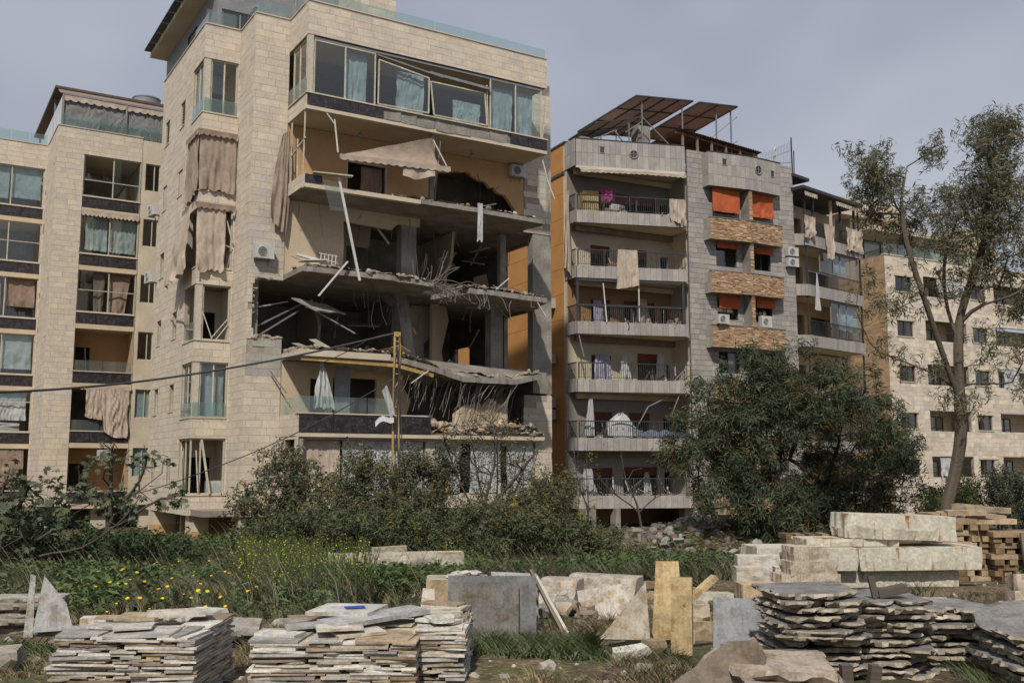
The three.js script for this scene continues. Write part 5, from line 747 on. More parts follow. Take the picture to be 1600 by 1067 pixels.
  { const t = thing('crumpled_plastic', 'grey plastic sheet heaped behind the lower balcony railing', 'plastic sheet', worldOf(b, fF, 2.7, 3.4, -0.5).toArray(), G.rotation.y + thF); const m = new MB(); m.sheet(16, 10, (u, v) => { const a = u * 6.283, r = 0.75 * (1 - v * v) + 0.1; return [Math.cos(a) * r * 1.2 + 0.1 * Math.sin(v * 9 + u * 20), v * 1.35 + 0.12 * Math.sin(a * 3 + v * 4), Math.sin(a) * r * 0.5]; }, [3, 2]); m.build('sheet', M.clothWhite, t); }
  { const t = thing('blue_tarp', 'grey blue tarpaulin lying along the lower balcony railing', 'tarpaulin', worldOf(b, fF, 5.0, 3.4, -0.4).toArray(), G.rotation.y + thF); const m = new MB(); m.sheet(22, 6, (u, v) => [-1.6 + u * 3.2, Math.sin(v * 3.14) * (0.42 + 0.08 * Math.sin(u * 23)), -0.3 + v * 0.6 + 0.05 * Math.sin(u * 17)], [3, 1]); m.build('sheet', mat({ c: [0.16, 0.19, 0.25], map: 'cloth', side: 1 }), t); }
  { const t = thing('storage_cabinet', 'yellow wooden cabinet on the top balcony beside a pink cloth', 'cabinet', worldOf(b, fF, 1.0, 16.0, -0.7).toArray(), G.rotation.y + thF); new MB().box(-0.5, 0, -0.3, 0.5, 1.85, 0.3).build('body', M.yellowPaint, t); new MB().box(-0.48, 0.05, 0.3, -0.01, 1.8, 0.33).build('door', M.yellowPaint, t); new MB().box(0.01, 0.05, 0.3, 0.48, 1.8, 0.33).build('door', M.yellowPaint, t); }
  cz(fF, 'bright pink cloth hung on the top balcony', mat({ c: [0.62, 0.06, 0.30], map: 'cloth', side: 1 }), 1.6, 2.3, 17.95, (u) => 17.0 + u * 0.3, { amp: 0.08, folds: 2, n: -0.3, rag: 0.2 });
  { const t = thing('packed_bundle', 'white and brown bundles piled on the top balcony', 'bundle', worldOf(b, fF, 2.5, 16.0, -0.5).toArray(), G.rotation.y + thF); for (let k = 0; k < 6; k++) new MB().add(pick(ROCKS), trs([rr(-0.5, 0.5), 0.25 + (k > 3 ? 0.6 : k > 1 ? 0.3 : 0), rr(-0.15, 0.15)], [rnd() * 6, 0, 0], [0.7, 0.5, 0.5])).build('bundle', k % 2 ? M.clothWhite : M.wood, t); }
  { const t = thing('balcony_debris', 'splintered boards and rubble heaped on the lowest balcony', 'debris', worldOf(b, fF, 3.2, -0.45, -0.6).toArray(), G.rotation.y + thF); const m = new MB(); rubble(m, 90, () => [rr(-2.8, 3), rr(0.05, 0.6), rr(-0.4, 0.35)], () => rr(0.08, 0.3), DUST); m.build('rubble', rubbleMat, t).userData.kind = 'stuff'; for (let k = 0; k < 22; k++) { const x = rr(-2.6, 2.8); new MB().bar([x, rr(0.3, 0.7), rr(-0.3, 0.3)], [x + rr(-1.3, 1.3), rr(0.7, 1.7), rr(-0.3, 0.45)], rr(0.04, 0.12), 0.03).build('board', pick([M.wood, M.white, M.frameGrey, M.woodDark]), t); } }
  seed(233);
  [[0, 16.0, 'plastic chairs and crates on the top balcony behind the railing'], [1, 12.72, 'fallen boards on the second balcony from the top'], [2, 9.46, 'overturned furniture on the dark framed balcony'], [3, 6.13, 'broken frames and cloth on the yellow balcony'], [4, 2.8, 'splintered furniture behind the blue tarpaulin']].forEach(([k, y, l]) => { const t = thing('balcony_clutter', l, 'clutter', worldOf(b, fF, 3.6, y, -0.6).toArray(), G.rotation.y + thF); for (let j = 0; j < (k < 2 ? 9 : 22); j++) { const x = rr(-3.0, 2.9), h = rr(0.2, 1.1), q = rnd(), w = new MB(trs([x, 0.05, rr(-0.4, 0.35)], [rr(-0.2, 0.2), rr(0, 3), rr(-0.25, 0.25)])); if (q < 0.4) w.bar([0, 0, 0], [rr(-0.6, 0.6), h + 0.4, rr(-0.2, 0.2)], rr(0.04, 0.1), 0.03); else if (q < 0.75) w.box(-rr(0.1, 0.3), 0, -0.2, rr(0.1, 0.35), h * 0.8, 0.2); else w.sheet(8, 5, (u, v) => [(u - 0.5) * 0.9, h * (1 - v) + 0.08 * Math.sin(u * 9), 0.2 * Math.sin(u * 7 + v * 3)]); w.build(q < 0.4 ? 'board' : q < 0.75 ? 'box' : 'cloth', pick([M.wood, M.white, M.frameGrey, M.woodDark, M.clothWhite, M.cloth, M.clothBrown]), t); } });
  for (const [k, s0, s1, h0] of [[2, 4.2, 5.3, 1.9], [3, 3.1, 3.8, 1.8], [3, 5.6, 6.4, 2.0], [4, 2.0, 2.7, 1.2], [5, 0.4, 1.4, 1.7], [5, 4.6, 5.2, 1.5]]) cz(FRONT(0, -0.6), `torn ${k % 2 ? 'white' : 'beige'} cloth on balcony ${['one', 'two', 'three', 'four', 'five', 'six'][k]} counted from the top, ${s0 < 3 ? 'left' : s0 < 4 ? 'middle' : s0 < 5 ? 'right of middle' : 'far right'}`, k % 2 ? M.clothWhite : M.cloth, s0, s1, FT[k] - 0.5 + h0 + 0.3, (u) => FT[k] - 0.4 + u * 0.5, { amp: 0.08, folds: 2.5, n: 0.1, rag: 0.6, wob: 0.4, squeeze: (d) => 0.5 + 0.7 * d });
  // broken awning of the top balcony
  { const t = thing('balcony_awning', 'tattered cream awning rolled under the grey parapet', 'awning', worldOf(b, fF, 3.4, 18.8, 0).toArray(), G.rotation.y + thF); const m = new MB(); m.sheet(60, 3, (u, v) => [-3.3 + u * 6.5, 0.32 - v * 0.22 - 0.12 * Math.abs(u - 0.6), 0.1 + v * 0.5 + 0.03 * Math.sin(u * 12)], [6, 1]); m.build('cloth', M.cloth, t); const v = new MB(); v.sheet(120, 2, (u, w) => [-3.3 + u * 6.5, 0.1 - 0.12 * Math.abs(u - 0.6) - w * (0.14 + 0.05 * Math.abs(Math.sin(u * 60))), 0.62], [6, 0.2]); v.build('valance', M.cloth, t); }
  // frame of the enclosed third balcony and loose pieces
  for (const [p, q, w] of [[[0.05, 10.03, -0.1], [0.05, 12.45, -0.1], 0.12], [[6.5, 10.03, -0.1], [6.5, 12.45, -0.1], 0.16], [[0.05, 12.45, -0.1], [6.5, 12.45, -0.1], 0.12], [[0.05, 10.98, -0.05], [6.6, 10.98, -0.05], 0.12]]) new MB(fF).bar(p, q, w).build('enclosure_frame', M.frameDark, G);
  for (const [p, q] of [[[1.75, 10.0, 0.05], [1.6, 12.3, -0.1]], [[3.75, 10.1, -0.02], [3.75, 12.3, -0.05]], [[3.6, 4.0, -0.3], [4.3, 5.2, -0.3]], [[4.3, 5.2, -0.3], [5.6, 5.8, -0.4]], [[5.6, 4.6, -0.1], [6.2, 5.9, -0.2]], [[0.4, 8.0, -0.1], [0.1, 9.3, -0.1]], [[5.9, 6.8, 0], [6.8, 7.7, 0.1]]]) new MB(fF).bar(p, q, 0.06, 0.05).build('loose_bar', p[1] > 9.5 ? M.white : M.frameGrey, G);
}

// ---------------------------------------------------------------- ground
seed(301);
{
  const xs = [], zs = []; for (let x = -20; x <= 20; x += 0.25) xs.push(x); for (let k = 1; k < 26; k++) { xs.push(20 + k * k * 0.45); xs.unshift(-20 - k * k * 0.45); }
  for (let z = 4; z > -48; z -= 0.25) zs.push(z); for (let k = 0; k < 22; k++) zs.push(-48 - k * k * 0.8 - k);
  const nx = xs.length - 1, nz = zs.length - 1, m = new MB(); m.sheet(nx, nz, (u, v) => { const x = xs[Math.round(u * nx)], z = zs[Math.round(v * nz)]; return [x, groundY(x, z), z]; });
  for (let k = 0, j = 0; j <= nz; j++) for (let i = 0; i <= nx; i++, k++) { m.u[k * 2] = xs[i]; m.u[k * 2 + 1] = zs[j]; const d = fbm(xs[i] * 0.5 + 9, zs[j] * 0.5 + 3, 4, 77), D = -zs[j]; const g = Math.max(0, Math.min(1, (d - 0.42) * 4)) * (D > 12 ? 1 : 0.7), dust = D > 32 ? 0.75 : 1; m.c[k * 3] = 0.82 - 0.42 * g; m.c[k * 3 + 1] = 0.76 - 0.34 * g; m.c[k * 3 + 2] = (0.66 - 0.40 * g) * dust; }
  tag(m.build('ground', M.soil, scene), 'rough earth lot with dry grass and rubble', 'ground', null, 'structure');
}

// ---------------------------------------------------------------- plants
function leafStrip(mb, base, dir, up, L, W, bend) { // one leaf, two bent quads
  const d = dir.clone().normalize(), s = new THREE.Vector3().crossVectors(d, up); if (s.lengthSq() < 1e-4) s.set(1, 0, 0); s.normalize(); const n = new THREE.Vector3().crossVectors(s, d);
  const mid = base.clone().addScaledVector(d, L * 0.5).addScaledVector(n, L * 0.06), tip = base.clone().addScaledVector(d, L).addScaledVector(new THREE.Vector3(0, -1, 0), L * bend);
  const a = base, b1 = mid.clone().addScaledVector(s, W / 2), b2 = mid.clone().addScaledVector(s, -W / 2);
  const id = [a, b1, tip, b2].map((p) => mb.vert(p.x, p.y, p.z, n.x, n.y, n.z, 0, 0)); mb.i.push(id[0], id[1], id[3], id[1], id[2], id[3]);
}
const rv = () => new THREE.Vector3(rr(-1, 1), rr(-1, 1), rr(-1, 1)).normalize();
function spray(n, L, W, tw, droop, bend) { const m = new MB(); for (let k = 0; k < n; k++) { const t = rnd(), p = new THREE.Vector3(rr(-0.15, 0.15) * tw, t * tw, rr(-0.15, 0.15) * tw), d = rv(); d.y = d.y * 0.5 + droop; leafStrip(m, p, d, rv(), L * rr(0.7, 1.25), W * rr(0.7, 1.2), bend); } return m.geo(); }
const SPRAY = { narrow: [0, 1, 2].map(() => spray(16, 0.2, 0.028, 0.34, -0.05, 0.25)), euca: [0, 1, 2].map(() => spray(15, 0.13, 0.024, 0.26, -0.3, 0.2)), small: [0, 1, 2].map(() => spray(20, 0.09, 0.04, 0.32, 0.25, 0.1)), oval: [0, 1, 2].map(() => spray(14, 0.12, 0.045, 0.3, 0.3, 0.15)), tiny: [0, 1].map(() => spray(14, 0.035, 0.03, 0.25, 0.1, 0)) };
function palmate() { const m = new MB(); for (let k = 0; k < 8; k++) { const a = (k - 3.5) * 0.62, d = new THREE.Vector3(Math.sin(a), rr(-0.15, 0.1), Math.cos(a)); leafStrip(m, new THREE.Vector3(0, 0, 0), d, new THREE.Vector3(0, 1, 0), 0.2 * (1 - Math.abs(a) * 0.12), 0.075, 0.25); } return m.geo(); }
SPRAY.palm = [palmate(), palmate()];
function tuft(n, H, W, spread, dry) { const m = new MB(); for (let k = 0; k < n; k++) { const a = rnd() * 6.283, r = rr(0, 0.07), p = new THREE.Vector3(Math.cos(a) * r, 0, Math.sin(a) * r), L = H * rr(0.5, 1.1), b = spread * rr(0.4, 1.3), s = new THREE.Vector3(-Math.sin(a + 1.3), 0, Math.cos(a + 1.3)), pts = [0, 0.4, 0.75, 1].map((t) => new THREE.Vector3(p.x + Math.cos(a) * b * t * t * L, L * t * (1 - 0.28 * b * t), p.z + Math.sin(a) * b * t * t * L)); let pr = null; pts.forEach((q, j) => { const w = W * (1 - j / 3.2), i1 = m.vert(q.x + s.x * w, q.y, q.z + s.z * w, Math.cos(a), 0.6, Math.sin(a), 0, 0), i2 = m.vert(q.x - s.x * w, q.y, q.z - s.z * w, Math.cos(a), 0.6, Math.sin(a), 0, 0); if (pr) m.i.push(pr[0], i1, pr[1], pr[1], i1, i2); pr = [i1, i2]; }); } return m.geo(); }
const TUFT = { tall: [tuft(14, 0.5, 0.008, 0.7), tuft(12, 0.42, 0.009, 0.9)], shortG: [tuft(12, 0.16, 0.006, 1.1), tuft(14, 0.2, 0.006, 0.9)], weed: [0, 1, 2].map(() => spray(26, 0.11, 0.04, 0.34, 0.35, 0.25)) };
const _q = new THREE.Quaternion(), _e = new THREE.Euler(), _s = new THREE.Vector3(), _m = new THREE.Matrix4(), _c = new THREE.Color();
function scatter(name, geos, list, parent, label, category) { // list: {p, e, s, c}; one InstancedMesh for each geometry variant, together one part
  const host = parent === scene ? null : parent, out = [];
  geos.forEach((g, gi) => { const L = list.filter((_, k) => k % geos.length === gi); if (!L.length) return; const im = new THREE.InstancedMesh(g, M.leaf, L.length); im.name = host ? name : numbered(name); L.forEach((t, k) => { _e.set(...t.e); _q.setFromEuler(_e); const s = Array.isArray(t.s) ? t.s : [t.s, t.s, t.s]; _m.compose(_v.set(...t.p), _q, _s.set(...s)); im.setMatrixAt(k, _m); im.setColorAt(k, _c.setRGB(...t.c)); }); im.castShadow = im.receiveShadow = true; im.userData.kind = 'stuff'; if (!host) tag(im, label, category, null, 'stuff'); (host || scene).add(im); out.push(im); });
  return out;
}
// branches grown towards points spread through the crown; returns the nodes
function grow(paths, clusters, o) {
  const nodes = []; const addN = (p, par) => { nodes.push({ p, par, n: 0, kids: [] }); if (par >= 0) nodes[par].kids.push(nodes.length - 1); return nodes.length - 1; };
  for (const path of paths) { let par = path.from ?? -1; if (path.near) { let bd = 1e9; nodes.forEach((q, k) => { const d = q.p.distanceTo(new THREE.Vector3(...path.pts[0])); if (d < bd) { bd = d; par = k; } }); } const c = new THREE.CatmullRomCurve3(path.pts.map((p) => new THREE.Vector3(...p))), L = c.getLength(), n = Math.max(3, Math.round(L / 0.35)); for (let k = par >= 0 ? 1 : 0; k <= n; k++) par = addN(c.getPoint(k / n), par); }
  const A = []; for (const q of clusters) { const n = q[5] || Math.round(o.dens * q[3] * q[4]); for (let k = 0; k < n; k++) { const v = rv(), r = Math.cbrt(rnd()) * 0.97 * (o.fuzz || 1); if (o.clump && fbm(q[0] * 1.1 + v.x * q[3] * r * 1.1 + 30, (q[1] + v.y * q[4] * r) * 1.1 + (v.z * r) * 0.9 + 30, 2, 55) < o.clump) continue; A.push(new THREE.Vector3(q[0] + v.x * q[3] * r, q[1] + v.y * q[4] * r, q[2] + v.z * (q[3] + q[4]) * 0.5 * (o.depth || 1) * r)); } }
  const root = nodes[0].p; A.forEach((a) => { a.h = a.distanceTo(root) * rr(0.9, 1.1); }); A.sort((a, b) => a.h - b.h);
  for (const a of A) {
    let best = 0, bd = 1e9; for (let k = 0; k < nodes.length; k++) { const q = nodes[k].p, d = q.distanceTo(a) * (q.y > a.y + 0.2 && !o.droopOk ? 1.5 : 1) + (nodes[k].tip ? 0.25 : 0); if (d < bd && q.distanceTo(a) > 0.12) { bd = d; best = k; } }
    const s = nodes[best].p, L = s.distanceTo(a), n = Math.max(1, Math.min(6, Math.round(L / 0.4))), off = rv().multiplyScalar(L * 0.12), lift = (o.lift ?? 0.12) * L; let par = best;
    for (let k = 1; k <= n; k++) { const t = k / n, p = s.clone().lerp(a, t).addScaledVector(off, Math.sin(t * Math.PI)); p.y += Math.sin(t * Math.PI) * lift; par = addN(p, par); } nodes[par].tip = true;
  }
  for (let k = nodes.length - 1; k >= 0; k--) { const q = nodes[k]; if (!q.kids.length) q.n = 1; if (q.par >= 0) nodes[q.par].n += q.n; }
  return nodes;
}
function woodOf(nodes, rTip, ex, rMax, minR = 0) {
  const trunk = new MB(), limbs = new MB(), R = (k) => Math.min(rMax, rTip * Math.pow(nodes[k].n, ex));
  const chain = (start, par) => { const pts = par >= 0 ? [nodes[par].p] : [], rad = par >= 0 ? [R(start)] : []; let k = start; const todo = []; for (;;) { pts.push(nodes[k].p); rad.push(R(k)); const ks = nodes[k].kids; if (!ks.length) break; let b = ks[0]; for (const c of ks) if (nodes[c].n > nodes[b].n) b = c; for (const c of ks) if (c !== b) todo.push([c, k]); k = b; } if (pts.length > 1) { rad[rad.length - 1] *= 0.5; const big = rad[0] > minR * 1; (big ? trunk : limbs).tube(pts, rad, rad[0] > 0.08 ? 9 : rad[0] > 0.02 ? 5 : 4); } return todo; };
  const st = []; nodes.forEach((q, k) => { if (q.par < 0) st.push([k, -1]); }); while (st.length) st.push(...chain(...st.pop())); return { trunk, limbs };
}
function sprays(nodes, per, maxN, sc, colour, sj = 0.18, bare = 0) { const L = []; for (const q of nodes) { if (q.n > maxN || q.par < 0 || (bare && rnd() < bare)) continue; const m = per * (q.kids.length ? 0.6 : 1); for (let k = 0; k < m; k++) { if (k + 1 > m && rnd() > m - k) break; const c = colour(q.p), s = sc * rr(0.65, 1.3); L.push({ p: [q.p.x + rr(-sj, sj), q.p.y + rr(-sj, sj), q.p.z + rr(-sj, sj)], e: [rr(-1.1, 1.1), rr(0, 6.28), rr(-1.1, 1.1)], s, c }); } } return L; }
const jit = (c, a = 0.3) => { const k = rr(1 - a, 1 + a), h = rr(-0.12, 0.12); return [c[0] * k * (1 + h), c[1] * k, c[2] * k * (1 - h)]; };
function plant(name, label, category, group, base, paths, clusters, o) {
  const bp = new THREE.Vector3(...base), loc = (p) => [p[0] - base[0], p[1] - base[1], p[2] - base[2], ...p.slice(3)], g = thing(name, label, category, base, 0, group);
  const nodes = grow(paths.map((q) => ({ ...q, pts: q.pts.map(loc) })), clusters.map(loc), o), w = woodOf(nodes, o.rTip, o.ex ?? 0.46, o.rMax, o.minR ?? 0.03);
  const bm = o.bark || M.bark; w.trunk.build('trunk', bm, g); const lb = w.limbs.build('branches', bm, g); if (lb) lb.userData.kind = 'stuff';
  if (o.per) scatter('foliage', SPRAY[o.leaf], sprays(nodes, o.per, o.maxN ?? 3, o.sc, o.colour, o.sj, o.bare), g);
  if (o.extra) o.extra(nodes, g); return g;
}
const darkBark = mat({ c: [0.16, 0.13, 0.105], map: 'bark', r: 1 }), twigBark = mat({ c: [0.33, 0.28, 0.235], map: 'bark', r: 1 });
seed(401);
// the tall eucalyptus on the right
plant('eucalyptus_tree', 'tall open eucalyptus with drooping olive leaves rising above the brick pile', 'tree', null, [11.35, groundY(11.35, -27) - 0.05, -27],
  [{ pts: [[11.35, -1.1, -27], [11.47, 0.03, -27], [11.57, 0.7, -27.05], [11.84, 1.54, -27.1], [12.01, 2.56, -27], [12.04, 3.76, -27], [12.06, 4.62, -27], [12.24, 5.67, -27.2], [12.64, 6.73, -27.3], [13.07, 7.97, -27.2], [13.2, 9.42, -27], [13.23, 10.78, -27]] },
    { near: 1, pts: [[12.03, 3.6, -27], [11.8, 4.1, -26.9], [11.35, 5.32, -26.7], [10.97, 6.37, -26.5], [10.68, 7.62, -26.6], [10.65, 8.87, -26.8], [10.94, 9.96, -27]] }, { near: 1, pts: [[12.03, 3.7, -27], [11.55, 4.2, -27.3], [10.71, 4.62, -27.5], [10.03, 4.95, -27.6], [9.56, 6.02, -27.6]] }, { near: 1, pts: [[12.24, 5.7, -27.2], [12.7, 6.05, -26.7], [13.22, 6.2, -26.3], [13.77, 6.55, -26]] }, { near: 1, pts: [[12.1, 5, -27], [12.0, 6.2, -27.4], [12.1, 7.4, -27.6], [12.5, 8.6, -27.6]] }],
  [[10.58, 9.23, -27, 1.03, 1.2], [11.07, 10.14, -27, 0.6, 0.86], [10.08, 9.78, -27, 0.69, 0.69], [11.25, 8.51, -27, 0.69, 1.03, 16], [13.11, 10.14, -27, 0.86, 1.03], [13.59, 10.78, -27, 0.52, 0.6], [12.67, 8.69, -27, 1.03, 1.03], [13.37, 8.69, -27, 0.77, 1.03], [13.29, 7.26, -27, 1.03, 0.86], [12.23, 7.08, -27, 0.69, 0.86, 12], [13.76, 6.37, -27, 0.69, 0.69], [11.34, 6.73, -27, 0.86, 0.69, 8], [10.44, 6.2, -27, 0.86, 0.69, 9], [9.88, 5.32, -27, 0.69, 0.69, 8], [13.16, 5.14, -27, 1.03, 1.03, 9], [11.35, 3.58, -27, 1.03, 1.03, 6], [12.72, 3.58, -27, 0.86, 1.03, 7], [13.65, 4.62, -27, 0.69, 0.86, 6], [10.88, 4.62, -27, 0.86, 0.69, 4]],
  { dens: 64, clump: 0.41, depth: 1.0, rTip: 0.0085, ex: 0.52, rMax: 0.32, minR: 0.05, droopOk: true, leaf: 'euca', per: 6.5, maxN: 3, sc: 1.25, sj: 0.3, fuzz: 1.2, colour: () => jit([0.128, 0.124, 0.07], 0.38) });
// the dense acacia
plant('acacia_tree', 'dense dark green acacia bush-tree in front of the grey building', 'tree', null, [10.0, groundY(10, -36) - 0.1, -36],
  [{ pts: [[9.9, -1, -36], [9.6, 0.4, -36], [9.2, 1.8, -36.2], [9.1, 3.4, -36]] }, { near: 1, pts: [[9.9, -0.8, -36], [10.6, 0.6, -35.7], [11.4, 2.0, -35.8], [11.8, 3.2, -36]] }, { near: 1, pts: [[9.9, -0.8, -36], [8.6, 0.2, -35.6], [7.6, 1.6, -35.6], [7.0, 2.8, -36]] }],
  [[6.3, 3.3, -35.6, 0.7, 0.35, 9], [5.9, 2.0, -36, 0.6, 0.4, 9], [6.7, 1.4, -35.5, 0.8, 0.4, 9], [8.0, 5.3, -36, 0.8, 0.4, 9], [10.2, 5.6, -36, 0.9, 0.35, 9], [12.9, 3.9, -36, 0.8, 0.35, 9], [14.2, 1.9, -36, 0.6, 0.4, 8], [14.3, 0.4, -35.6, 0.7, 0.4, 9], [7.2, 0.2, -35.2, 0.8, 0.4, 10], [12.6, 4.9, -36, 0.5, 0.3, 5], [9.06, 4.44, -36, 1.72, 1.37], [10.3, 3.76, -36, 1.83, 1.72], [7.32, 3.76, -36, 1.15, 1.26], [6.5, 2.62, -36, 0.92, 1.03], [8.2, 2.39, -36, 1.83, 1.6], [11.41, 2.84, -36, 1.83, 1.83], [12.52, 2.16, -36, 1.37, 1.83], [10.22, 1.49, -36, 2.06, 1.6], [7.49, 1.26, -36, 1.37, 1.37], [13.38, 1.04, -36, 1.03, 1.37], [11.99, 0.36, -36, 1.83, 1.15], [9.04, 0.14, -36, 2.06, 1.03], [10.61, -0.3, -36, 2.52, 0.92], [11.69, 4.21, -36, 0.92, 0.92], [13.68, 2.62, -36, 0.8, 1.15]],
  { dens: 36, depth: 1.0, rTip: 0.01, rMax: 0.16, clump: 0.435, bark: darkBark, leaf: 'narrow', per: 7, maxN: 2, sc: 1.35, sj: 0.26, fuzz: 1.08, colour: () => rnd() < 0.05 ? jit([0.19, 0.105, 0.035]) : jit([0.07, 0.085, 0.044], 0.5) });
// bushes in front of the bombed building
const bushBase = (x, z) => [x, groundY(x, z) - 0.05, z];
function bush(label, x, z, clusters, o) { const bb = bushBase(x, z), stems = []; for (let k = 0; k < (o.stems || 5); k++) { const c = clusters[k % clusters.length]; stems.push({ from: -1, pts: [[x + rr(-0.4, 0.4), bb[1], z + rr(-0.3, 0.3)], [x + (c[0] - x) * 0.5 + rr(-0.2, 0.2), (bb[1] + c[1]) / 2, z + rr(-0.4, 0.4)], [c[0] + rr(-0.3, 0.3), c[1] + rr(0, 0.4), c[2] + rr(-0.3, 0.3)]] }); } return plant('bush', label, 'bush', 'bushes growing wild on the lot', bb, stems, clusters, { dens: 52, clump: 0.4, rTip: 0.007, rMax: 0.06, bark: twigBark, maxN: 3, sc: 1, sj: 0.24, stems: 5, depth: 0.9, ...o, per: (o.per || 5) * 1.5 }); }
const olive = (y = 0.08) => () => rnd() < y ? jit([0.21, 0.155, 0.055]) : jit([0.098, 0.104, 0.056], 0.38), green = () => rnd() < 0.04 ? jit([0.26, 0.2, 0.03]) : jit([0.09, 0.105, 0.05], 0.38);
bush('olive leafed bush at the left foot of the bombed building', -6.8, -31, [[-6.83, 0.6, -31, 1.38, 1.4], [-7.05, 1.9, -31, 0.9, 0.7, 14], [-5.9, 0.3, -30.6, 1, 1.2], [-7.7, 0, -30.6, 1, 1.0]], { leaf: 'oval', colour: olive(0.14) });
bush('grey green bush below the white ground-floor curtains', -4.5, -30, [[-4.54, 0.9, -30, 1.34, 1.15], [-3.9, 0, -29.6, 1.2, 1], [-5.2, 0, -29.6, 1.2, 0.9], [-4.3, 1.8, -30, 0.7, 0.5, 8]], { leaf: 'small', colour: olive(0.16), per: 6 });
bush('thick bush around the foot of the yellow pole', -2.8, -30, [[-2.83, 0.8, -30, 1.34, 1.34], [-2.2, 1.8, -30, 0.7, 0.6, 10], [-2.4, -0.1, -29.6, 1.3, 1]], { leaf: 'small', colour: olive(0.1), per: 6 });
bush('wispy half bare bush reaching up before the collapsed floors', -0.8, -31, [[-0.78, 1.2, -31, 1.38, 1.5, 70], [-1.18, 2.7, -31, 0.7, 0.9, 16], [-0.2, 2.4, -31, 0.9, 0.8, 16], [0.3, 1.6, -31, 0.9, 0.8, 20], [-0.9, 0, -30.5, 1.5, 1]], { leaf: 'tiny', colour: olive(0.1), per: 4.5, rTip: 0.009, sc: 1.3 });
bush('rounded bush beside the right corner of the bombed building', 0.75, -30, [[0.75, 0.3, -30, 1.15, 1.05], [1.2, 0.9, -30.4, 0.7, 0.6], [0.2, -0.2, -29.6, 1, 0.9]], { leaf: 'small', colour: olive(0.28), per: 6 });
bush('low green bush in front of the pole bush', -3.0, -27, [[-3.05, -0.1, -27, 1.9, 0.75], [-4.3, -0.2, -27, 1, 0.6]], { leaf: 'oval', colour: green, per: 6 });
bush('low green bush in front of the wispy bush', -0.2, -27, [[-0.17, -0.1, -27, 1.5, 0.8], [1.0, -0.2, -27.4, 1, 0.6]], { leaf: 'oval', colour: green, per: 6 });
bush('low leafy bush left of the long concrete beam', -5.6, -28, [[-5.61, -0.2, -28, 1.4, 0.85], [-6.6, -0.3, -28, 1, 0.7]], { leaf: 'oval', colour: green, per: 6 });
bush('low bush beside the rubble mound', 1.8, -28, [[1.75, -0.4, -28, 1.05, 0.62], [2.6, -0.6, -28.4, 0.9, 0.5]], { leaf: 'small', colour: green, per: 6 });
bush('dark undergrowth at the left edge under bare branches', -10.4, -22, [[-10.3, -0.2, -22, 1.2, 0.75], [-8.9, -0.35, -22.4, 1.1, 0.65], [-11.3, 0, -22.5, 1, 0.8], [-7.9, -0.5, -23, 1, 0.5]], { leaf: 'oval', colour: () => jit([0.05, 0.075, 0.03], 0.35), per: 7 });
bush('grey green bush right of the eucalyptus trunk', 15.8, -33, [[15.79, 0.6, -33, 1.05, 1.0], [14.4, 0.2, -34, 1.1, 0.9], [17.0, 0.3, -33, 1, 1]], { leaf: 'small', colour: () => jit([0.075, 0.085, 0.05], 0.35), per: 6 });
bush('yellow green shrub behind the eucalyptus trunk', 13.4, -31, [[13.3, 0.2, -31, 0.9, 0.8], [14.0, 0.6, -31.4, 0.6, 0.6]], { leaf: 'small', colour: () => jit([0.12, 0.135, 0.045], 0.35), per: 6 });
plant('bare_shrub', 'tangle of bare grey twigs rising from the bushes before the rebar', 'shrub', null, [-0.9, groundY(-0.9, -30), -30], [{ pts: [[-0.9, -1.2, -30], [-0.8, 0.6, -30], [-0.5, 2.0, -30], [-0.6, 3.3, -30.2]] }, { near: 1, pts: [[-0.85, 0, -30], [-1.5, 1.2, -29.8], [-2.0, 2.5, -29.8]] }, { near: 1, pts: [[-0.8, 0.4, -30], [0.1, 1.4, -30], [0.9, 2.4, -30.1]] }], [[-0.6, 2.2, -30, 1.9, 1.3, 90], [0.6, 1.6, -30, 0.9, 1, 24]], { dens: 5, rTip: 0.0085, rMax: 0.07, bark: twigBark, leaf: 'tiny', per: 0.5, maxN: 1, sc: 1, colour: olive(0.2) });
// castor shrubs with palmate leaves and bare pale stems on the left
plant('castor_shrub', 'scrawny castor shrub with star shaped leaves before the left building', 'shrub', 'castor shrubs', bushBase(-9.58, -24), [{ pts: [[-9.58, -0.95, -24], [-9.54, 0.07, -24], [-9.46, 0.66, -24], [-9.5, 1.5, -24], [-9.5, 2.1, -24]] }, { near: 1, pts: [[-9.5, 0.5, -24], [-9.82, 1.0, -24.2], [-10.2, 1.5, -24.1]] }, { near: 1, pts: [[-9.5, 0.4, -24], [-9.1, 0.9, -23.8], [-8.7, 1.4, -23.7], [-8.5, 2.0, -23.6]] }, { near: 1, pts: [[-9.5, 0.2, -24], [-8.9, 0.5, -23.6], [-8.1, 1.0, -23.5], [-7.6, 0.95, -23.4]] }],
  [[-9.5, 2.0, -24, 0.4, 0.45, 14], [-9.3, 1.0, -24, 0.5, 0.35, 14], [-8.5, 1.8, -23.6, 0.35, 0.5, 7], [-10.2, 1.4, -24, 0.4, 0.4, 6], [-7.8, 1.1, -23.5, 0.3, 0.25, 5], [-9.3, 1.3, -24, 1.3, 1.1, 34]], { dens: 10, rTip: 0.012, rMax: 0.075, minR: 0.02, bark: twigBark, leaf: 'palm', per: 6, maxN: 1, sc: 0.6, sj: 0.17, lift: 0.3, colour: () => jit([0.10, 0.12, 0.065], 0.3), bare: 0.5 });
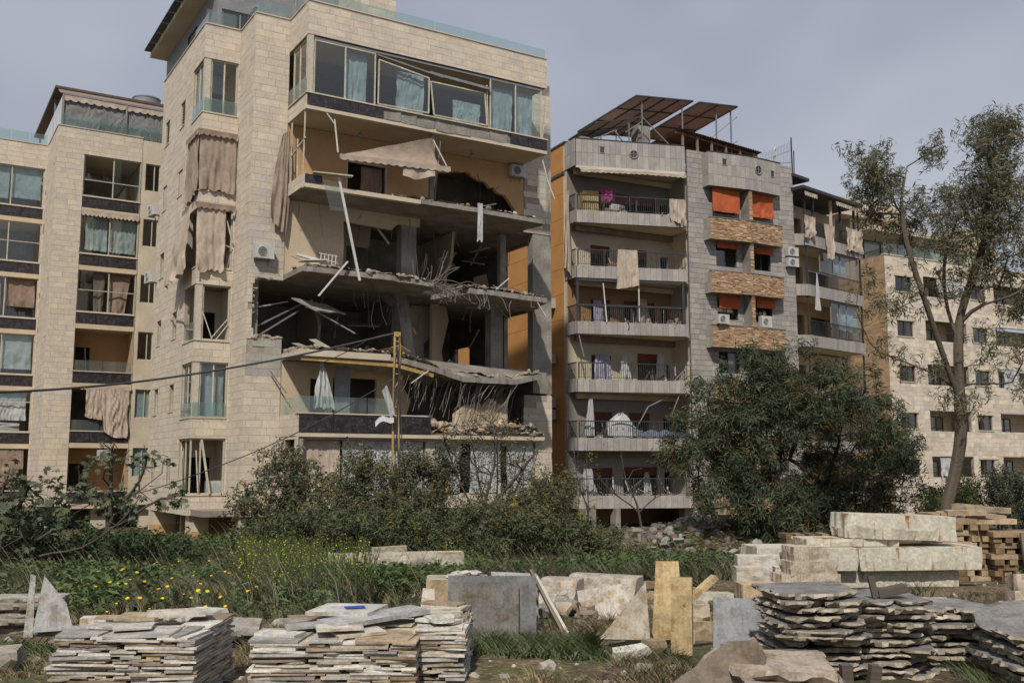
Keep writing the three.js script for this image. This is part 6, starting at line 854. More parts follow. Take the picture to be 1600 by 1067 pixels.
plant('castor_shrub', 'castor shrub with pale curving stems at the left edge', 'shrub', 'castor shrubs', bushBase(-10.2, -20.5), [{ pts: [[-10.2, -0.75, -20.5], [-10.3, 0.1, -20.5], [-10.0, 0.8, -20.5], [-9.7, 1.3, -20.4]] }, { near: 1, pts: [[-10.3, 0, -20.5], [-10.4, 0.9, -20.6], [-10.2, 1.7, -20.6]] }, { near: 1, pts: [[-10.25, -0.3, -20.5], [-9.2, 0.0, -20.2], [-8.4, 0.15, -20], [-7.6, 0.7, -19.9], [-7.2, 1.2, -19.8]] }],
  [[-10.0, 1.2, -20.5, 0.7, 0.5, 20], [-9.5, 1.3, -20.5, 0.4, 0.4, 12], [-10.5, 0.9, -20.5, 0.5, 0.5, 12], [-9.9, 0.6, -20.2, 0.5, 0.4, 8], [-8.2, 0.6, -20, 0.4, 0.3, 3], [-9.6, 0.7, -20.4, 1.5, 1.0, 34]], { dens: 10, rTip: 0.011, rMax: 0.07, minR: 0.02, bark: twigBark, leaf: 'palm', per: 6, maxN: 1, sc: 0.58, sj: 0.18, lift: 0.3, colour: () => jit([0.10, 0.12, 0.065], 0.3), bare: 0.45 });
// bare shrub before the grey building
plant('bare_shrub', 'leafless pale shrub on the rubble mound before the grey building', 'shrub', null, [5.1, groundY(5.1, -40), -40], [{ pts: [[5.1, -0.8, -40], [4.9, 0.3, -40], [4.5, 1.2, -40], [4.3, 2.4, -40]] }, { near: 1, pts: [[5, 0, -40], [3.9, 0.8, -40], [3.2, 1.6, -40]] }, { near: 1, pts: [[5, 0, -40], [5.8, 0.6, -40], [6.6, 0.7, -40]] }], [[4.6, 1.2, -40, 1.5, 1.2, 26]], { dens: 5, rTip: 0.012, rMax: 0.09, bark: twigBark, per: 0 });
plant('bare_shrub', 'thin brown sapling in front of the lowest grey balcony', 'shrub', null, [2.6, groundY(2.6, -36), -36], [{ pts: [[2.6, -1.2, -36], [2.7, 0.3, -36], [2.65, 1.6, -36], [2.75, 3.2, -36]] }, { near: 1, pts: [[2.7, 0.2, -36], [2.3, 1.4, -36], [2.2, 2.8, -36]] }], [[2.6, 1.2, -36, 0.9, 1.2, 16], [2.5, 0, -36, 0.6, 0.5, 14]], { dens: 5, rTip: 0.009, rMax: 0.06, bark: twigBark, leaf: 'small', per: 0.8, maxN: 1, sc: 0.8, colour: green });

// ---------------------------------------------------------------- grass and flowers
seed(501);
const clear = [[-2.95, -8.4, 0.9, 0.75], [-1.2, -8.5, 1.1, 0.9], [2.6, -8.6, 1.05, 1.1], [-0.2, -11.2, 0.6, 0.25], [6.6, -20, 3, 1.7], [-2.75, -23.4, 1.8, 1.1], [1.5, -16.4, 1.3, 1.2], [1.2, -13.5, 0.8, 0.5], [0.75, -13.8, 0.6, 0.9], [4.4, -16.6, 1.2, 2.2], [5.9, -13, 1.4, 0.7], [2.7, -18, 0.9, 0.8], [10.5, -21.7, 2.2, 1.3], [-0.5, -12.6, 0.9, 1.0], [1.6, -10.2, 0.8, 0.7], [-5.6, -11.8, 0.9, 0.5]];
const blocked = (x, z) => clear.some((c) => Math.abs(x - c[0]) < c[2] && Math.abs(z - c[1]) < c[3]);
function meadow(n, zone, dens, mk) { const L = []; for (let k = 0; k < n; k++) { const D = zone[0] + (zone[1] - zone[0]) * Math.pow(rnd(), 0.8), x = rr(-0.56, 0.56) * D + rr(-1, 1), z = -D; if (blocked(x, z) || rnd() > dens(x, D)) continue; const t = mk(x, D); L.push({ p: [x, groundY(x, z) - 0.02, z], e: [rr(-0.15, 0.15), rr(0, 6.28), rr(-0.15, 0.15)], ...t }); } return L; }
const patch = (x, D, f = 0.35, s = 5) => fbm(x * f + 40, D * f + 40, 3, s), sm = (a, b, v) => { const t = Math.max(0, Math.min(1, (v - a) / (b - a))); return t * t * (3 - 2 * t); };
const lush = (x, D) => sm(12.5 + 5.5 * sm(-2.2, 0.5, x), 16 + 5 * sm(-2.2, 0.5, x), D) * (1 - sm(33, 37, D)) * (1 - 0.85 * sm(2.5, 5.5, x)), gcol = () => rnd() < 0.32 ? jit([0.29, 0.235, 0.13], 0.35) : jit([0.125, 0.155, 0.06], 0.4), dcol = () => rnd() < 0.3 ? jit([0.17, 0.175, 0.065], 0.3) : jit([0.42, 0.32, 0.18], 0.3);
scatter('tall_grass', TUFT.tall, meadow(42000, [11, 36], (x, D) => (0.05 + 0.95 * lush(x, D)) * sm(0.3, 0.62, patch(x, D)), (x, D) => ({ s: rr(0.55, 1.25) * (D < 15 ? 0.65 : 1), c: gcol() })), scene, 'tall green wild grass across the middle of the lot', 'grass');
scatter('dry_grass', TUFT.shortG, meadow(52000, [5.5, 24], (x, D) => (1 - 0.6 * lush(x, D)) * sm(0.42, 0.66, patch(x, D, 0.8, 9)), (x, D) => ({ s: rr(0.35, 1.0), c: dcol() })), scene, 'short dry grass on the bare ground near the slabs', 'grass');
scatter('leafy_weeds', TUFT.weed, meadow(26000, [13, 36], (x, D) => lush(x, D) * sm(0.42, 0.66, patch(x, D, 0.5, 13)), (x, D) => ({ s: rr(0.5, 1.5), c: jit([0.09, 0.13, 0.045], 0.45) })), scene, 'leafy green weeds among the grass', 'weeds');
scatter('green_patch_grass', TUFT.shortG, meadow(26000, [6, 15], (x, D) => sm(0.56, 0.68, patch(x, D, 0.6, 21)), () => ({ s: rr(0.6, 1.3), c: jit([0.15, 0.19, 0.065], 0.3) })), scene, 'small patches of fresh green grass between the slabs', 'grass');
scatter('dry_stalks', [tuft(6, 0.85, 0.006, 0.35), tuft(5, 1.0, 0.006, 0.5)], meadow(5200, [14, 36], (x, D) => lush(x, D) * sm(0.4, 0.6, patch(x, D, 0.7, 33)), () => ({ s: rr(0.5, 1.15), c: jit([0.33, 0.27, 0.17], 0.3) })), scene, 'dry pale stalks standing in the weeds', 'dry stalks');
function daisy() { const m = new MB(); m.tint([0.75, 0.55, 0.02]); for (let k = 0; k < 9; k++) { const a = k * 0.698; leafStrip(m, new THREE.Vector3(0, 0.45, 0), new THREE.Vector3(Math.cos(a), 0.15, Math.sin(a)), new THREE.Vector3(0, 1, 0), 0.05, 0.035, 0.1); } m.tint([0.08, 0.12, 0.04]); m.tube([[0, 0, 0], [0.02, 0.25, 0.01], [0, 0.45, 0]], 0.005, 3); return m.geo(); }
scatter('yellow_daisies', [daisy()], Array.from({ length: 110 }, () => { const D = rr(12.5, 23), x = -rr(0.25, 0.41) * D; return { p: [x, groundY(x, -D) + rr(0, 0.25), -D], e: [rr(0.1, 0.7), rr(-0.5, 0.5), rr(-0.3, 0.3)], s: [0, 0, 0].fill(rr(0.32, 0.66)), c: [1, 1, 1] }; }), scene, 'yellow daisies flowering in the grass on the left', 'flowers');
function mustard() { const m = new MB(); for (let k = 0; k < 16; k++) { m.tint([0.5, 0.45, 0.03]); const p = new THREE.Vector3(rr(-0.13, 0.13), rr(0.45, 0.8), rr(-0.13, 0.13)); leafStrip(m, p, rv(), new THREE.Vector3(0, 1, 0), 0.028, 0.026, 0); } m.tint([0.1, 0.14, 0.05]); for (let k = 0; k < 5; k++) m.tube([[0, 0, 0], [rr(-0.06, 0.06), 0.35, rr(-0.06, 0.06)], [rr(-0.12, 0.12), 0.75, rr(-0.12, 0.12)]], 0.005, 3); return m.geo(); }
scatter('mustard_flowers', [mustard(), mustard()], Array.from({ length: 190 }, () => { const D = rr(15, 27), x = -rr(0.14, 0.27) * D; return { p: [x, groundY(x, -D) - 0.05, -D], e: [rr(-0.2, 0.2), rr(0, 6), rr(-0.2, 0.2)], s: rr(0.7, 1.3), c: [1, 1, 1].map(() => rr(0.85, 1.1)) }; }), scene, 'small yellow mustard flowers beside the bush mass', 'flowers');
// rubble on the mound and stones strewn over the ground
{ const m = new MB(); rubble(m, 2600, () => { const x = 7.3 + rr(-5.8, 6.5), z = -38.3 + rr(-4, 4.6); return [x, groundY(x, z) + rr(-0.02, 0.08), z]; }, () => Math.pow(rnd(), 4.5) * 0.34 + 0.035, [[0.2, 0.185, 0.165], [0.15, 0.135, 0.12], [0.26, 0.235, 0.205], [0.2, 0.16, 0.13], [0.4, 0.38, 0.35]]); tag(m.build('rubble_mound', rubbleMat, scene), 'mound of grey rubble before the grey building', 'rubble', null, 'stuff'); }
{ const m = new MB(); rubble(m, 1500, () => { const D = rr(6, 24), x = rr(-0.55, 0.58) * D; return [x, groundY(x, -D) + 0.005, -D]; }, () => Math.pow(rnd(), 6) * 0.13 + 0.015, [[0.4, 0.36, 0.31], [0.38, 0.34, 0.29], [0.6, 0.56, 0.5]]); tag(m.build('scattered_stones', rubbleMat, scene), 'small stone chips strewn over the ground', 'stones', null, 'stuff'); }

// ---------------------------------------------------------------- foreground: slabs, blocks and stacks of stone
seed(601);
const gy = groundY;
// a stone plate: outline in plan, thickness, rough sides; built with its base at the local origin
function plate(name, label, category, group, poly, t, pos, rot, o = {}) {
  const m = new MB(); const cx = poly.reduce((a, p) => a + p[0], 0) / poly.length, cz = poly.reduce((a, p) => a + p[1], 0) / poly.length; poly = poly.map((p) => [p[0] - cx, p[1] - cz]);
  m.tint(o.c || [0.5, 0.48, 0.45]);
  if (o.rough) { // three courses so that the broken edge bulges
    const top = raggedOutline(poly, o.step || 0.07, o.jit ?? 0.012, o.keep || [], ri(900) + 1), sc = o.side || o.c, n = top.length; const sdm = ri(900); const mid = top.map((p, k) => { if (o.smooth) { const L = Math.hypot(p[0], p[1]) || 1, a = (fbm(k * 0.16, 1.5, 4, sdm) - 0.4) * 0.09 * o.rough; return [p[0] + p[0] / L * a, p[1] + p[1] / L * a]; } const L = Math.hypot(p[0], p[1]) || 1; return [p[0] + p[0] / L * rr(-0.01, 0.03) * (o.rough * 1), p[1] + p[1] / L * rr(-0.01, 0.03) * o.rough]; }), bot = top.map((p, j) => { const L = Math.hypot(p[0], p[1]) || 1, k = (o.smooth ? (fbm(j * 0.13, 7.5, 4, sdm + 5) - 0.6) * 0.1 : rr(-0.05, 0.0)) * o.rough; return [p[0] + p[0] / L * k, p[1] + p[1] / L * k]; });
    const sh = top.map((p) => new THREE.Vector2(p[0], -p[1])), cw = THREE.ShapeUtils.isClockWise(sh); const T2 = cw ? top.reverse() : top, M2 = cw ? mid.reverse() : mid, B2 = cw ? bot.reverse() : bot, tri = THREE.ShapeUtils.triangulateShape(T2.map((p) => new THREE.Vector2(p[0], -p[1])), []), uo = [rnd() * 9, rnd() * 9];
    const tp = T2.map((p) => m.vert(p[0], t, p[1], 0, 1, 0, p[0] + uo[0], p[1] + uo[1])), bt = B2.map((p) => m.vert(p[0], 0, p[1], 0, -1, 0, p[0], p[1], sc)); for (const q of tri) { m.i.push(tp[q[0]], tp[q[1]], tp[q[2]]); m.i.push(bt[q[0]], bt[q[2]], bt[q[1]]); }
    const lay = [[B2, 0], [M2, t * rr(0.4, 0.65)], [T2, t]]; const wob = T2.map((_, k) => o.smooth ? (fbm(k * 0.2, 3, 3, sdm + 9) - 0.5) * 0.5 * t : rr(-0.25, 0.25) * t);
    for (let l = 0; l < 2; l++) for (let k = 0; k < n; k++) { const a = lay[l][0][k], b = lay[l][0][(k + 1) % n], c = lay[l + 1][0][(k + 1) % n], d = lay[l + 1][0][k], y = (L, j) => lay[L][1] + (L === 1 ? wob[j] : 0), k2 = (k + 1) % n, kq = rr(...(o.kv || [0.92, 1.05])), cc = sc.map((v) => v * kq), keep = m.col; m.tint(cc); m.quad([a[0], y(l, k), a[1]], [b[0], y(l, k2), b[1]], [c[0], y(l + 1, k2), c[1]], [d[0], y(l + 1, k), d[1]], [[k * 0.07, y(l, k)], [k * 0.07 + 0.07, y(l, k2)], [k * 0.07 + 0.07, y(l + 1, k2)], [k * 0.07, y(l + 1, k)]]); m.tint(keep); }
  } else m.prism(poly, 0, t, { uv: [rnd() * 9, rnd() * 9], side: o.side || o.c, top: o.top, bottom: o.bottom });
  const ob = m.build(name, o.mat || M.slab, scene); ob.position.set(...pos); ob.rotation.set(...rot, 'YXZ'); tag(ob, label, category, group); return ob;
}
const rect = (w, d, j = 0) => [[-w / 2 + rr(-j, j), -d / 2 + rr(-j, j)], [w / 2 + rr(-j, j), -d / 2 + rr(-j, j)], [w / 2 + rr(-j, j), d / 2 + rr(-j, j)], [-w / 2 + rr(-j, j), d / 2 + rr(-j, j)]];
const WHITES = [[0.72, 0.69, 0.63], [0.66, 0.63, 0.57], [0.58, 0.55, 0.50], [0.50, 0.475, 0.44], [0.78, 0.76, 0.71], [0.42, 0.40, 0.38], [0.60, 0.50, 0.38], [0.36, 0.29, 0.22], [0.70, 0.64, 0.54]];
const TONES = [['white', [0.80, 0.78, 0.72]], ['white', [0.74, 0.72, 0.67]], ['white', [0.78, 0.75, 0.68]], ['cream', [0.70, 0.65, 0.55]], ['cream', [0.66, 0.60, 0.50]], ['light grey', [0.58, 0.565, 0.535]], ['light grey', [0.52, 0.505, 0.48]], ['grey', [0.40, 0.385, 0.365]], ['tan', [0.58, 0.46, 0.32]], ['brown', [0.36, 0.28, 0.20]]];
// stacks of thin marble offcuts: rows of tiles along the two faces in view, plus a core
let tileCount = 0; const tileRest = new MB();
function tileStack(label, x0, x1, z0, z1, h, group, topTilt, cap) {
  let y = 0; const lim = tileCount + cap, D0 = Math.min(0.45, Math.abs(z1 - z0) * 0.5);
  const core = new MB(); core.tint([0.3, 0.28, 0.25]); core.box(x0 + 0.14, 0, z1 + 0.14, x1 - 0.14, h - 0.05, z0 - 0.14); const co = core.build('stone_core', M.slab, scene); co.position.y = gy((x0 + x1) / 2, (z0 + z1) / 2); tag(co, 'packed stone core of the stack holding each ' + label.replace('marble tile', 'tile'), 'stone pile', group);
  const put = (x, z, w, d, t, yy, ry, dark, face = 'front face') => {
    const tn = pick(TONES), c = shade(tn[1], dark ? 0.7 : 0.85, 1.06), e = [rr(-0.02, 0.02) + topTilt * (yy / h) * 0.15, ry + rr(-0.05, 0.05), rr(-0.025, 0.025)], p = [x, gy((x0 + x1) / 2, (z0 + z1) / 2) + yy, z], poly = rnd() < 0.3 ? [[-w / 2, -d / 2], [w / 2, -d / 2 + rr(0, 0.05)], [w / 2 - rr(0, 0.08), d / 2 - rr(0, 0.05)], [0, d / 2 + rr(-0.01, 0.02)], [-w / 2 + rr(0, 0.06), d / 2 - rr(0, 0.02)]] : rect(w, d, 0.012);
    if (tileCount < lim) { tileCount++; const m = new MB(); m.tint(c); m.prism(poly, 0, t, { uv: [rnd() * 9, rnd() * 9] }); const o = m.build('marble_tile', M.slabSmooth, scene); o.position.set(...p); o.rotation.set(...e, 'YXZ'); tag(o, `${tn[0]} ${label}, ${face === 'top' ? 'lying on top' : face + ', ' + (yy < h / 3 ? 'lower third' : yy < h * 0.66 ? 'middle third' : 'upper third')}`, 'stone tile', group); }
    else { tileRest.at(trs(p, e)).tint(c); tileRest.prism(poly, 0, t, { uv: [rnd() * 9, rnd() * 9] }); }
  };
  while (y < h) {
    const t = rr(0.011, 0.026), hh = y / h;
    let x = x0 + rr(-0.03, 0.05); while (x < x1 - 0.05) { const w = Math.min(rr(0.12, 0.6), x1 - x + 0.03); put(x + w / 2, z0 - D0 / 2 + (rnd() < 0.12 ? rr(-0.05, 0.05) : rr(-0.012, 0.016)), w - 0.006, D0, t * rr(0.8, 1), y + rr(-0.002, 0.003), 0, rnd() < 0.1); x += w + rr(0, 0.02); }
    let z = z0 - D0 + 0.08; while (z > z1 + 0.05) { const w = Math.min(rr(0.14, 0.5), z - z1); put(x1 - 0.13 + (rnd() < 0.12 ? rr(-0.04, 0.04) : rr(-0.012, 0.016)), z - w / 2, 0.28, w - 0.006, t * rr(0.8, 1), y + rr(-0.002, 0.003), 0, rnd() < 0.1, 'right face'); z -= w + rr(0, 0.02); }
    y += t + 0.001;
  }
  // uneven big pieces on top
  for (let k = 0; k < 9; k++) put(rr(x0 + 0.15, x1 - 0.15), rr(z1 + 0.15, z0 - 0.2), Math.min(rr(0.2, 0.5), (x1 - x0) * 0.9), rr(0.14, 0.34), rr(0.012, 0.024), h + 0.004 + k * 0.006, rr(-0.5, 0.5), false, 'top');
}
tileStack('marble tile of the left foreground stack', -3.5, -2.42, -7.82, -8.95, 0.52, 'tiles of the left foreground stack', 0.1, 118);
tileStack('marble tile of the middle foreground stack', -1.97, -0.74, -7.72, -8.75, 0.42, 'tiles of the middle foreground stack', 0.3, 118);
tileStack('marble tile of the narrow third stack', -0.78, -0.38, -7.95, -9.35, 0.43, 'tiles of the whitish stack', 0.1, 58);
tag(tileRest.build('marble_offcuts', M.slabSmooth, scene), 'remaining marble offcuts packed into the foreground stacks', 'stone tiles', null, 'stuff');
plate('grey_marble_slab', 'long grey slab lying across the top of the middle stack', 'stone slab', null, [[0, 0], [0.75, -0.35], [0.9, -0.1], [0.15, 0.28]], 0.035, [-1.1, 0.5, -8.25], [0.06, 0.12, 0.05], { c: [0.47, 0.47, 0.47], mat: M.slabSmooth });
plate('painted_slab', 'white slab with a blue paint mark on the middle stack', 'stone slab', null, rect(0.55, 0.4), 0.03, [-1.35, 0.53, -8.45], [0.05, -0.3, 0.02], { c: [0.62, 0.61, 0.58], mat: M.slabSmooth }); plate('blue_chip', 'small blue painted chip on the middle stack', 'stone chip', null, [[0, 0], [0.16, 0.0], [0.17, 0.06], [0.02, 0.05]], 0.01, [-1.28, 0.568, -8.4], [0.05, 0.2, 0.02], { c: [0.03, 0.07, 0.4] });
// left edge: leaning plates and a low pile
plate('thin_slab', 'thin grey slab leaning upright behind the left stack', 'stone slab', null, [[0, 0], [0.1, -0.62], [0.34, -0.3], [0.42, 0]], 0.03, [-5.2, gy(-5.2, -11.7) + 0.28, -11.7], [1.35, 0.5, 0], { c: [0.45, 0.45, 0.46], mat: M.slabSmooth });
plate('thin_slab', 'narrow pale strip standing beside the leaning grey slab', 'stone slab', null, [[0, 0], [0.05, -0.7], [0.1, -0.68], [0.1, 0]], 0.04, [-5.42, gy(-5.4, -11.6) + 0.33, -11.6], [1.42, 0.5, 0.12], { c: [0.5, 0.49, 0.47] });
for (let k = 0; k < 7; k++) plate('flat_stone', 'flat weathered stone in the low pile at the left edge', 'flat stone', 'low pile at the left edge', rect(rr(0.6, 1.0), rr(0.4, 0.6), 0.06), rr(0.05, 0.08), [-5.9 + rr(-0.12, 0.12) + (k > 4 ? 0.2 : 0), gy(-5.8, -12) + k * 0.058, -12.0 + rr(-0.1, 0.1)], [rr(-0.03, 0.03), rr(-0.3, 0.3), 0], { c: shade([0.44, 0.41, 0.36], 0.8, 1.1), rough: 0.6, side: [0.36, 0.33, 0.28] });
plate('white_block', 'small white block behind the left stack', 'stone block', null, rect(0.26, 0.2), 0.3, [-4.45, gy(-4.45, -11) - 0.02, -11], [0, 0.2, 0], { c: [0.68, 0.65, 0.58] });
plate('rough_boulder', 'rounded boulder at the lower left edge of the grass', 'boulder', null, rect(0.7, 0.5, 0.1), 0.22, [-4.6, gy(-4.6, -8.8) - 0.05, -8.8], [0, 0.4, 0], { c: [0.45, 0.4, 0.34], rough: 2, jit: 0.03 });
for (let k = 0; k < 5; k++) plate('flat_stone', 'flat pale stone in the heap between the two left stacks', 'flat stone', 'heap between the left stacks', rect(rr(0.3, 0.5), rr(0.25, 0.4), 0.05), rr(0.05, 0.1), [-3.1 + rr(-0.25, 0.3), gy(-3, -10.6) + k * 0.06, -10.6 + rr(-0.2, 0.2)], [rr(-0.2, 0.2), rr(0, 3), rr(-0.15, 0.15)], { c: pick(WHITES).map((v) => v * 0.85), rough: 0.8 });
// long concrete beam in the weeds
plate('concrete_beam', 'long pale concrete beam lying in the weeds', 'concrete beam', null, [[-1.6, 0], [1.45, -0.75], [1.55, -0.4], [-1.5, 0.4]], 0.52, [-2.72, gy(-2.7, -24) - 0.02, -24.1], [0, 0, 0], { c: [0.60, 0.55, 0.47], rough: 0.8, step: 0.2, jit: 0.02 });
plate('concrete_piece', 'short beige concrete piece behind the long beam', 'concrete block', null, rect(0.85, 0.35), 0.62, [-3.0, gy(-3, -25) - 0.02, -25.2], [0, 0.15, 0.05], { c: [0.52, 0.44, 0.34], rough: 0.6, step: 0.2 });
// blocks with the grey plates leaning on them
plate('tan_block', 'tan stone block carrying white chips behind the grey plates', 'stone block', null, rect(0.8, 0.6), 0.55, [-0.72, gy(-0.7, -13.6) - 0.02, -13.5], [0, 0.06, 0], { c: [0.52, 0.46, 0.38], rough: 0.8, step: 0.12, side: [0.48, 0.36, 0.22] });
for (let k = 0; k < 9; k++) plate('white_chip', 'white stone chip lying on the tan block', 'stone chip', 'chips on the tan block', rect(rr(0.07, 0.2), rr(0.06, 0.14), 0.03), rr(0.02, 0.06), [-0.72 + rr(-0.35, 0.35), gy(-0.7, -13.6) + 0.535 + (k > 6 ? 0.05 : 0), -13.45 + rr(-0.22, 0.22)], [rr(-0.2, 0.2), rr(0, 3), rr(-0.2, 0.2)], { c: shade([0.66, 0.63, 0.57], 0.85, 1.1), rough: 0.8 });
plate('grey_box_stone', 'squared light grey stone above the leaning grey plates', 'stone block', null, rect(0.55, 0.5), 0.64, [0.0, gy(0, -12.1) - 0.02, -12.15], [0.05, 0.06, -0.05], { c: [0.46, 0.465, 0.465], mat: M.slab });
plate('grey_plate', 'large dark grey plate leaning against the blocks', 'stone plate', null, rect(0.97, 0.66, 0.01), 0.035, [-0.22, gy(-0.2, -11.3) + 0.315, -11.38], [1.36, 0.02, 0], { c: [0.165, 0.17, 0.175], mat: M.slabSmooth });
plate('grey_plate', 'smaller stained grey plate leaning in front of the large one', 'stone plate', null, rect(0.76, 0.6, 0.012), 0.03, [-0.3, gy(-0.2, -11.2) + 0.285, -11.26], [1.36, 0.02, 0], { c: [0.20, 0.19, 0.175], mat: M.slab });
plate('pale_plate', 'narrow pale plate standing left of the grey plates', 'stone plate', null, [[0, 0], [0.06, -0.42], [0.2, -0.4], [0.2, 0]], 0.04, [-1.03, gy(-1, -12.6) + 0.2, -12.6], [1.25, 0.2, 0.1], { c: [0.62, 0.57, 0.48] });
for (const [dx, l] of [[0, 'pale wooden plank leaning beside the grey plates'], [0.09, 'second pale plank leaning beside the grey plates']]) { const m = new MB(); m.bar([0, 0, 0], [-0.36 + dx * 0.3, 0.66 - dx, -0.35], 0.075, 0.03, 0.9); const o = m.build('plank', M.wood, scene); o.position.set(0.57 + dx * 0.5, gy(0.57, -11.3), -11.3 - dx); o.material = dx ? M.white : M.wood; tag(o, l, 'plank'); }
// moulded blocks, tilted slab and small rubble in the centre
function moulded(label, pos, ry, L) { const sh = [[0, 0], [0.62, 0], [0.62, 0.07], [0.58, 0.11], [0.5, 0.14], [0.42, 0.19], [0.37, 0.27], [0.34, 0.35], [0.29, 0.41], [0.22, 0.43], [0, 0.43]]; const s = new THREE.Shape(sh.map((p) => new THREE.Vector2(...p))), g = new THREE.ExtrudeGeometry(s, { depth: L, bevelEnabled: true, bevelSize: 0.012, bevelThickness: 0.012, bevelSegments: 1 }); const m = new MB(); m.tint([0.50, 0.455, 0.39]); m.add(g); const o = m.build('moulded_stone', M.slab, scene); o.position.set(...pos); o.rotation.y = ry; tag(o, label, 'carved stone'); }
moulded('long moulded cornice stone lying in the centre', [2.1, gy(1.6, -17) - 0.02, -16.5], -2.05, 1.15); moulded('shorter moulded cornice stone left of the long one', [1.12, gy(1, -16.6) - 0.04, -16.1], -2.0, 0.6);
plate('tilted_slab', 'pale square slab tilted in the dry grass', 'stone slab', null, [[-0.35, 0.25], [-0.38, -0.2], [0.22, -0.3], [0.4, 0.22]], 0.04, [1.22, gy(1.2, -13.6) + 0.16, -13.6], [0.95, 0.05, 0.0], { c: [0.55, 0.51, 0.45] });
for (let k = 0; k < 10; k++) plate('rubble_stone', 'broken pale stone in the small heap beside the planks', 'stone', 'small heap beside the planks', rect(rr(0.15, 0.4), rr(0.15, 0.3), 0.06), rr(0.06, 0.18), [0.75 + rr(-0.35, 0.3), gy(0.7, -14) + rr(0, 0.12), -14 + rr(-0.7, 0.7)], [rr(-0.4, 0.4), rr(0, 3), rr(-0.4, 0.4)], { c: pick(WHITES).map((v) => v * 0.85), rough: 1, jit: 0.02 });
plate('triangular_slab', 'triangular beige slab leaning against the yellow slabs', 'stone slab', null, [[-0.3, 0.3], [0.17, -0.28], [0.2, 0.3]], 0.04, [1.19, gy(1.2, -10.2) + 0.24, -10.25], [1.15, -0.1, 0], { c: [0.50, 0.44, 0.355] });
const yellow = [0.58, 0.44, 0.24];
plate('yellow_slab', 'tall yellow stone slab standing upright in the centre', 'stone slab', null, [[-0.13, 0.39], [-0.15, 0.33], [-0.1, -0.38], [0.13, -0.38], [0.16, 0.39]], 0.07, [1.55, gy(1.6, -10.4) + 0.36, -10.45], [1.42, -0.12, 0], { c: yellow });
plate('yellow_slab', 'second yellow slab standing just behind the tall one', 'stone slab', null, [[-0.1, 0.4], [-0.1, -0.35], [0.1, -0.35], [0.1, 0.4]], 0.09, [1.63, gy(1.66, -9.8) + 0.33, -9.85], [1.5, -0.3, 0], { c: yellow.map((v) => v * 0.94) });
{ const m = new MB(); m.tint(yellow); m.bar([0, 0, 0], [0.34, 0.26, -0.12], 0.09, 0.05); const o = m.build('yellow_bar', M.slab, scene); o.position.set(1.62, gy(1.6, -9.9) + 0.44, -9.8); tag(o, 'short yellow stone bar slanting across the yellow slabs', 'stone bar'); }
plate('white_chunk', 'white broken chunk lying before the triangular slab', 'stone', null, [[-0.16, 0.1], [-0.15, -0.06], [0.12, -0.12], [0.17, 0.02], [0.05, 0.12]], 0.13, [1.08, gy(1.1, -9.3) - 0.02, -9.35], [0.1, 0, 0.1], { c: [0.7, 0.67, 0.6], rough: 1.2 });
plate('brown_block', 'small brown block beside the white chunk', 'stone block', null, rect(0.18, 0.14), 0.14, [1.34, gy(1.3, -9.7) - 0.01, -9.75], [0, 0.3, 0], { c: [0.40, 0.31, 0.21], rough: 0.6 });
plate('blue_grey_slab', 'smooth blue grey slab leaning beside the dark stack', 'stone slab', null, [[-0.3, 0.27], [-0.26, -0.29], [0.29, -0.26], [0.27, 0.31]], 0.035, [2.12, gy(2.1, -9.4) + 0.27, -9.45], [1.25, -0.05, 0.0], { c: [0.25, 0.265, 0.285], mat: M.slabSmooth });
for (const [x, y, z, w, h, c, l] of [[1.95, 0, -10.9, 0.3, 0.2, [0.5, 0.4, 0.26], 'tan block under the slanted white bar'], [1.98, 0.2, -10.95, 0.22, 0.17, [0.6, 0.52, 0.4], 'pale block stacked on the tan block'], [1.75, -0.02, -10.6, 0.2, 0.16, [0.62, 0.56, 0.46], 'pale block at the foot of the yellow slabs']]) plate('cut_block', l, 'stone block', null, rect(w, 0.25), h, [x, gy(x, z) + y, z], [0, rr(-0.2, 0.2), 0], { c, rough: 0.5 });
plate('white_bar', 'white stone bar resting on the pale blocks', 'stone bar', null, rect(0.5, 0.16), 0.1, [2.1, gy(2, -10.9) + 0.37, -11], [0, 0.12, 0], { c: [0.62, 0.58, 0.5], rough: 0.4 });
// big marble blocks with rust streaks
const big = (l, poly, t, pos, ry, o = {}) => plate('marble_block', l, 'marble block', null, poly, t, pos, [o.rx || 0, ry, o.rz || 0], { c: [0.94, 0.93, 0.9], rough: o.rough ?? 0.9, step: o.step || 0.07, jit: o.jit ?? 0.015, smooth: true, mat: M.rust, ...o });
big('lowest rust stained marble block of the white pile', rect(2.6, 1.1), 0.36, [7.2, gy(7, -20) - 0.05, -20.1], 0.03); big('short rust stained block under the left end of the white pile', rect(0.9, 1.0), 0.34, [5.3, gy(5.3, -19.8) - 0.03, -20.0], -0.02);
big('long left marble block in the middle course of the white pile', rect(1.9, 1.15), 0.42, [5.55, gy(6, -20) + 0.34, -19.85], 0.02, { jit: 0.02, rough: 1.4 }); big('streaked right marble block in the middle course of the white pile', rect(2.35, 1.1), 0.42, [7.72, gy(7, -20) + 0.34, -19.9], 0.03, { rz: 0.01 }); big('thin slab wedged between the white blocks', rect(1.8, 0.9), 0.14, [6.5, gy(7, -20) + 0.765, -20.0], 0.05); big('broken topmost marble block with a scooped left end', [[-1.05, -0.4], [-0.7, -0.5], [1.0, -0.48], [1.08, 0.45], [-0.6, 0.48], [-1.0, 0.3]], 0.46, [7.2, gy(7, -20) + 0.9, -20.0], 0.0, { rz: -0.03, rough: 2.4, jit: 0.025 });
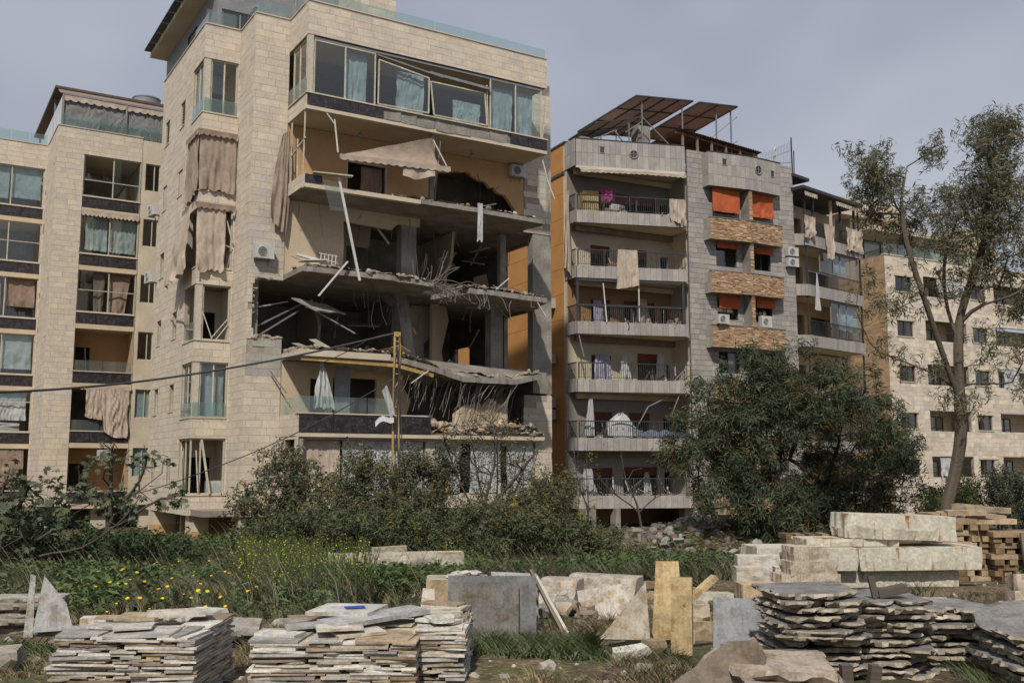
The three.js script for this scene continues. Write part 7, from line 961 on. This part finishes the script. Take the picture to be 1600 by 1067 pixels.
for (const [x, z, w, h, d, l] of [[4.45, -18.6, 0.75, 0.66, 0.4, 'white marble slab standing at the left end of the white pile'], [4.05, -17.6, 0.45, 0.55, 0.3, 'pale standing block left of the stepped cream stones'], [4.75, -17.8, 0.4, 0.5, 0.3, 'small white block behind the stepped cream stones'], [5.1, -18.4, 0.5, 0.72, 0.3, 'grey faced block leaning on the white pile']]) plate('white_block', l, 'marble block', null, rect(w, d), h, [x, gy(x, z) - 0.02, z], [0, rr(-0.15, 0.15), 0], { c: l[0] === 'g' ? [0.42, 0.4, 0.37] : [0.72, 0.69, 0.62], rough: 0.3, step: 0.2, jit: 0.006 });
plate('tan_block', 'big tan block in front of the white pile', 'stone block', null, rect(1.05, 0.5), 0.38, [4.0, gy(4, -16) - 0.02, -15.8], [0, 0.05, 0], { c: [0.58, 0.46, 0.30], rough: 0.7 });
[[4.55, 0.38, 0.95, 0.24, 'lowest of three stepped cream stones'], [4.6, 0.62, 0.75, 0.22, 'middle of three stepped cream stones'], [4.55, 0.84, 0.55, 0.24, 'topmost of three stepped cream stones']].forEach(([x, y, w, h, l]) => plate('cream_stone', l, 'cut stone', null, rect(w, 0.45, 0.02), h, [x, gy(4.5, -15.9) - 0.1 + y * 0.9, -15.9], [0, 0.1 + rr(-0.1, 0.1), 0], { c: [0.62, 0.54, 0.43], rough: 0.6 }));
plate('tan_block', 'tan block carrying the stepped cream stones', 'stone block', null, rect(1.1, 0.55), 0.34, [4.65, gy(4.6, -16) - 0.06, -16], [0, 0.02, 0], { c: [0.56, 0.46, 0.33], rough: 0.6 });
// piles of sawn stone bars on the right
const barGeos = [], BT = [[0.35, 0.24, 0.14], [0.40, 0.285, 0.175], [0.28, 0.19, 0.11], [0.44, 0.34, 0.23], [0.22, 0.145, 0.085]];
function bars(n, label, group, x0, x1, z, y0, dz, lay, dark = 1) { let k = 0; for (let l = 0; k < n; l++) { const cross = l % 2; let x = x0 + rr(0, 0.1); while (x < x1 && k < n) { const w = cross ? rr(0.14, 0.2) : rr(0.5, 0.95), m = new MB(); m.tint(shade(pick(BT), 0.85 * dark, 1.1 * dark)); m.box(-w / 2, 0, -dz / 2, w / 2, lay - 0.008, dz / 2, [rnd() * 9, rnd() * 9]); const o = m.build('stone_bar', M.slab, scene); o.position.set(x + w / 2, y0 + l * lay, z + rr(-0.06, 0.08)); o.rotation.y = rr(-0.06, 0.06); tag(o, label, 'stone bar', group); x += w + (cross ? rr(0.02, 0.16) : rr(0.01, 0.08)); k++; } } }
bars(52, 'tan sawn stone bar in the pile at the right edge', 'pile of bars at the right edge', 10.1, 12.3, -22.0, gy(11, -22), 0.9, 0.115); bars(40, 'pale sawn stone bar in the pile right of the white marble blocks', 'pile of bars beside the marble blocks', 8.95, 10.2, -22.2, gy(9.6, -22), 0.8, 0.12, 1.2); bars(26, 'brown stone bar in the pile behind the white marble blocks', 'pile of bars behind the marble blocks', 6.1, 7.3, -23.2, gy(6.6, -23), 0.6, 0.12, 0.75);
for (let k = 0; k < 9; k++) plate('tossed_bar', 'pale stone bar thrown askew on the pile by the tree trunk', 'stone bar', 'bars thrown on the pile by the trunk', rect(rr(0.7, 1.1), 0.2), 0.11, [9.75 + rr(-0.45, 0.6), gy(9.6, -22) + 1.22 + k * 0.032 + rr(0, 0.03), -22.1 + rr(-0.3, 0.3)], [rr(-0.08, 0.08), rr(-0.5, 0.5), rr(-0.1, 0.1) - 0.06], { c: shade([0.48, 0.38, 0.27], 0.85, 1.1) });
{ const m = new MB(); m.box(-0.22, 0, -0.03, 0.22, 1.0, 0.03); const o = m.build('upright_board', M.wood, scene); o.position.set(10.85, gy(10.8, -21) , -21.2); o.rotation.set(-0.12, 0.05, 0.03); tag(o, 'brown board standing against the right pile of bars', 'board'); }
for (let k = 0; k < 8; k++) plate('small_bar', 'small tan bar in the heap behind the yellow slabs', 'stone bar', 'small heap behind the yellow slabs', rect(rr(0.4, 0.7), 0.16), 0.1, [2.7 + rr(-0.5, 0.7), gy(2.8, -18) + (k > 3 ? 0.1 : 0) + rr(0, 0.03), -18 + rr(-0.5, 0.5)], [0, rr(-0.5, 0.5), rr(-0.08, 0.08)], { c: pick(BT) });
// stacks of thick rough slabs, lower right
function roughStack(label, group, x, z, w, d, n, seedN) { seed(seedN); let y = gy(x, z); const ord = ['lowest', 'second lowest', 'third lowest', 'fourth lowest', 'fifth lowest', 'sixth lowest', 'seventh lowest', 'eighth course up', 'ninth course up', 'tenth course up', 'eleventh course up', 'twelfth course up', 'thirteenth course up', 'fourteenth course up', 'topmost']; for (let k = 0; k < n; k++) { const t = rr(0.032, 0.05), two = rnd() < 0.45; const one = (cx, ww, sd = '') => { const g = rr(0.85, 1.15); plate('rough_slab', `${k === n - 1 ? 'topmost' : ord[k]}${sd} ${label}`, 'stone slab', group, [[-ww / 2 + rr(-0.06, 0.06), -d / 2 + rr(-0.08, 0.08)], [ww / 2 + rr(-0.08, 0.05), -d / 2 + rr(-0.08, 0.08)], [ww / 2 + rr(-0.06, 0.08), d / 2 * rr(0.5, 0.9)], [ww * rr(0.0, 0.3), d / 2 + rr(0, 0.1)], [-ww / 2 + rr(-0.06, 0.06), d / 2 + rr(-0.08, 0.06)]], t, [cx, y, z + rr(-0.05, 0.06)], [rr(-0.012, 0.02), rr(-0.12, 0.12), rr(-0.02, 0.02)], { c: [0.255 * g, 0.25 * g, 0.25 * g], side: [0.52 * g, 0.455 * g, 0.36 * g], rough: 1.2, jit: 0.02, step: 0.05, mat: M.slab, kv: [0.7, 1.12] }); }; if (two) { const q = rr(0.4, 0.6); one(x - w * (1 - q) / 2, w * q, ' left'); one(x + w * q / 2, w * (1 - q), ' right'); } else one(x + rr(-0.04, 0.04), w); y += t + rr(0.004, 0.016); } return y; }
const ya = roughStack('dark broken slab in the tall lower right stack', 'tall lower right stack', 2.5, -8.55, 0.7, 0.8, 14, 611); const yb = roughStack('dark broken slab in the stack under the wooden block', 'stack behind the wooden block', 3.12, -8.75, 0.66, 0.85, 12, 623); const yc = roughStack('dark broken slab in the third lower right stack', 'low stack under the flowers', 3.78, -9.1, 0.8, 0.8, 10, 637); const yd = roughStack('dark broken slab in the corner stack', 'stack at the lower right corner', 4.2, -8.0, 0.8, 0.9, 8, 641);
seed(651);
plate('round_slab', 'rounded dark slab on the stack at the lower right corner', 'stone slab', null, Array.from({ length: 12 }, (_, k) => [0.42 * Math.cos(k / 12 * 6.283), 0.34 * Math.sin(k / 12 * 6.283)]), 0.04, [4.15, yd + 0.02, -8.3], [0.25, 0, 0.1], { c: [0.24, 0.235, 0.23], side: [0.3, 0.28, 0.26], rough: 0.6 });
for (const [p, q, w, l] of [[[3.05, yb + 0.02, -8.6], [3.3, yb + 0.07, -8.62], 0.1, 'weathered wooden block lying on the dark slabs'], [[3.02, yb + 0.0, -8.55], [2.99, yb + 0.17, -8.56], 0.05, 'small upright wooden peg on the dark slabs']]) { const m = new MB(); m.bar(p.map((v, k) => v - p[k]), q.map((v, k) => v - p[k]), w, w * 0.7); const o = m.build('wooden_block', M.woodDark, scene); o.position.set(...p); tag(o, l, 'wood'); }
// nearest slabs along the lower edge
plate('rough_boulder_slab', 'big rough brown slab tilted at the lower edge', 'stone slab', null, [[-0.44, 0.4], [-0.4, 0.06], [0.14, -0.34], [0.32, -0.36], [0.38, -0.24], [0.14, 0.4]], 0.08, [1.3, 0.24, -6.75], [1.12, -0.1, -0.02], { c: [0.22, 0.175, 0.135], side: [0.44, 0.38, 0.31], kv: [0.75, 1.1], rough: 1.5, jit: 0.015 });
[[1.78, 0.0, -6.5, 'lowest flat slab in the lower edge pile', [0.34, 0.3, 0.26]], [1.8, 0.09, -6.55, 'second lowest flat slab in the lower edge pile', [0.40, 0.36, 0.31]], [1.76, 0.18, -6.6, 'middle flat slab in the lower edge pile', [0.4, 0.33, 0.27]], [1.8, 0.27, -6.7, 'second highest flat slab in the lower edge pile', [0.36, 0.32, 0.28]], [1.76, 0.36, -6.85, 'uppermost pinkish slab in the lower edge pile', [0.46, 0.38, 0.305]]].forEach(([x, y, z, l, c]) => plate('flat_slab', l, 'stone slab', null, rect(0.66, 0.46, 0.03), 0.08, [x, y, z], [0.1, -0.14, -0.04], { c, rough: 1.3, jit: 0.025, kv: [0.75, 1.1] }));
for (const [x, l] of [[2.2, 'weathered wooden post at the lower edge'], [2.32, 'second wooden post tilted at the lower edge']]) { const m = new MB(); m.box(-0.035, 0, -0.035, 0.035, 0.42, 0.035); const o = m.build('wooden_post', M.woodDark, scene); o.position.set(x, 0, -6.8); o.rotation.z = x > 2.25 ? -0.15 : 0.03; tag(o, l, 'post'); }
// pinkish stones on the right
for (const [x, z, w, h, l] of [[5.35, -13.2, 0.42, 0.34, 'pinkish stone plate left of the broken pointed one'], [5.75, -13.4, 0.3, 0.26, 'small pinkish square stone'], [6.55, -12.9, 0.62, 0.42, 'broken pointed pinkish stone at the right edge'], [5.05, -13.6, 0.35, 0.36, 'brown rough stone beside the pinkish plates'], [6.9, -13.6, 0.5, 0.55, 'tall pinkish stone behind the pointed one']]) plate('pink_stone', l, 'stone', null, l.includes('pointed') && !l.includes('left') ? [[-w / 2, 0.1], [-w / 2, -0.1], [w / 2, -0.1], [w / 2, 0.1]] : rect(w, 0.14), h, [x, gy(x, z) - 0.02, z], [-0.12, rr(-0.2, 0.2), 0], { c: l.startsWith('brown') ? [0.4, 0.3, 0.2] : [0.64, 0.53, 0.42], rough: 0.6 });

// ---------------------------------------------------------------- the yellow utility pole and its cables
{
  const px = -3.8, pz = -33, g0 = gy(px, pz), t = thing('utility_pole', 'yellow painted lattice pole standing among the bushes', 'utility pole', [px, g0, pz], 0.25), H = 6.15 - g0;
  for (const x of [-0.11, 0.11]) new MB().bar([x * 1.1, -0.2, 0], [x * 0.75, H, 0], 0.06, 0.06).build('upright', M.yellowPaint, t);
  for (let k = 0; k < 13; k++) { const y = 0.5 + k * (H - 0.8) / 12; new MB().bar([-0.11, y, 0], [0.11, y + (k % 2 ? 0.35 : -0.02), 0], 0.05, 0.035).build('lacing_bar', M.yellowPaint, t); }
  new MB().box(-0.11, H - 0.16, -0.05, 0.11, H, 0.05).build('pole_head', M.yellowPaint, t);
  for (let k = 0; k < 6; k++) bentRods(new MB(), 1, () => [rr(-0.05, 0.15), H - rr(0, 1), 0.08], (q, a) => [rr(-0.05, 0.25), rr(1.5, 3.5), 0.1], 0.016, 0.12).build('wire', M.cable, t);
  const wp = new MB(); wp.sheet(6, 5, (u, v) => [-0.5 + u * 0.16 + v * 0.3, 5.3 - v * 0.9 + u * 0.2, 0.15 + 0.1 * Math.sin(u * 6 + v * 4)]); wp.build('white_plastic_sheet', M.clothWhite, t); const w2 = new MB(); w2.sheet(5, 4, (u, v) => [-0.7 + u * 0.6, 4.3 - v * 0.18 + u * 0.25 + 0.1 * Math.sin(u * 5), 0.15 + v * 0.1]); w2.build('white_plastic_sheet', M.clothWhite, t);
  const cab = (l, pts, r) => { const c = new THREE.CatmullRomCurve3(pts.map((p) => new THREE.Vector3(...p))), m = new MB(); const o0 = pts[0]; m.tube(c.getPoints(40).map((p) => [p.x - o0[0], p.y - o0[1], p.z - o0[2]]), r, 5); const o = m.build('overhead_cable', M.cable, scene); o.position.set(...o0); tag(o, l, 'cable'); };
  cab('thick black cable sagging from the pole head across the left side', [[-3.88, 6.1, -33], [-7.35, 5.16, -32], [-11.0, 4.31, -30.3], [-13.4, 3.72, -27], [-14.6, 3.5, -24]], 0.035);
  cab('thin black cable running from the middle of the pole down to the left', [[-3.9, 4.59, -33], [-6.4, 3.15, -33], [-8.76, 2.06, -33], [-12.35, 0.85, -33.5], [-17, 0.2, -36]], 0.018);
  cab('short loose cable looping at the pole head', [[-3.9, 6.12, -33], [-4.6, 5.95, -33], [-5.6, 5.5, -33.4], [-7.2, 5.3, -36]], 0.015);
}
renderer.render(scene, camera);
